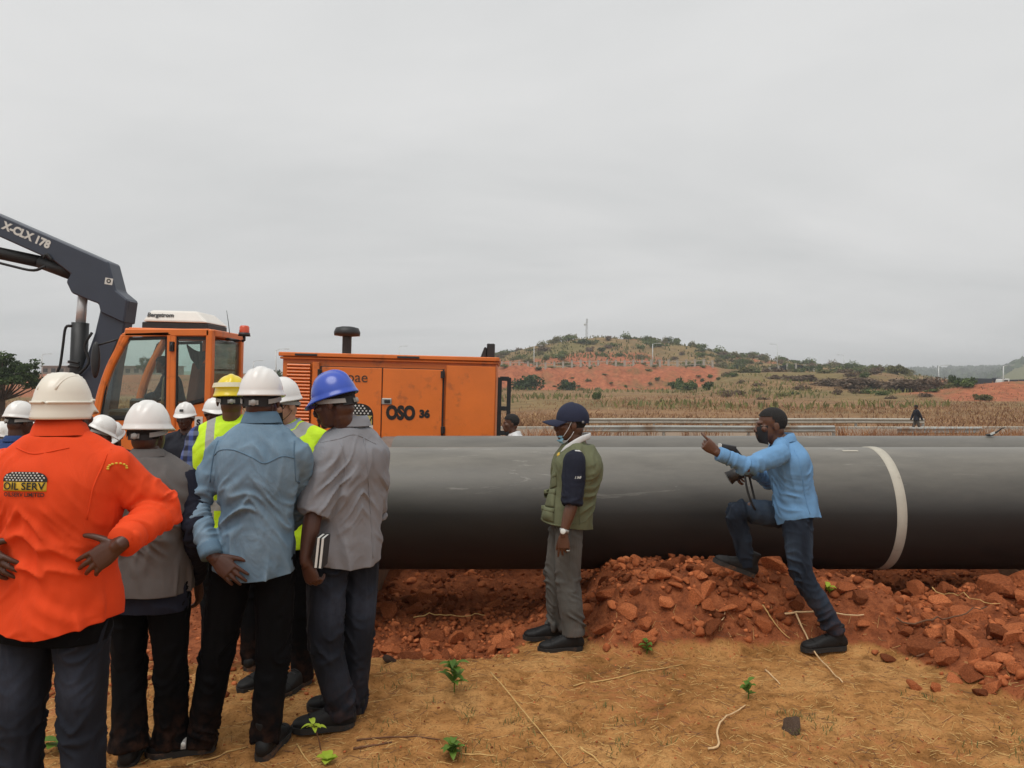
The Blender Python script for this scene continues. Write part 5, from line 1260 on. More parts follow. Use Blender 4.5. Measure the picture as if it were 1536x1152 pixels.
    def body(s, skin, hf, hu=(0, 0, 1), det=True, arms=(), hands={}, vox=.0048, core=True):
        J = s.J; h = s.size/1.75; ms = []
        hp, s.q, s.ax = head_parts(J['head'], hf, hu, J['neck'], det, s.size/1.75*.98+.02)
        ms.append(remesh(hp, vox, 3))
        for k in 'lr':
            if k in hands:
                D, N, T, cu, th = hands[k]; wpt = J[k+'w']; e = J[k+'e']
                P = hand_parts(wpt+nv(D)*.02, D, N, T, cu, th, h*1.0)
                P.append(tube([J[k+'s']*.5+e*.5, e, e*.6+wpt*.4, wpt, wpt+nv(D)*.03], [.045*h, .043*h, .042*h, .027*h, .026*h], n=14, m=3))
                ms.append(remesh(P, .0037, 1))
        if core:
            P = [s.trunk(-.022, -.12, 1.0)]+[s.arm(k, (.05, .045, .038, .034, .026), .9) for k in 'lr']
            for k in 'lr': P.append(tube([J[k+'h'], J[k+'k'], J[k+'a']], [.075*h, .05*h, .036*h], n=10, m=3))
            ms.append(remesh(P, .018, 2))
        o = link('body', joinmeshes(ms), skin, s.root)
        if det:
            r, f, u = s.ax
            for sg in (-1, 1):
                mb = MB(); p = np.array(s.q(sg*.030, .0745, .000)); mb.add(ellip(p, (.0105, .0115, .0048), (r, f, u), 12, 8)); mb.cm = 1; mb.add(ellip(p+f*.008, (.0055, .005, .0055), (r, f, u), 10, 6)); mb.build('eye', [M_EYE, M_IRIS], o, True)
        return o
def s_gap(j, N): return j in (0, N-1)
def mask(P, mat, loops=True, drop=0):
    r, f, u = P.ax; V = []; F = []; n, m = 14, 8
    for i in range(m+1):
        v = i/m
        for j in range(n+1):
            a = (j/n-.5)*2*1.25; z = -.012-.105*v-drop; bul = math.sin(math.pi*v)**.8
            V.append(P.q(math.sin(a)*(.066-.012*v), .018+math.cos(a)*(.074+.015*bul-.018*v)+.010*(1-abs(a)/1.25), z+.012*abs(a)*(1-2*v)))
    for i in range(m):
        for j in range(n): F.append((i*(n+1)+j, (i+1)*(n+1)+j, (i+1)*(n+1)+j+1, i*(n+1)+j+1))
    mb = MB(); mb.add((V, F)); o = mb.build('face_mask', mat, P.root, True)
    for sg in ((-1, 1) if loops else ()):
        mb = MB(); mb.add(tube([P.q(sg*.062, .045, -.025-drop), P.q(sg*.080, .012, .012), P.q(sg*.083, -.02, .0), P.q(sg*.075, .0, -.05), P.q(sg*.055, .045, -.09-drop)], [.0018]*5, n=5, m=4)); mb.build('ear_loop', mat, o, True)
    return o
def ground_at(px, d): return hz((px-CX)/FPX*d, d)

def bvh_of(o):
    me = o.data; co = getco(me); return BVHTree.FromPolygons([tuple(v) for v in co], [tuple(p.vertices) for p in me.polygons])
def proj(bv, pts, d, off):
    d = Vector(d).normalized(); out = []; last = None
    for p in pts:
        p = Vector(p); h = bv.ray_cast(p-d*1.2, d, 2.6)
        q = h[0] if h[0] is not None else (Vector((p.x, last.y, p.z)) if last is not None else p)
        last = q; out.append(q-d*off)
    return out
def seam(P, o, bv, px, d, name='seam', r=.0022, mat=None, dirv=(0, 1, 0), m=6):
    pts = cr_path([tuple(W(a, b, d)-Vector(P.r0)) for a, b in px], m); q = proj(bv, pts, dirv, .0005)
    mb = MB(); mb.add(tube(q, [r]*len(q), n=5, m=1)); return mb.build(name, mat, o, True)
def patch(P, o, bv, quad, d, name, mat, th=.004, n=10, dirv=(0, 1, 0), puff=0):
    """slab laid on a garment: quad = 4 corners in picture pixels (any order round) at distance d"""
    c = [np.array(W(a, b, d))-P.r0 for a, b in quad]; pts = []
    for i in range(n+1):
        for j in range(n+1):
            u, v = i/n, j/n; pts.append((1-u)*(1-v)*c[0]+u*(1-v)*c[1]+u*v*c[2]+(1-u)*v*c[3])
    dv = Vector(dirv).normalized(); lo = proj(bv, pts, dirv, -.002); V = [tuple(x) for x in lo]; F = []
    for k, x in enumerate(lo):
        u, v = (k//(n+1))/n, (k % (n+1))/n; e = min(1, min(u, 1-u, v, 1-v)*n*.9); V.append(tuple(x-dv*(.002+th*(.55+.45*e)+puff*math.sin(math.pi*u)*math.sin(math.pi*v))))
    N = (n+1)**2
    for i in range(n):
        for j in range(n): a = i*(n+1)+j; b = a+n+1; F.append((N+a, N+b, N+b+1, N+a+1))
    edge = [(i, 0) for i in range(n)]+[(n, j) for j in range(n)]+[(i, n) for i in range(n, 0, -1)]+[(0, j) for j in range(n, 0, -1)]
    ids = [i*(n+1)+j for i, j in edge]
    for k in range(len(ids)): a, b = ids[k], ids[(k+1) % len(ids)]; F.append((a, b, N+b, N+a))
    mb = MB(); mb.add((V, F)); return mb.build(name, mat, o, True)
def text_on(P, o, bv, s, px, py, d, size, mat, bold=.0, dirv=(0, 1, 0), off=.003, stretch=1.0, name='lettering'):
    me = text_mesh(s, size, bold, 0); co = getco(me); c = np.array(W(px, py, d))-P.r0
    pts = [c+np.array((x*stretch, 0, y)) for x, y, z in co]; q = proj(bv, pts, dirv, off); setco(me, np.array([list(v) for v in q])); return link(name, me, mat, o, False)

def shoes_for(P, hl, hr, zl=None, zr=None, pl=0, pr=0, mat=None, L=1.0, high=True):
    for k, hd, z, pt in (('l', hl, zl, pl), ('r', hr, zr, pr)):
        a = P.J[k+'a']; zz = (hz(a[0]+P.r0[0], a[1]+P.r0[1]) if z is None else z)-P.r0[2]
        shoe((a[0], a[1], zz+.002), hd, P.root, pt, mat, L, high)

# --- man in the orange shirt, hands on hips
def man_orange():
    d = 2.75; x = (84-CX)/FPX*d; g = hz(x, d)
    J = dict(head=W(97, 620, 2.77), neck=W(93, 655, d), ls=W(14, 704, d), rs=W(173, 704, d), re=W(243, 764, 2.82), rw=W(186, 812, 2.60), le=W(-102, 768, 2.80), lw=W(-42, 818, 2.60),
             pel=W(83, 905, d), lk=W(32, 1085, d), rk=W(124, 1080, d), la=W(26, 1262, d), ra=W(130, 1262, d))
    P = Person((x, d, g), 'man in bright orange work shirt with cream helmet standing hands on hips', (.12, 1), J, 1.74, 1.09, 3, vox=.0075)
    P.body(M_SKIN, (.08, 1, -.02), det=True, hands={'r': ((-.80, -.06, -.55), (.15, 1, .0), (-.5, 0, .8), FLAT, (.8, .6, .1)), 'l': ((.80, -.06, -.55), (-.15, 1, .0), (.5, 0, .8), FLAT, (.8, .6, .1))})
    P.trousers(C_JEAN, (.086, .086, .074, .072, .066), .009)
    o = P.garment('shirt', C_ORANGE, (.080, .077, .068, .063, .050), .029, -.10, None, .0125, tails=.05, belly=.015, flat=(np.array(W(80.5, 722, 2.75))-P.r0, .11))
    P.collar(o, C_ORANGE, .045, .070)
    P.garment('undershirt', C_BLACKT, None, .004, -.19, None, .003, seed=6, top=.14, armhole=True)
    for k in 'lr': P.cuff(k, o, C_ORANGE, .052)
    bv = bvh_of(o)
    def box_px(x0, x1, y0, y1): return [(x0, y0), (x1, y0), (x1, y1), (x0, y1)]
    # badge: black dotted arch over a yellow name panel
    c0 = np.array(W(80.5, 724, d))-P.r0; k = d/FPX; w = 34*k
    arch = [(-w, 10.2*k), (-w, 14*k)]+[(-w*math.cos(t)**.5 if math.cos(t) >= 0 else w*abs(math.cos(t))**.5, 13*k+11*k*math.sin(t)) for t in np.linspace(.15, math.pi-.15, 12)]+[(w, 14*k), (w, 10.2*k)]
    bm = bmesh.new(); vs = [bm.verts.new((c0[0]+a, c0[1], c0[2]+b)) for a, b in arch]; bm.faces.new(vs); bmesh.ops.triangulate(bm, faces=bm.faces[:])
    bmesh.ops.subdivide_edges(bm, edges=bm.edges[:], cuts=5, use_grid_fill=True); me = bpy.data.meshes.new('b'); bm.to_mesh(me); bm.free()
    setco(me, np.array([list(v) for v in proj(bv, getco(me), (0, 1, 0), .004)])); link('badge', me, M_LETTERK, o, False)
    pp = patch(P, o, bv, box_px(47.5, 113.5, 713, 727), d, 'badge_panel', M_YEL, .004, 6)
    text_on(P, o, bvh_of(pp), 'OIL SERV', 80.5, 720.3, d, 14.5*k, M_LETTERK, .0006, off=.0035, stretch=1.1)
    text_on(P, o, bv, 'OILSERV LIMITED', 81, 732, d, 8.2*k, M_LETTERK, .0004, off=.005)
    mb = MB()
    for rr in range(4):
        for i in range(-6, 7):
            xx = (i+.5*(rr % 2))*5.4*k; zz = (2.3+rr*3.3)*k+ (724-714)*k
            if abs(xx) < w*.93-rr*rr*.9*k: 
                q = proj(bv, [(c0[0]+xx, c0[1], c0[2]+zz)], (0, 1, 0), .0055)[0]; mb.add(ellip(q, (1.55*k, .0015, 1.35*k), None, 8, 4))
    mb.build('badge_dots', M_LETTERW, o, True)
    # yellow embroidered sun on the shoulder
    mb = MB(); cs = np.array(W(190, 697, d))-P.r0
    for i in range(9):
        a = math.pi*(i/8)*1.05-.1; p = cs+np.array((-math.cos(a)*11*k, 0, math.sin(a)*7*k-2*k)); q = proj(bv, [p], (0, 1, 0), .003)[0]; mb.add(ellip(q, (2.6*k, .002, 1.6*k), None, 8, 4))
    mb.build('embroidery', M_YEL, o, True)
    seam(P, o, bv, [(50, 668), (84, 676), (130, 668)], d, mat=C_ORANGE, r=.0025); seam(P, o, bv, [(176, 672), (168, 720), (160, 770)], d, mat=C_ORANGE, r=.003); seam(P, o, bv, [(10, 674), (12, 720), (14, 770)], d, mat=C_ORANGE, r=.003)
    hair(P.q, P.ax, P.root); helmet(P.q, P.ax, M_HELC, P.root, 'bead', .93)
    shoes_for(P, (.1, 1), (.2, 1))
man_orange()

# --- man in the grey sleeveless vest
def man_greyvest():
    d = 3.56; x = (222-CX)/FPX*d; g = hz(x, d)
    J = dict(head=W(223, 650, 3.58), neck=W(225, 686, d), ls=W(172, 722, d), rs=W(278, 722, d), le=W(156, 800, 3.5), lw=W(160, 870, 3.7), re=W(296, 800, 3.52), rw=W(296, 868, 3.75), pel=W(222, 856, d),
             lk=W(194, 1000, d), rk=W(256, 1000, d), la=W(193, 1108, 3.5), ra=W(258, 1098, 3.6))
    P = Person((x, d, g), 'man in grey sleeveless vest and black trousers with white helmet, seen from behind', (.05, 1), J, 1.62, 1.04, 8, vox=.008)
    P.body(M_SKIN, (.1, 1, -.05), det=False, hands={k: ((.0, .3, -1), (1 if k == 'l' else -1, 0, 0), (0, 1, 0), RELAX, (.5, .7, .2)) for k in 'lr'})
    P.trousers(C_BLACKT, (.098, .094, .080, .080, .080), .009, flare=.018, stack=1.6)
    s = P.garment('shirt', C_NAVY, (.070, .068, .062, .058, .046), .010, -.32, None, .006, seed=4)
    v = P.garment('vest', C_VESTG, None, .030, -.17, None, .008, seed=9, extra=P.shoulders(.016))
    P.collar(v, C_VESTG, .022, .068); bv = bvh_of(v); seam(P, v, bv, [(180, 735), (225, 742), (272, 735)], d, mat=C_VESTG)
    hair(P.q, P.ax, P.root); helmet(P.q, P.ax, M_HELW, P.root, 'std', 1.0)
    shoes_for(P, (-.25, 1), (.1, 1))
man_greyvest()

# --- man in the washed denim shirt
def man_denim():
    d = 3.62; x = (375-CX)/FPX*d; g = hz(x, d)
    J = dict(head=W(393, 600, 3.64), neck=W(393, 636, d), ls=W(332, 680, d), rs=W(446, 680, d), le=W(292, 758, 3.56), lw=W(317, 832, 3.45), re=W(450, 762, 3.80), rw=W(425, 795, 4.05),
             pel=W(383, 828, d), lk=W(325, 985, 3.62), rk=W(409, 985, 3.62), la=W(302, 1103, 3.62), ra=W(399, 1097, 3.58))
    P = Person((x, d, g), 'man in washed blue denim shirt and black trousers with white helmet, seen from behind', (-.08, 1), J, 1.79, .95, 5, vox=.0075)
    P.body(M_SKIN, (.0, 1, -.02), det=False, hands={'l': ((.75, -.05, -.66), (-.3, .9, -.1), (0, 0, 1), FLAT, (.5, .7, .1)), 'r': ((-.3, .9, .1), (-1, 0, 0), (0, 0, 1), RELAX, (.4, .7, .3))})
    P.trousers(C_BLACKT, (.098, .092, .075, .070, .066), .008, stack=1.2)
    o = P.garment('shirt', C_DENIMS, (.070, .065, .057, .051, .043), .014, -.15, None, .0085, tails=.035)
    P.collar(o, C_DENIMS, .040, .064)
    for k in 'lr': P.cuff(k, o, C_DENIMS, .045)
    bv = bvh_of(o); seam(P, o, bv, [(328, 682), (345, 672), (368, 671), (392, 680), (412, 690), (434, 681), (449, 685)], d, mat=C_DENIMS, r=.0028)
    seam(P, o, bv, [(332, 660), (328, 690), (326, 720)], d, mat=C_DENIMS, r=.003); seam(P, o, bv, [(446, 660), (449, 690), (449, 725)], d, mat=C_DENIMS, r=.003)
    hair(P.q, P.ax, P.root); helmet(P.q, P.ax, M_HELW, P.root, 'std', 1.02)
    shoes_for(P, (-1, -.25), (.05, 1))
    a = P.J['la']; mb = MB(); hd = nv((-1, -.25, 0)); sd = np.array((-hd[1], hd[0], 0.)); c = np.array((a[0], a[1], hz(a[0]+P.r0[0], a[1]+P.r0[1])-P.r0[2]))+hd*.07
    mb.add(tube([c+sd*.062+np.array((0, 0, .045)), c+sd*.04+np.array((0, 0, .088)), c+np.array((0, 0, .102)), c-sd*.04+np.array((0, 0, .088)), c-sd*.062+np.array((0, 0, .045))], [(.012, .003)]*5, ref=tuple(hd), n=8, m=3)); st = mb.build('shoe_strap', M_STRAP, P.root, True)
    mb = MB(); mb.add(ellip(c+sd*.058+np.array((0, 0, .066)), (.011, .006, .011))); mb.build('stud', M_LETTERW, st, True)
man_denim()

# --- man in the grey short-sleeved shirt, blue helmet, holding a notebook
def man_blue():
    d = 3.9; x = (512-CX)/FPX*d; g = hz(x, d)
    J = dict(head=W(501, 604, 3.84), neck=W(527, 641, 3.9), ls=W(493, 689, 3.77), rs=W(558, 682, 4.03), le=W(471, 768, 3.70), lw=W(458, 838, 3.64), re=W(556, 765, 4.2), rw=W(515, 792, 4.36),
             pel=W(517, 812, 3.92), lk=W(488, 965, 3.82), rk=W(535, 962, 3.98), la=W(512, 1062, 3.86), ra=W(528, 1052, 4.02))
    P = Person((x, d, g), 'man in grey short sleeved shirt and blue helmet holding a notebook', (-.72, .7), J, 1.77, .99, 11, vox=.0075)
    P.body(M_SKIN, (-.95, .22, -.22), (0, 0, 1), det=True, hands={'l': ((.30, .05, -.95), (.35, .94, .1), (-.9, .4, -.3), GRIP, (.3, .8, .5)), 'r': ((-.8, .4, .1), (0, 0, -1), (0, 1, 0), RELAX, (.4, .7, .3))})
    P.trousers(C_JEAN, (.098, .098, .084, .077, .070), .009, stack=1.6)
    o = P.garment('shirt', C_GREY, (.084, .088, .082, .08, .08), .020, -.16, None, .010, upto=(-.12, -.12), tails=.03)
    P.collar(o, C_GREY, .040, .070)
    bv = bvh_of(o); seam(P, o, bv, [(478, 660), (505, 655), (530, 650), (562, 665)], d, mat=C_GREY, r=.0025, dirv=(-.3, 1, 0)); seam(P, o, bv, [(543, 655), (550, 720), (556, 790), (558, 835)], d, mat=C_GREY, r=.003, dirv=(-.3, 1, 0)); seam(P, o, bv, [(508, 662), (514, 690), (507, 722)], d, mat=C_GREY, r=.003, dirv=(-.3, 1, 0))
    mb = MB()
    for sg in (-1, 1):
        pts = [P.q(sg*.030+math.cos(t)*.024, .101-abs(sg*.030+math.cos(t)*.024)*.25, .0+math.sin(t)*.018) for t in np.linspace(0, 2*math.pi, 14)]; mb.add(tube(pts, [.0018]*14, n=5, m=1)); mb.add(tube([P.q(sg*.056, .088, .005), P.q(sg*.074, .04, .008), P.q(sg*.079, -.01, .012)], [.0018]*3, n=5, m=2))
    mb.build('spectacles', M_BLACKP, P.root, True)
    hair(P.q, P.ax, P.root); helmet(P.q, P.ax, M_HELB, P.root, 'ridge', 1.03, tilt=-.08)
    shoes_for(P, (-.95, -.15), (-.95, .1))
    # notebook: a thing of its own, spine in the palm
    wp = W(481, 826, 3.60); root = empty('notebook', tuple(wp), (0, R_(6), 0)); tag(root, 'black notebook with white page edges held by the man in blue helmet', 'notebook')
    L = .145
    for k in (-1, 1):
        mb = MB(); mb.add(box((.0125*k*.8+.006, .0, 0), (.011, .10, L-.006))); mb.build('pages', M_LETTERW, root)
    mb = MB()
    for xx in (-.013, .006, .025): mb.add(box((xx-.001, .0015, 0), (.004, .108, L)))
    mb.add(box((.004, .056, 0), (.036, .004, L))); mb.build('cover', M_BLACKP, root, bevel=.0006)
man_blue()

# --- two men in yellow vests behind
def man_yellowhelmet():
    d = 4.75; x = (347-CX)/FPX*d; g = hz(x, d)
    J = dict(head=W(347, 600, d), neck=W(350, 634, d), ls=W(300, 658, d), rs=W(400, 658, d), le=W(279, 722, 4.72), lw=W(300, 765, 4.95), re=W(418, 720, 4.8), rw=W(405, 765, 5.0), pel=W(348, 800, d))
    P = Person((x, d, g), 'man in yellow reflective vest over plaid shirt with yellow helmet', (-.3, 1), J, 1.77, 1.08, 14, vox=.010)
    P.body(M_SKINB, (-.35, .95, -.05), det=False, hands={k: ((.1, .6, -.6), (1 if k == 'l' else -1, 0, 0), (0, 0, 1), RELAX, (.4, .7, .3)) for k in 'lr'})
    P.trousers(C_BLACKT, amp=.007)
    P.garment('shirt', M_PLAID, (.078, .074, .066, .060, .047), .010, -.12, None, .006)
    hm = hivis_mat('yellow_vest_a', P.R, P.J['pel'][2]+.20); v = P.garment('vest', hm, None, .030, -.12, None, .006, extra=P.shoulders(.018))
    hair(P.q, P.ax, P.root); helmet(P.q, P.ax, M_HELY, P.root, 'ridge', 1.02)
    # pale stripe round the helmet
    r, f, u = P.ax; c = np.array(P.q(0, -.01, .03)); mb = MB(); pts = [c+(r*math.sin(t)*.104+f*math.cos(t)*.121+u*(.058))*1.02 for t in np.linspace(0, 2*math.pi, 41)]
    v_ = []; ff = []
    for i, p in enumerate(pts): dd = nv(p-c); v_ += [p+u*.016-dd*.0035, p-u*.016+dd*.0065]
    for i in range(40): ff.append((2*i, 2*i+1, 2*i+3, 2*i+2))
    mb.add((v_, ff)); mb.build('helmet_stripe', plain('pale_tape', S(214, 206, 176), .5, var=.05), P.root, True)
    shoes_for(P, (-.3, 1), (0, 1))
man_yellowhelmet()
def man_masked():
    d = 4.5; x = (432-CX)/FPX*d; g = hz(x, d)
    J = dict(head=W(422, 606, 4.46), neck=W(431, 642, d), rs=W(386, 664, d), ls=W(482, 664, d), re=W(372, 725, 4.45), rw=W(384, 770, 4.3), le=W(497, 730, 4.52), lw=W(480, 780, 4.4), pel=W(432, 800, d))
    P = Person((x, d, g), 'man with black face mask, glasses and white helmet in yellow reflective vest', (-.45, -.9), J, 1.74, 1.04, 17, vox=.010)
    P.body(M_SKINL, (-.55, -.83, -.1), det=True, hands={k: ((-.1, -.3, -.9), (1 if k == 'r' else -1, 0, 0), (0, -1, 0), RELAX, (.4, .7, .3)) for k in 'lr'})
    P.trousers(C_BLACKT, amp=.007)
    s = P.garment('shirt', cloth('pale_blue_shirt', S(150, 162, 182), .06), (.070, .066, .058, .052, .044), .008, -.1, None, .005); P.collar(s, s.data.materials[0], .035, .066)
    P.garment('vest', hivis_mat('yellow_vest_b', P.R, P.J['pel'][2]+.22), None, .030, -.10, None, .006, extra=P.shoulders(.020))
    mask(P, plain('black_cloth_mask', S(24, 24, 26), .85, var=.1)); hair(P.q, P.ax, P.root); helmet(P.q, P.ax, M_HELW, P.root, 'std', 1.0)
    mb = MB()
    for sg in (-1, 1):
        pts = [P.q(sg*.031+math.cos(t)*.025, .102-abs(sg*.03+math.cos(t)*.025)*.25, .0+math.sin(t)*.018) for t in np.linspace(0, 2*math.pi, 14)]; mb.add(tube(pts, [.0018]*14, n=5, m=1)); mb.add(tube([P.q(sg*.056, .088, .005), P.q(sg*.074, .04, .008), P.q(sg*.079, -.01, .012)], [.0018]*3, n=5, m=2))
    mb.build('spectacles', M_BLACKP, P.root, True); shoes_for(P, (-.4, -.9), (-.6, -.8))
man_masked()

# --- man in cap and olive vest, in front of the pipe
def man_cap():
    d = 5.35; x = (855-CX)/FPX*d; g = hz(x, d)
    J = dict(head=W(856, 636, d), neck=W(867, 666, d), ls=W(862, 694, 5.16), rs=W(862, 692, 5.54), le=W(858, 755, 5.10), lw=W(846, 797, 5.07), re=W(850, 752, 5.62), rw=W(838, 795, 5.58),
             pel=W(850, 776, d), lk=W(852, 866, 5.26), rk=W(836, 860, 5.42), la=W(860, 944, 5.22), ra=W(836, 930, 5.46))
    P = Person((x, d, g), 'man in navy cap and olive pocket vest standing in front of the pipe', (-1, -.10), J, 1.69, .98, 21, vox=.0072, deep=1.16)
    P.body(M_SKINB, (-1, -.08, .02), det=True, hands={'l': ((-.02, -.02, -1), (.25, 1, 0), (-1, 0, 0), [(.15, .2, .1), (.35, .5, .3), (.6, .7, .4), (.7, .8, .4)], (.35, .9, .25)), 'r': ((-.05, 0, -1), (0, -1, 0), (-1, 0, 0), RELAX, (.4, .9, .3))})
    P.trousers(C_GREYT, (.100, .102, .092, .086, .078), .009, stack=1.6)
    s = P.garment('shirt', C_NAVY, (.080, .080, .074, .07, .07), .006, -.05, None, .006, upto=(-.06, -.06));
    for sg in (-1, 1):                               # folded white collar running down to the throat
        q = lambda x, y, z: P.J['neck']+P.R*x*sg*1.18+P.F*y*1.08+np.array((0, 0, z+.030))
        mb = MB(); mb.add(tube([q(.0, -.080, .030), q(.050, -.062, .028), q(.078, -.010, .012), (q(.080, .040, -.018)), q(.060, .092, -.060), q(.022, .125, -.105)], [(.020, .006), (.020, .006), (.021, .006), (.021, .006), (.020, .006), (.010, .005)], ref=(0, 0, 1), n=10, m=5)); mb.build('collar', C_WHITE, s, True)
    v = P.garment('vest', C_OLIVE, None, .030, -.08, None, .007, extra=P.shoulders(.010), seed=3)
    bv = bvh_of(v); D = (.25, 1, .0)
    for quad, puff in (([(823, 715), (838, 705), (840, 726), (826, 733)], .012), ([(816, 735), (838, 730), (838, 756), (817, 758)], .020), ([(812, 758), (838, 757), (838, 777), (812, 776)], .020)):
        p = patch(P, v, bv, quad, d, 'pocket', C_OLIVE, .008, 8, D, puff)
        t = .32; flap = [quad[0], quad[1], tuple(np.array(quad[1])*(1-t)+np.array(quad[2])*t), tuple(np.array(quad[0])*(1-t)+np.array(quad[3])*t)]
        patch(P, v, bv, flap, d, 'pocket_flap', C_OLIVE, .014, 6, D, puff*.6)
    seam(P, v, bv, [(868, 668), (874, 720), (876, 780)], d, mat=C_OLIVE, r=.003, dirv=D); seam(P, v, bv, [(812, 777), (845, 781), (884, 776)], d, mat=C_OLIVE, r=.004, dirv=D)
    bs = bvh_of(s); patch(P, s, bs, [(858, 676), (868, 677), (869, 685), (859, 684)], d, 'shoulder_tab', C_WHITE, .004, 4, (.0, 1, -.25))
    text_on(P, s, bs, '/ /AF', 862, 709, d, .022, M_LETTERW, .0006, (0, 1, 0), .003, name='sleeve_print')
    patch(P, v, bv, [(836, 680), (841, 677), (842, 681), (837, 684)], d, 'pin', M_YEL, .003, 3, D)
    # watch and ring
    h = P.J['lw']; e = P.J['le']; dd = nv(h-e); c = h-dd*.005; mb = MB(); mb.add(tube([c-dd*.010, c+dd*.010], [.0325, .0325], n=20, m=1)); wt = mb.build('watch_strap', M_GALV, P.root, True)
    n_ = nv(np.array((-.35, -1, 0))); mb = MB(); mb.add(ellip(c+n_*.031, (.019, .006, .019), (nv(np.cross(n_, dd)), n_, dd), 18, 8)); mb.build('watch_face', M_LETTERW, wt, True)
    mb = MB(); rp = h+np.array((.01, -.012, -.105)); mb.add(lathe([(.0105, -.004), (.0125, -.004), (.0125, .004), (.0105, .004)], 14, tuple(rp+np.array((.016, .0, -.02))), 'z')); mb.build('ring', M_GALV, P.root, True)
    # cap
    cm = plain('navy_cap_cotton', S(26, 32, 56), .85, var=.12, scale=14, bump=.2, bscale=200); r, f, u = P.ax
    V, F = ellip((0, 0, 0), (.092, .117, .112), None, 40, 24); K2 = [k for k in F if all(V[i][2] > -.022-.25*max(0, -V[i][1]-.02) for i in k)]
    c = np.array(P.q(0, -.014, .038)); V = [c+r*p[0]+f*p[1]+u*(p[2]*(1.06 if p[1] > 0 else 1.0)) for p in V]; mb = MB(); mb.add((V, K2)); cap = mb.build('cap', cm, P.root, True)
    V = []; F = []; n, m = 16, 6
    for lay in (0, 1):
        for i in range(m+1):
            for j in range(n+1):
                a = (j/n-.5)*2.3; t = i/m; bx = math.sin(a)*.087; by = math.cos(a)*.108; L = .105*math.cos(a*.62)
                V.append(c+r*(bx*(1-.06*t))+f*(by+L*t)+u*(-.006-.016*t*t-.034*(bx/.087)**2*(.4+.6*t)-.006*lay))
    N = (m+1)*(n+1)
    for i in range(m):
        for j in range(n): a = i*(n+1)+j; F.append((a, a+1, a+n+2, a+n+1)); F.append((N+a, N+a+n+1, N+a+n+2, N+a+1))
    for j in range(n): a = m*(n+1)+j; F.append((a, a+1, N+a+1, N+a))
    mb = MB(); mb.add((V, F)); mb.build('peak', cm, cap, True)
    mb = MB(); mb.add(ellip(c+u*.110, (.008, .008, .005))); mb.build('button', cm, cap, True)
    mb = MB(); p = np.array(P.q(-.079, -.075, .020)); mb.add(lathe([(.004, -.002), (.008, -.002), (.008, .002), (.004, .002)], 12, tuple(p+np.array((0, -.012, 0))), 'y')); mb.build('eyelet', M_STRAP, cap, True)
    hair(P.q, P.ax, P.root)
    # surgical mask pulled under the chin, pale loops
    mm = plain('blue_surgical_mask', S(124, 170, 190), .8, var=.06, scale=30); V = []; F = []
    for i in range(7):
        for j in range(11):
            a = (j/10-.5)*1.9; V.append(P.q(math.sin(a)*.056, .026+math.cos(a)*(.062+.012*math.sin(i*1.9)), -.084-.009*i))
    for i in range(6):
        for j in range(10): a = i*11+j; F.append((a, a+11, a+12, a+1))
    mb = MB(); mb.add((V, F)); fm = mb.build('face_mask', mm, P.root, True)
    for sg in (-1, 1):
        for pts in ([P.q(sg*.052, .060, -.088), P.q(sg*.072, .030, -.035), P.q(sg*.082, .008, .018)], [P.q(sg*.050, .050, -.135), P.q(sg*.068, .010, -.09), P.q(sg*.076, -.012, -.05)]):
            mb = MB(); mb.add(tube(pts, [.0024]*3, n=5, m=3)); mb.build('ear_loop', C_WHITE, fm, True)
        mb = MB(); mb.add(tube([P.q(sg*.056, .092, .006), P.q(sg*.074, .04, .010), P.q(sg*.080, .0, .012)], [.0022]*3, n=5, m=2)); mb.build('spectacle_arm', M_GALV, P.root, True)
    shoes_for(P, (-1, -.12), (-1, -.05), None, None, 0, .0)
man_cap()

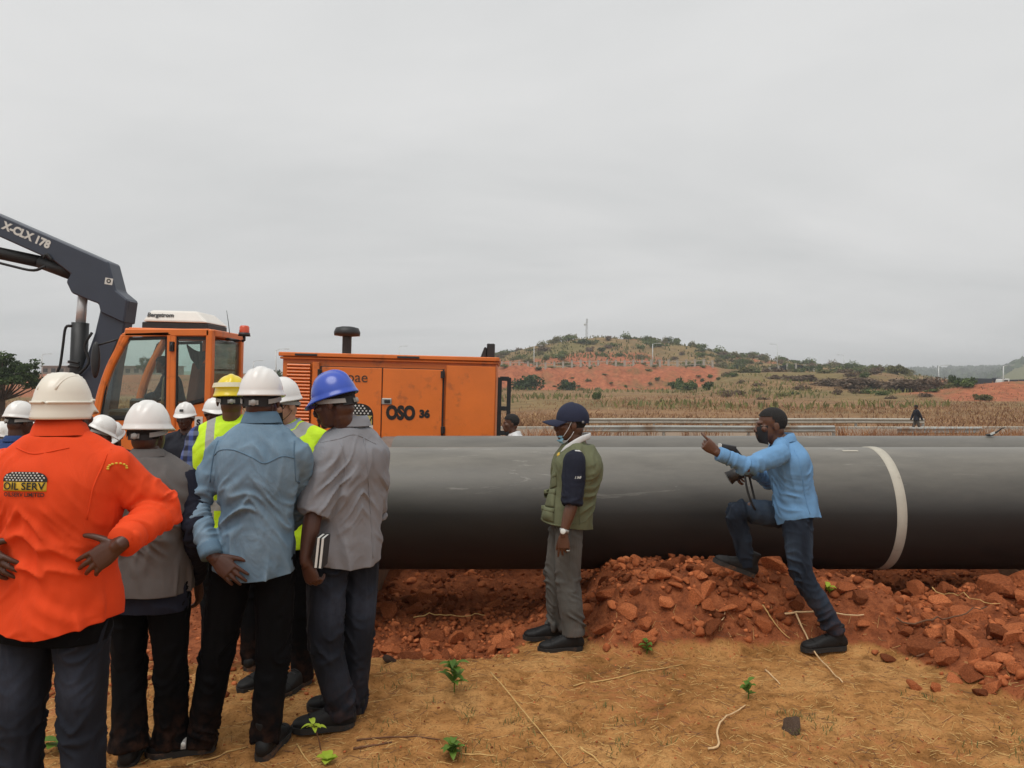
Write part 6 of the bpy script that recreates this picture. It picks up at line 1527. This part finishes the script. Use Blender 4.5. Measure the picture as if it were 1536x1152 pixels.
# --- photographer leaning over the pipe
def man_photo():
    d = 5.25; x = (1195-CX)/FPX*d; g = hz(x, d)
    zl = hz((1252-CX)/FPX*5.1, 5.1); zr = CAMZ+(CY-862)/FPX*5.42
    J = dict(head=W(1156, 638, d), neck=W(1174, 664, d), ls=W(1168, 682, 5.07), rs=W(1166, 676, 5.44), le=W(1122, 699, 4.97), lw=W(1079, 681, 4.95), re=W(1158, 722, 5.62), rw=W(1130, 708, 5.46),
             pel=W(1192, 764, d), lh=W(1194, 776, 5.16), rh=W(1186, 772, 5.36), lk=W(1202, 858, 5.12), rk=W(1106, 768, 5.38), la=W(1250, 941, 5.1), ra=W(1118, 840, 5.42))
    P = Person((x, d, g), 'man in light blue shirt and jeans leaning over the pipe with one foot raised', (-1, .06), J, 1.70, .96, 25, vox=.0072)
    P.body(M_SKINB, (-1, -.05, .0), (0, 0, 1), det=True, hands={'l': ((-.75, 0, .55), (.1, 1, .1), (.6, 0, .8), POINT, (.15, .5, .9)), 'r': ((-.9, -.2, -.2), (0, -.5, -.8), (-.2, -.9, .4), GRIP, (.4, .8, .4))})
    P.trousers(C_JEANB, (.100, .098, .076, .068, .062), .0085, stack=1.5)
    o = P.garment('shirt', C_BLUE, (.074, .070, .060, .054, .044), .014, -.12, None, .010, tails=.05); P.collar(o, C_BLUE, .040, .066, .4)
    for k in 'lr': P.cuff(k, o, C_BLUE, .046)
    bv = bvh_of(o); seam(P, o, bv, [(1160, 652), (1170, 668), (1168, 690)], d, mat=C_BLUE, r=.003); seam(P, o, bv, [(1180, 672), (1190, 720), (1200, 765)], d, mat=C_BLUE, r=.0025)
    mask(P, plain('black_mask_cloth', S(30, 30, 32), .85, var=.1), False); hair(P.q, P.ax, P.root, .062, -.058, 1.035)
    for k, hd, z, pt in (('l', (-1, -.08), zl, -.02), ('r', (-1, .05), zr, .36)):
        a = P.J[k+'a']; shoe((a[0]+(.02 if k == 'l' else 0), a[1], z-P.r0[2]+.004), hd, P.root, pt, None, 1.0, True)
    # camera with flash, held in the far hand
    cb = W(1118, 702, 5.36); root = empty('camera', tuple(cb)); tag(root, 'black camera with zoom lens and tilted flash held by the leaning man', 'camera')
    M_CAM = plain('camera_plastic', S(38, 36, 36), .5, var=.15, scale=30, bump=.1, bscale=200)
    rot = Matrix.Rotation(R_(28), 3, 'Y'); mb = MB(); mb.add(box((.012, 0, .004), (.085, .14, .115), rot)); mb.build('camera_body', M_CAM, root, bevel=.012, seg=2)
    ld = Vector((-.86, 0, -.50)).normalized(); a = Vector((-.02, 0, -.015)); mb = MB(); pts = [a, a+ld*.035, a+ld*.038, a+ld*.075, a+ld*.078, a+ld*.112]
    mb.add(tube(pts, [.042, .042, .045, .045, .041, .049], n=20, m=1)); ln = mb.build('lens', M_CAM, root, True)
    mb = MB(); e = pts[-1]; mb.add(tube([e-ld*.001, e+ld*.002], [.039, .039], n=20, m=1)); mb.build('front_glass', plain('lens_glass', S(20, 22, 30), .08, var=.02, coat=.5), ln, True)
    f0 = W(1111, 689, 5.36)-cb; f1 = W(1099, 674, 5.36)-cb; f2 = W(1080, 671, 5.36)-cb
    mb = MB(); mb.add(tube([f0+Vector((.02, 0, -.03)), f0, f1], [(.030, .022), (.030, .024), (.032, .024)], ref=(0, 1, 0), n=12, m=2, sq=4)); mb.add(tube([f1+Vector((.015, 0, .002)), f2], [(.036, .024), (.042, .030)], ref=(0, 1, 0), n=12, m=1, sq=5)); fl = mb.build('flash', M_CAM, root, bevel=.002)
    mb = MB(); dv = (f2-f1).normalized(); mb.add(tube([f2, f2+dv*.006], [(.040, .028)]*2, ref=(0, 1, 0), n=12, m=1, sq=5)); mb.build('flash_window', M_LETTERW, fl)
    mb = MB(); s0 = W(1117, 712, 5.3)-cb; mb.add(tube([s0, W(1121, 735, 5.28)-cb, W(1129, 758, 5.28)-cb, W(1137, 768, 5.32)-cb, W(1131, 745, 5.36)-cb, W(1124, 715, 5.38)-cb], [(.0075, .002)]*6, ref=(1, 0, .2), n=8, m=6)); mb.build('strap', M_RUBBER, root, True)
man_photo()

# --- crowd beyond, standing by the carrier
def bg_man(px, top, d, F, hel, shirt, label, hf=None, skin=M_SKIN, logo=False, vest=None, trou=None, hair_only=False, pose=None, w=1.0, seed=0, stoop=0):
    x = (px-CX)/FPX*d; g = hz(x, d); zt = CAMZ+(CY-top)/FPX*d; size = zt-g-(.03 if not hair_only else 0)
    sz = max(size, 1.60); drop = sz-size; up = np.array((0, 0, 1.)); Fv = nv((F[0], F[1], 0))
    J = {}
    base = np.array((x, d, g)); J['pel'] = base+up*(.53*sz-drop*.8)-Fv*drop*.5; J['neck'] = base+up*(.835*sz-drop)+Fv*drop*.2; J['head'] = base+up*(size-.118)+Fv*(.03+drop*.35)
    if pose: J.update({k: base+np.array(v) for k, v in pose.items()})
    P = Person((x, d, g), label, F, J, sz, w, 30+seed, vox=.014)
    P.body(skin, hf or (F[0], F[1], -.15), det=d < 11, hands={k: ((Fv[0]*.5, Fv[1]*.5, -.9), P.R*(1 if k == 'l' else -1), Fv, RELAX, (.4, .8, .3)) for k in 'lr'} if d < 12 else {}, vox=.007)
    P.trousers(trou or C_BLACKT, amp=.006)
    s = P.garment('shirt', shirt, (.076, .072, .064, .058, .047), .012, -.12, None, .006); P.collar(s, shirt, .03, .068)
    if vest: P.garment('vest', vest, None, .03, -.1, None, .006, extra=P.shoulders(.018))
    hair(P.q, P.ax, P.root)
    if hel is not None: helmet(P.q, P.ax, hel, P.root, 'std', 1.0, logo)
    for k in 'lr':
        a = P.J[k+'a']; shoe((a[0], a[1], hz(a[0]+x, a[1]+d)-g), F, P.root)
    return P
bg_man(25, 603, 5.9, (.35, .9), M_HELW, C_BLUED, 'man in blue overall with white helmet standing beside the orange shirted man', seed=1)
bg_man(-8, 634, 6.6, (.5, .8), M_HELW, C_WHITE, 'man in white shirt and white helmet next to the man in blue overall', seed=2)
bg_man(53, 628, 7.6, (.6, .6), M_HELW, C_DARK, 'man in dark overall with white helmet behind the blue overall', seed=3)
bg_man(141, 624, 6.5, (.8, .6), M_HELW, C_TANS, 'man in tan shirt with white helmet bending his head by the cab', hf=(.8, .5, -.5), skin=M_SKINB, seed=4)
bg_man(172, 632, 7.4, (.1, -1), M_HELW, C_DARK, 'man in dark overall and badged white helmet with lowered head, facing the crowd', hf=(.15, -1, -.55), logo=True, seed=5)
bg_man(279, 604, 7.6, (.1, -1), M_HELW, C_DARK, 'man in dark overall and badged white helmet smiling below the cab door', hf=(.1, -1, -.05), logo=True, seed=6, skin=M_SKIN)
bg_man(318, 598, 7.9, (.7, -.6), M_HELW, C_DARK, 'man in dark overall with plain white helmet beside the yellow helmeted man', hf=(.6, -.7, -.1), seed=7)
bg_man(256, 640, 6.9, (.6, .7), M_HELW, C_ORANGE, 'man in orange overall with white helmet half hidden behind the grey vest', seed=8) if False else None
bg_man(774, 621, 9.7, (-1, -.1), None, C_WHITE, 'bare headed man in white shirt standing by the end of the generator', hf=(-1, -.15, .0), skin=M_SKINB, hair_only=True, seed=9)
def operator():
    d = 10.95; x = (250-CX)/FPX*d; g = .9
    f = lambda px, py, dd=d: W(px, py, dd)
    J = dict(pel=f(264, 606), neck=f(250, 562), head=f(243, 547), ls=f(249, 570, 10.76), rs=f(249, 570, 11.14), le=f(236, 592, 10.74), re=f(236, 592, 11.16), lw=f(218, 596, 10.8), rw=f(218, 596, 11.1),
             lh=f(262, 608, 10.85), rh=f(262, 608, 11.05), lk=f(222, 606, 10.82), rk=f(222, 606, 11.08), la=f(212, 648, 10.82), ra=f(212, 648, 11.08))
    P = Person((x, d, g-.1), 'operator in dark clothes sitting in the orange cab', (-1, 0), J, 1.7, .95, 50, vox=.014)
    P.body(M_SKIN, (-1, 0, -.1), det=False, vox=.007); P.trousers(C_BLACKT); P.garment('shirt', C_DARK, (.07, .066, .06, .055, .046), .01, -.1, None, .005); hair(P.q, P.ax, P.root)
    for k in 'lr': a = P.J[k+'a']; shoe((a[0], a[1], a[2]-.07), (-1, 0), P.root)
operator()
def far_man():
    d = 39.0; x = (1374-CX)/FPX*d; g = hz(x, d)+.02; zt = CAMZ+(CY-607)/FPX*d; h = zt-g
    b = np.array((x, d, g)); J = dict(pel=b+np.array((.02, 0, .53*h)), lk=b+np.array((.12, -.08, .28*h)), rk=b+np.array((-.08, .08, .28*h)), la=b+np.array((.26, -.08, .06)), ra=b+np.array((-.2, .08, .05)), le=b+np.array((.12, -.24, .64*h)), lw=b+np.array((.20, -.24, .50*h)), re=b+np.array((-.05, .24, .64*h)), rw=b+np.array((-.16, .22, .5*h)))
    P = Person((x, d, g), 'man in black walking along the road beyond the pipes', (-1, .1), J, h, 1.0, 60, vox=.02)
    P.body(M_SKIN, (-1, 0, -.1), det=False, vox=.012); P.trousers(C_GREYT); P.garment('shirt', C_DARK, (.08, .075, .066, .06, .05), .015, -.12, None, .006); hair(P.q, P.ax, P.root)
    for k in 'lr': a = P.J[k+'a']; shoe((a[0], a[1], a[2]-.05), (-1, 0), P.root)
far_man()

# ------------------------------------------------------------------ dug earth: clods, crumbs, stones
def clod_mat(name, cols):
    m, nt, b = nodes(name); v = _coord(nt); oi = nt.nodes.new('ShaderNodeObjectInfo')
    n = _noise(nt, 9, 6, .7, v); r = _ramp(nt, n.outputs[0], [(.25, cols[0]), (.55, cols[1]), (.8, cols[2])])
    g = nt.nodes.new('ShaderNodeNewGeometry'); ad = nt.nodes.new('ShaderNodeMath'); ad.operation = 'ADD'; nt.links.new(oi.outputs['Random'], ad.inputs[0]); nt.links.new(g.outputs['Random Per Island'], ad.inputs[1])
    fr = nt.nodes.new('ShaderNodeMath'); fr.operation = 'FRACT'; nt.links.new(ad.outputs[0], fr.inputs[0])
    tint = _ramp(nt, fr.outputs[0], [(0, (.42, .40, .40)), (.35, (.85, .80, .78)), (.7, (1.08, 1.05, 1.0)), (1, (1.4, 1.42, 1.4))])
    nt.links.new(_mix(nt, 1.0, r.outputs[0], tint.outputs[0], 'MULTIPLY'), b.inputs['Base Color']); b.inputs['Roughness'].default_value = .95; b.inputs['Specular IOR Level'].default_value = .1
    p = _bump(nt, b, _noise(nt, 30, 5, .7, v).outputs[0], .6, .012); _bump(nt, b, _noise(nt, 150, 3, .6, v).outputs[0], .4, .003, p); return m
M_CLOD = clod_mat('red_clod', [S(100, 58, 38), S(170, 98, 61), S(204, 136, 93)])
M_STONE = clod_mat('dark_stone', [S(58, 46, 40), S(84, 68, 58), S(112, 94, 80)])
def clod_mesh(seed, sub=2, blocky=.5, name='clod'):
    bm = bmesh.new(); bmesh.ops.create_icosphere(bm, subdivisions=sub, radius=1); r = np.random.default_rng(seed)
    co = np.array([list(v.co) for v in bm.verts])
    co *= (1+.25*pn(co*1.3, seed))[:, None]
    for k in range(9):                                   # cleave flat faces
        n = r.normal(size=3); n /= np.linalg.norm(n); dd = r.uniform(.38, .72); t = co@n; co = co-np.outer(np.maximum(0, t-dd)*.97, n)
    co *= (1.18+.07*pn(co*4.1, seed+5))[:, None]; co *= np.array((1, r.uniform(.7, 1), r.uniform(.55, .85)))
    for v, c in zip(bm.verts, co): v.co = c
    me = bpy.data.meshes.new(name); bm.to_mesh(me); bm.free(); return me
CLODS = [clod_mesh(100+i, 3) for i in range(12)]
for m_ in CLODS: m_.materials.append(M_CLOD)
def put_clod(x, y, size, rnd, sink=.3, mesh=None):
    o = bpy.data.objects.new('clod', mesh or rnd.choice(CLODS)); COL.objects.link(o); o.parent = GROUND
    o.location = (x, y, hz(x, y)+size*(.5-sink)); o.rotation_euler = (rnd.uniform(-.5, .5), rnd.uniform(-.5, .5), rnd.uniform(0, 6.28)); o.scale = (size*rnd.uniform(.8, 1.3), size*rnd.uniform(.8, 1.2), size*rnd.uniform(.7, 1.1)); return o
rn = random.Random(77); placed = []
def try_clod(x, y, sz, sink=.3):
    for a, b, c in placed:
        if (a-x)**2+(b-y)**2 < (.62*(c+sz))**2: return False
    placed.append((x, y, sz)); put_clod(x, y, sz, rn, sink); return True
# the large ones one can pick out, where they lie
for px, py, d, wpx in ((1000, 866, 5.75, 40), (1052, 880, 5.6, 30), (1103, 912, 5.35, 34), (1148, 945, 5.2, 34), (1045, 905, 5.35, 34), (1062, 912, 5.3, 28), (908, 932, 5.25, 28), (1160, 852, 5.7, 34), (1195, 905, 5.35, 34), (1218, 905, 5.45, 26), (1112, 858, 5.8, 44), (1080, 862, 5.75, 34),
                       (1078, 925, 5.25, 22), (1000, 905, 5.35, 26), (975, 935, 5.2, 18), (1030, 930, 5.22, 20), (1132, 925, 5.3, 24), (1165, 925, 5.3, 26), (950, 905, 5.4, 20), (930, 880, 5.6, 24),
                       (1440, 912, 4.95, 40), (1355, 918, 5.1, 22), (1522, 915, 4.9, 46), (1470, 960, 4.6, 34), (1500, 985, 4.5, 40), (1520, 950, 4.7, 40), (1402, 1032, 4.33, 30), (1372, 1026, 4.36, 26), (1430, 1000, 4.5, 28), (1460, 1010, 4.45, 30), (1490, 1040, 4.3, 34), (1525, 1020, 4.35, 36), (1335, 948, 4.95, 26), (1395, 930, 5.0, 30), (1500, 880, 5.6, 60), (1530, 865, 5.9, 50), (1468, 868, 5.8, 40), (1470, 1045, 4.28, 26),
                       (705, 958, 5.3, 24), (655, 965, 5.2, 22), (600, 935, 5.4, 26), (590, 960, 5.2, 22), (760, 905, 5.8, 26), (640, 890, 5.9, 30), (580, 890, 5.9, 30), (720, 925, 5.6, 24), (680, 880, 6.0, 30)):
    x = (px-CX)/FPX*d; sz = wpx/FPX*d*.5; placed.append((x, d, sz)); put_clod(x, d, sz, rn, .25)
n = 0
while n < 240:
    z = rn.random()
    if z < .33: x, y, s_ = rn.uniform(-1.7, .3), rn.uniform(4.95, 7.2), rn.uniform(.03, .09)
    elif z < .70: x, y, s_ = rn.uniform(.5, 2.5), rn.uniform(5.0, 5.95), rn.uniform(.035, .105)
    else: x, y, s_ = rn.uniform(2.2, 4.0), rn.uniform(4.1, 6.6), rn.uniform(.035, .11)
    pit, mound, pile = [float(q) for q in zones(x, y)]
    tries = globals().get('tries', 0)+1
    if tries > 30000: break
    if max(pit, mound, pile) < .12+.2*rn.random(): continue
    if abs(x-.45) < .22 and y < 5.6: continue
    if (x-2.2)**2+(y-5.1)**2 < .05: continue
    if try_clod(x, y, s_, .25): n += 1
def crumbs(n, name, label, seed, region, sizes, mat, sub=1, kind='stuff'):
    r = np.random.default_rng(seed); vars_ = []
    for i in range(8):
        m_ = clod_mesh(300+seed+i, sub); c = getco(m_); f = [tuple(p.vertices) for p in m_.polygons]; bpy.data.meshes.remove(m_); vars_.append((c, np.array(f)))
    X, Y = region(r, n); Z = hgt(X, Y); Vs = []; Fs = []; off = 0
    for x, y, z in zip(X, Y, Z):
        c, f = vars_[r.integers(8)]; a = r.uniform(0, 6.28); s_ = sizes[0]*(sizes[1]/sizes[0])**(r.random()**1.6); M = np.array(((math.cos(a), math.sin(a), 0), (-math.sin(a), math.cos(a), 0), (0, 0, 1)))
        Vs.append((c*s_)@M+np.array((x, y, z+s_*.25))); Fs.append(f+off); off += len(c)
    V = np.concatenate(Vs); F = np.concatenate(Fs); me = bpy.data.meshes.new(name); me.vertices.add(len(V)); me.vertices.foreach_set('co', V.ravel()); me.loops.add(F.size); me.loops.foreach_set('vertex_index', F.ravel().astype(np.int32))
    me.polygons.add(len(F)); me.polygons.foreach_set('loop_start', np.arange(len(F), dtype=np.int32)*3); me.update(calc_edges=True)
    return tag(link(name, me, mat, None, False), label, 'soil', kind=kind)
def reg_dis(r, n):
    X = r.uniform(-2.2, 4.6, n*4); Y = r.uniform(3.9, 7.9, n*4); a, b, c = zones(X, Y); w = np.maximum(np.maximum(a, b), c); w = np.maximum(w, .5*(Y > 6))
    k = (r.random(n*4) < w*(.35+.65*sst(pn(np.stack([X*2.2, Y*2.2, X*0], 1), 44), -.3, .4))); return X[k][:n], Y[k][:n]
crumbs(7500, 'loose_soil', 'loose red crumbs of dug earth around the pit and heaps', 1, reg_dis, (.006, .026), M_CLOD)
crumbs(2200, 'rubble', 'fist sized red lumps of dug earth filling the pit and heaps', 4, reg_dis, (.018, .050), M_CLOD, 2)
def reg_all(r, n):
    Y = 2.4*(6.2/2.4)**r.random(n); X = (r.uniform(-60, 1600, n)-CX)/FPX*Y; return X, Y
crumbs(2600, 'grit', 'small crumbs and grit scattered over the sandy ground', 2, reg_all, (.002, .010), M_CLOD)
def reg_left(r, n):
    X = r.uniform(-3.4, -.9, n); Y = r.uniform(4.2, 6.5, n); return X, Y
crumbs(1500, 'trampled_soil', 'trampled red crumbs of earth under the crowd', 3, reg_left, (.005, .028), M_CLOD)
def stone(px, py, wpx, label, seed, flat=1.0):
    x, d, _z = gp(px, py)
    me = clod_mesh(seed, 3, name='stone'); me.materials.append(M_STONE); o = bpy.data.objects.new('stone', me); COL.objects.link(o); s_ = wpx/FPX*d*.5
    o.location = (x, d, hz(x, d)+s_*.35); o.scale = (s_, s_, s_*1.1*flat); o.rotation_euler = (.2, .3, seed); tag(o, label, 'stone'); return o
stone(1190, 1097, 34, 'sharp dark grey stone lying alone on the sand', 205)
stone(585, 992, 20, 'small dark lump beside the pit edge near the notebook holder', 207, .5)

# ------------------------------------------------------------------ straw, stalks, seedlings
M_STRAW = plain('straw', S(196, 158, 98), .8, var=.2, scale=30); M_TWIG = plain('brown_twig', S(104, 70, 46), .85, var=.2, scale=30); M_ROOT = plain('pale_root', S(206, 172, 128), .8, var=.15, scale=30)
def stalk(name, pts, r, mat, label, cat, lift=None, m=5):
    P = [gp(a, b) for a, b in pts]; base = P[0].copy(); root_z = base[2]; c = cr_path([tuple(p) for p in P], m)
    c[:, 2] = hgt(c[:, 0], c[:, 1])+r*.8
    if lift is not None:
        t = np.linspace(0, 1, len(c)); c[:, 2] += np.interp(t, np.linspace(0, 1, len(lift)), lift)
    c[:, 2] = np.maximum(c[:, 2], np.convolve(np.pad(c[:, 2], 2, mode='edge'), np.ones(5)/5, 'valid'))
    mb = MB(); mb.add(tube(c-base, np.linspace(r, r*.55, len(c)), n=6, m=1)); o = mb.build(name, mat, None, True); o.location = base; return tag(o, label, cat)
stalk('dry_stalk', [(736, 1018), (775, 1062), (812, 1104), (852, 1152)], .0042, M_STRAW, 'long straight straw stalk lying on the sand below the leafy weed', 'stalk', [.03, .02, .01, 0])
stalk('dry_stalk', [(860, 1031), (930, 1018), (980, 1006), (1024, 998)], .0042, M_STRAW, 'pale stalk lying flat in front of the man in the cap', 'stalk')
stalk('root', [(1062, 1126), (1078, 1122), (1076, 1104), (1090, 1080), (1112, 1066), (1118, 1060)], .006, M_ROOT, 'crooked pale root on the sand near the dark stone', 'root', [.0, .01, .02, .01, 0])
stalk('root', [(1194, 934), (1202, 952), (1215, 975), (1240, 1003), (1264, 1026)], .007, M_ROOT, 'pale root strand trailing from the raised heap past the boot', 'root', [.05, .05, .03, .01, 0])
stalk('stick', [(1172, 930), (1210, 928), (1250, 929), (1296, 928)], .008, M_ROOT, 'pale stick lying behind the leaning man\'s boot', 'stick', [.02, .03, .03, .02])
stalk('root', [(1066, 940), (1084, 936), (1088, 918)], .005, M_ROOT, 'short bent root at the foot of the clod heap', 'root', [0, .02, .03])
stalk('dry_stalk', [(1144, 918), (1158, 938), (1185, 962)], .005, M_STRAW, 'thin straw leaning against the clod heap', 'stalk', [.04, .03, 0])
stalk('root', [(1148, 1007), (1160, 1018), (1170, 1028)], .006, M_ROOT, 'short root piece lying on the sand between seedling and boot', 'root')
stalk('stick', [(1345, 943), (1390, 945), (1430, 938), (1480, 928)], .007, M_TWIG, 'dark bent stick lying on the clods on the right of the band', 'stick', [.06, .05, .05, .06])
stalk('dry_stalk', [(1398, 898), (1430, 908), (1470, 918), (1500, 926)], .0042, M_STRAW, 'pale straw across the big clods', 'stalk', [.08, .08, .08, .08])
stalk('stick', [(1375, 992), (1400, 978), (1428, 965)], .006, M_TWIG, 'short dark twig at the edge of the clod pile', 'stick', [.01, .02, .03])
stalk('stick', [(535, 1112), (575, 1110), (660, 1112)], .005, M_TWIG, 'thin brown twig on the sand near the blue helmeted man\'s shoe', 'stick')
stalk('stick', [(530, 1126), (560, 1120), (588, 1115)], .006, M_TWIG, 'short thick twig below the thin brown one', 'stick')
stalk('dry_stalk', [(445, 1118), (455, 1135), (470, 1152)], .004, M_STRAW, 'thin straw beside the seedling and the black shoe', 'stalk')
stalk('dry_stalk', [(870, 1122), (888, 1136), (902, 1150)], .005, M_STRAW, 'short straw stalk next to the long straight one', 'stalk')
stalk('dry_stalk', [(280, 1152), (300, 1143), (340, 1130), (372, 1122)], .005, M_STRAW, 'curved straw between the denim shirted man\'s shoes', 'stalk')
stalk('dry_stalk', [(620, 936), (660, 934), (700, 938), (728, 936)], .005, M_STRAW, 'straw lying across the pit', 'stalk', [.05, .05, .05, .05])
stalk('dry_stalk', [(690, 1132), (720, 1134), (746, 1138)], .004, M_STRAW, 'short straw beside the low weed', 'stalk')
# fine straw litter and tufts
def litter(n, seed, mat, name, label, L, rad):
    r = np.random.default_rng(seed); Y = 2.4*(5.3/2.4)**r.random(n); X = (r.uniform(-40, 1580, n)-CX)/FPX*Y
    a, b, c = zones(X, Y); k = np.maximum(np.maximum(a, b), c) < .6; X, Y = X[k], Y[k]; n = len(X); Z = hgt(X, Y)
    t = r.uniform(0, np.pi, n); l = L*r.uniform(.3, 1.3, n); dx, dy = np.cos(t)*l, np.sin(t)*l; Z2 = hgt(X+dx, Y+dy)
    p = np.stack([X, Y, Z+.002], 1); q = np.stack([X+dx, Y+dy, Z2+.002+.006*r.random(n)], 1); s_ = np.stack([-np.sin(t)*rad, np.cos(t)*rad, 0*t], 1); up = np.array((0, 0, rad*1.5))
    V = np.stack([p-s_, p+s_, p+up, q-s_*.5, q+s_*.5, q+up], 1).reshape(-1, 3); b = np.arange(n)*6
    F = np.concatenate([np.stack([b, b+3, b+5, b+2], 1), np.stack([b+2, b+5, b+4, b+1], 1)])
    me = bpy.data.meshes.new(name); me.vertices.add(len(V)); me.vertices.foreach_set('co', V.ravel()); me.loops.add(F.size); me.loops.foreach_set('vertex_index', F.ravel().astype(np.int32)); me.polygons.add(len(F)); me.polygons.foreach_set('loop_start', np.arange(len(F), dtype=np.int32)*4); me.update(calc_edges=True)
    return tag(link(name, me, mat, None, False), label, 'litter', kind='stuff')
litter(4600, 5, M_STRAW, 'straw_litter', 'bits of straw scattered over the sand', .05, .0012)
litter(1800, 6, M_TWIG, 'twig_litter', 'bits of dark twig scattered over the sand', .05, .0014)
M_SEED = leafmat('seedling_green', [S(52, 84, 30), S(90, 122, 46), S(134, 156, 70)], .5, 8, .3)
M_SEEDY = leafmat('seedling_lime', [S(120, 150, 40), S(168, 190, 60), S(190, 204, 90)], .5, 8, .3)
r0 = np.random.default_rng(9); cs = r0.uniform((-20, 1000), (1560, 1150), (170, 2)); pts = []
for px, py in cs:
    if not (px > 560 or px < 20 or py > 1135): continue
    if float(pn([[px*.006, py*.012, 0]], 3)[0]) < -.02: continue
    g = gp(px, py)
    for k in range(int(r0.integers(5, 16))): a = g+np.array((r0.normal(0, .03), r0.normal(0, .03), 0)); a[2] = hz(a[0], a[1]); pts.append(a)
tag(link('grass_tufts', blades(np.array(pts), .035, .0022, .8, 21), M_GRN, None, False), 'tiny green grass tufts coming up through the sand', 'grass', kind='stuff')
def leaf_blade(base, d, up, L, w, droop, n=6):
    d = nv(d); s_ = nv(np.cross(d, up)); V = []; F = []
    for i in range(n+1):
        t = i/n; p = np.array(base)+d*L*t*(1-.15*droop*t)+np.array((0, 0, 1.))*(L*(.35*t-droop*t*t)); ww = w*math.sin(math.pi*min(1, .12+t*.88))**.8*(1-.1*t); nn = np.array((0, 0, 1.))
        V += [p-s_*ww+nn*ww*.35, p, p+s_*ww+nn*ww*.35]
    for i in range(n): a = 3*i; F += [(a, a+1, a+4, a+3), (a+1, a+2, a+5, a+4)]
    return V, F
def seedling(px, py, hgt_px, leaves, Lpx, wpx, mat, label, seed, lean=(0, 0), bunch=True):
    g = gp(px, py); k = g[1]/FPX; H = hgt_px*k; root = empty('seedling', tuple(g)); tag(root, label, 'plant'); r = random.Random(seed)
    tip = np.array((lean[0]*k, lean[1]*k, H)); mb = MB(); mb.add(tube([(0, 0, -.01), tip*.5+np.array((.004, 0, 0)), tip], [.0035, .003, .002], n=6, m=3)); mb.build('stem', M_TWIG if not bunch else mat, root, True)
    for i in range(leaves):
        t = (.25+.75*i/max(1, leaves-1)) if bunch else (.8+.2*i/max(1, leaves-1)); a = i*2.4+r.uniform(-.3, .3); up = r.uniform(.2, 1.0)
        mb = MB(); mb.add(leaf_blade(tip*t, (math.cos(a), math.sin(a), up*.5), (0, 0, 1), Lpx*k*r.uniform(.7, 1.15), wpx*k*r.uniform(.8, 1.1), r.uniform(.25, .8))); mb.build('leaf', mat, root, True)
seedling(681, 1040, 46, 16, 26, 6, M_SEED, 'bushy leafy weed on the sand in front of the pit', 1)
seedling(679, 1138, 22, 12, 24, 6, M_SEED, 'low spreading weed with pointed leaves on the sand', 2)
seedling(970, 982, 20, 8, 14, 4, M_SEED, 'small weed near the shoe of the man in the cap', 3)
seedling(1122, 1050, 26, 9, 15, 5, M_SEED, 'small dark green weed on the sand below the heap', 4)
seedling(482, 1128, 40, 7, 20, 4.5, M_SEEDY, 'thin stemmed lime seedling beside the black shoe', 5, (-12, 0), False)
seedling(492, 1148, 8, 7, 18, 9, M_SEEDY, 'yellow green leafy sprout below the lime seedling', 6)
seedling(88, 1128, 18, 6, 26, 12, M_SEED, 'broad leaved weed between the orange shirted man\'s legs', 7)
seedling(1244, 893, 12, 8, 12, 5, M_SEEDY, 'lime green sprout on the heap behind the leaning man\'s leg', 8)
seedling(30, 1148, 14, 6, 24, 9, M_SEED, 'broad leaved weed at the orange shirted man\'s left foot', 9)

# black strap with white tag left on the far pipe
def debris():
    root = empty('tool_strap', tuple(W(1487, 648, 7.9))); tag(root, 'black strap with a white tag lying on top of the rear pipe', 'strap'); root.location.z = .68+PR+.004
    mb = MB(); mb.add(tube([(-.03, 0, .004), (.02, 0, .02), (.07, .01, .045), (.12, .02, .075), (.155, .02, .085)], [(.012, .008), (.012, .01), (.010, .008), (.008, .006), (.004, .004)], n=8, m=4)); mb.add(ellip((-.02, 0, .01), (.04, .03, .012))); mb.build('strap', M_RUBBER, root, True)
    mb = MB(); mb.add(box((-.005, -.028, .028), (.05, .004, .022), Matrix.Rotation(-.4, 3, 'Y'))); mb.build('tag', M_LETTERW, root, bevel=.001)
debris()

# ------------------------------------------------------------------ haze
def haze():
    mb = MB(); mb.add(box((0, 1380, 28), (6300, 3000, 64))); o = mb.build('haze', None, None); m = bpy.data.materials.new('haze_air'); m.use_nodes = True; nt = m.node_tree; nt.nodes.clear()
    out = nt.nodes.new('ShaderNodeOutputMaterial'); v = nt.nodes.new('ShaderNodeVolumePrincipled'); v.inputs['Color'].default_value = (.96, .985, 1.0, 1); v.inputs['Density'].default_value = HAZE_D; v.inputs['Anisotropy'].default_value = .2
    nt.links.new(v.outputs[0], out.inputs['Volume']); o.data.materials.append(m); tag(o, 'thin pale haze over the whole place', 'haze', kind='stuff')
HAZE_D = .00050
haze()
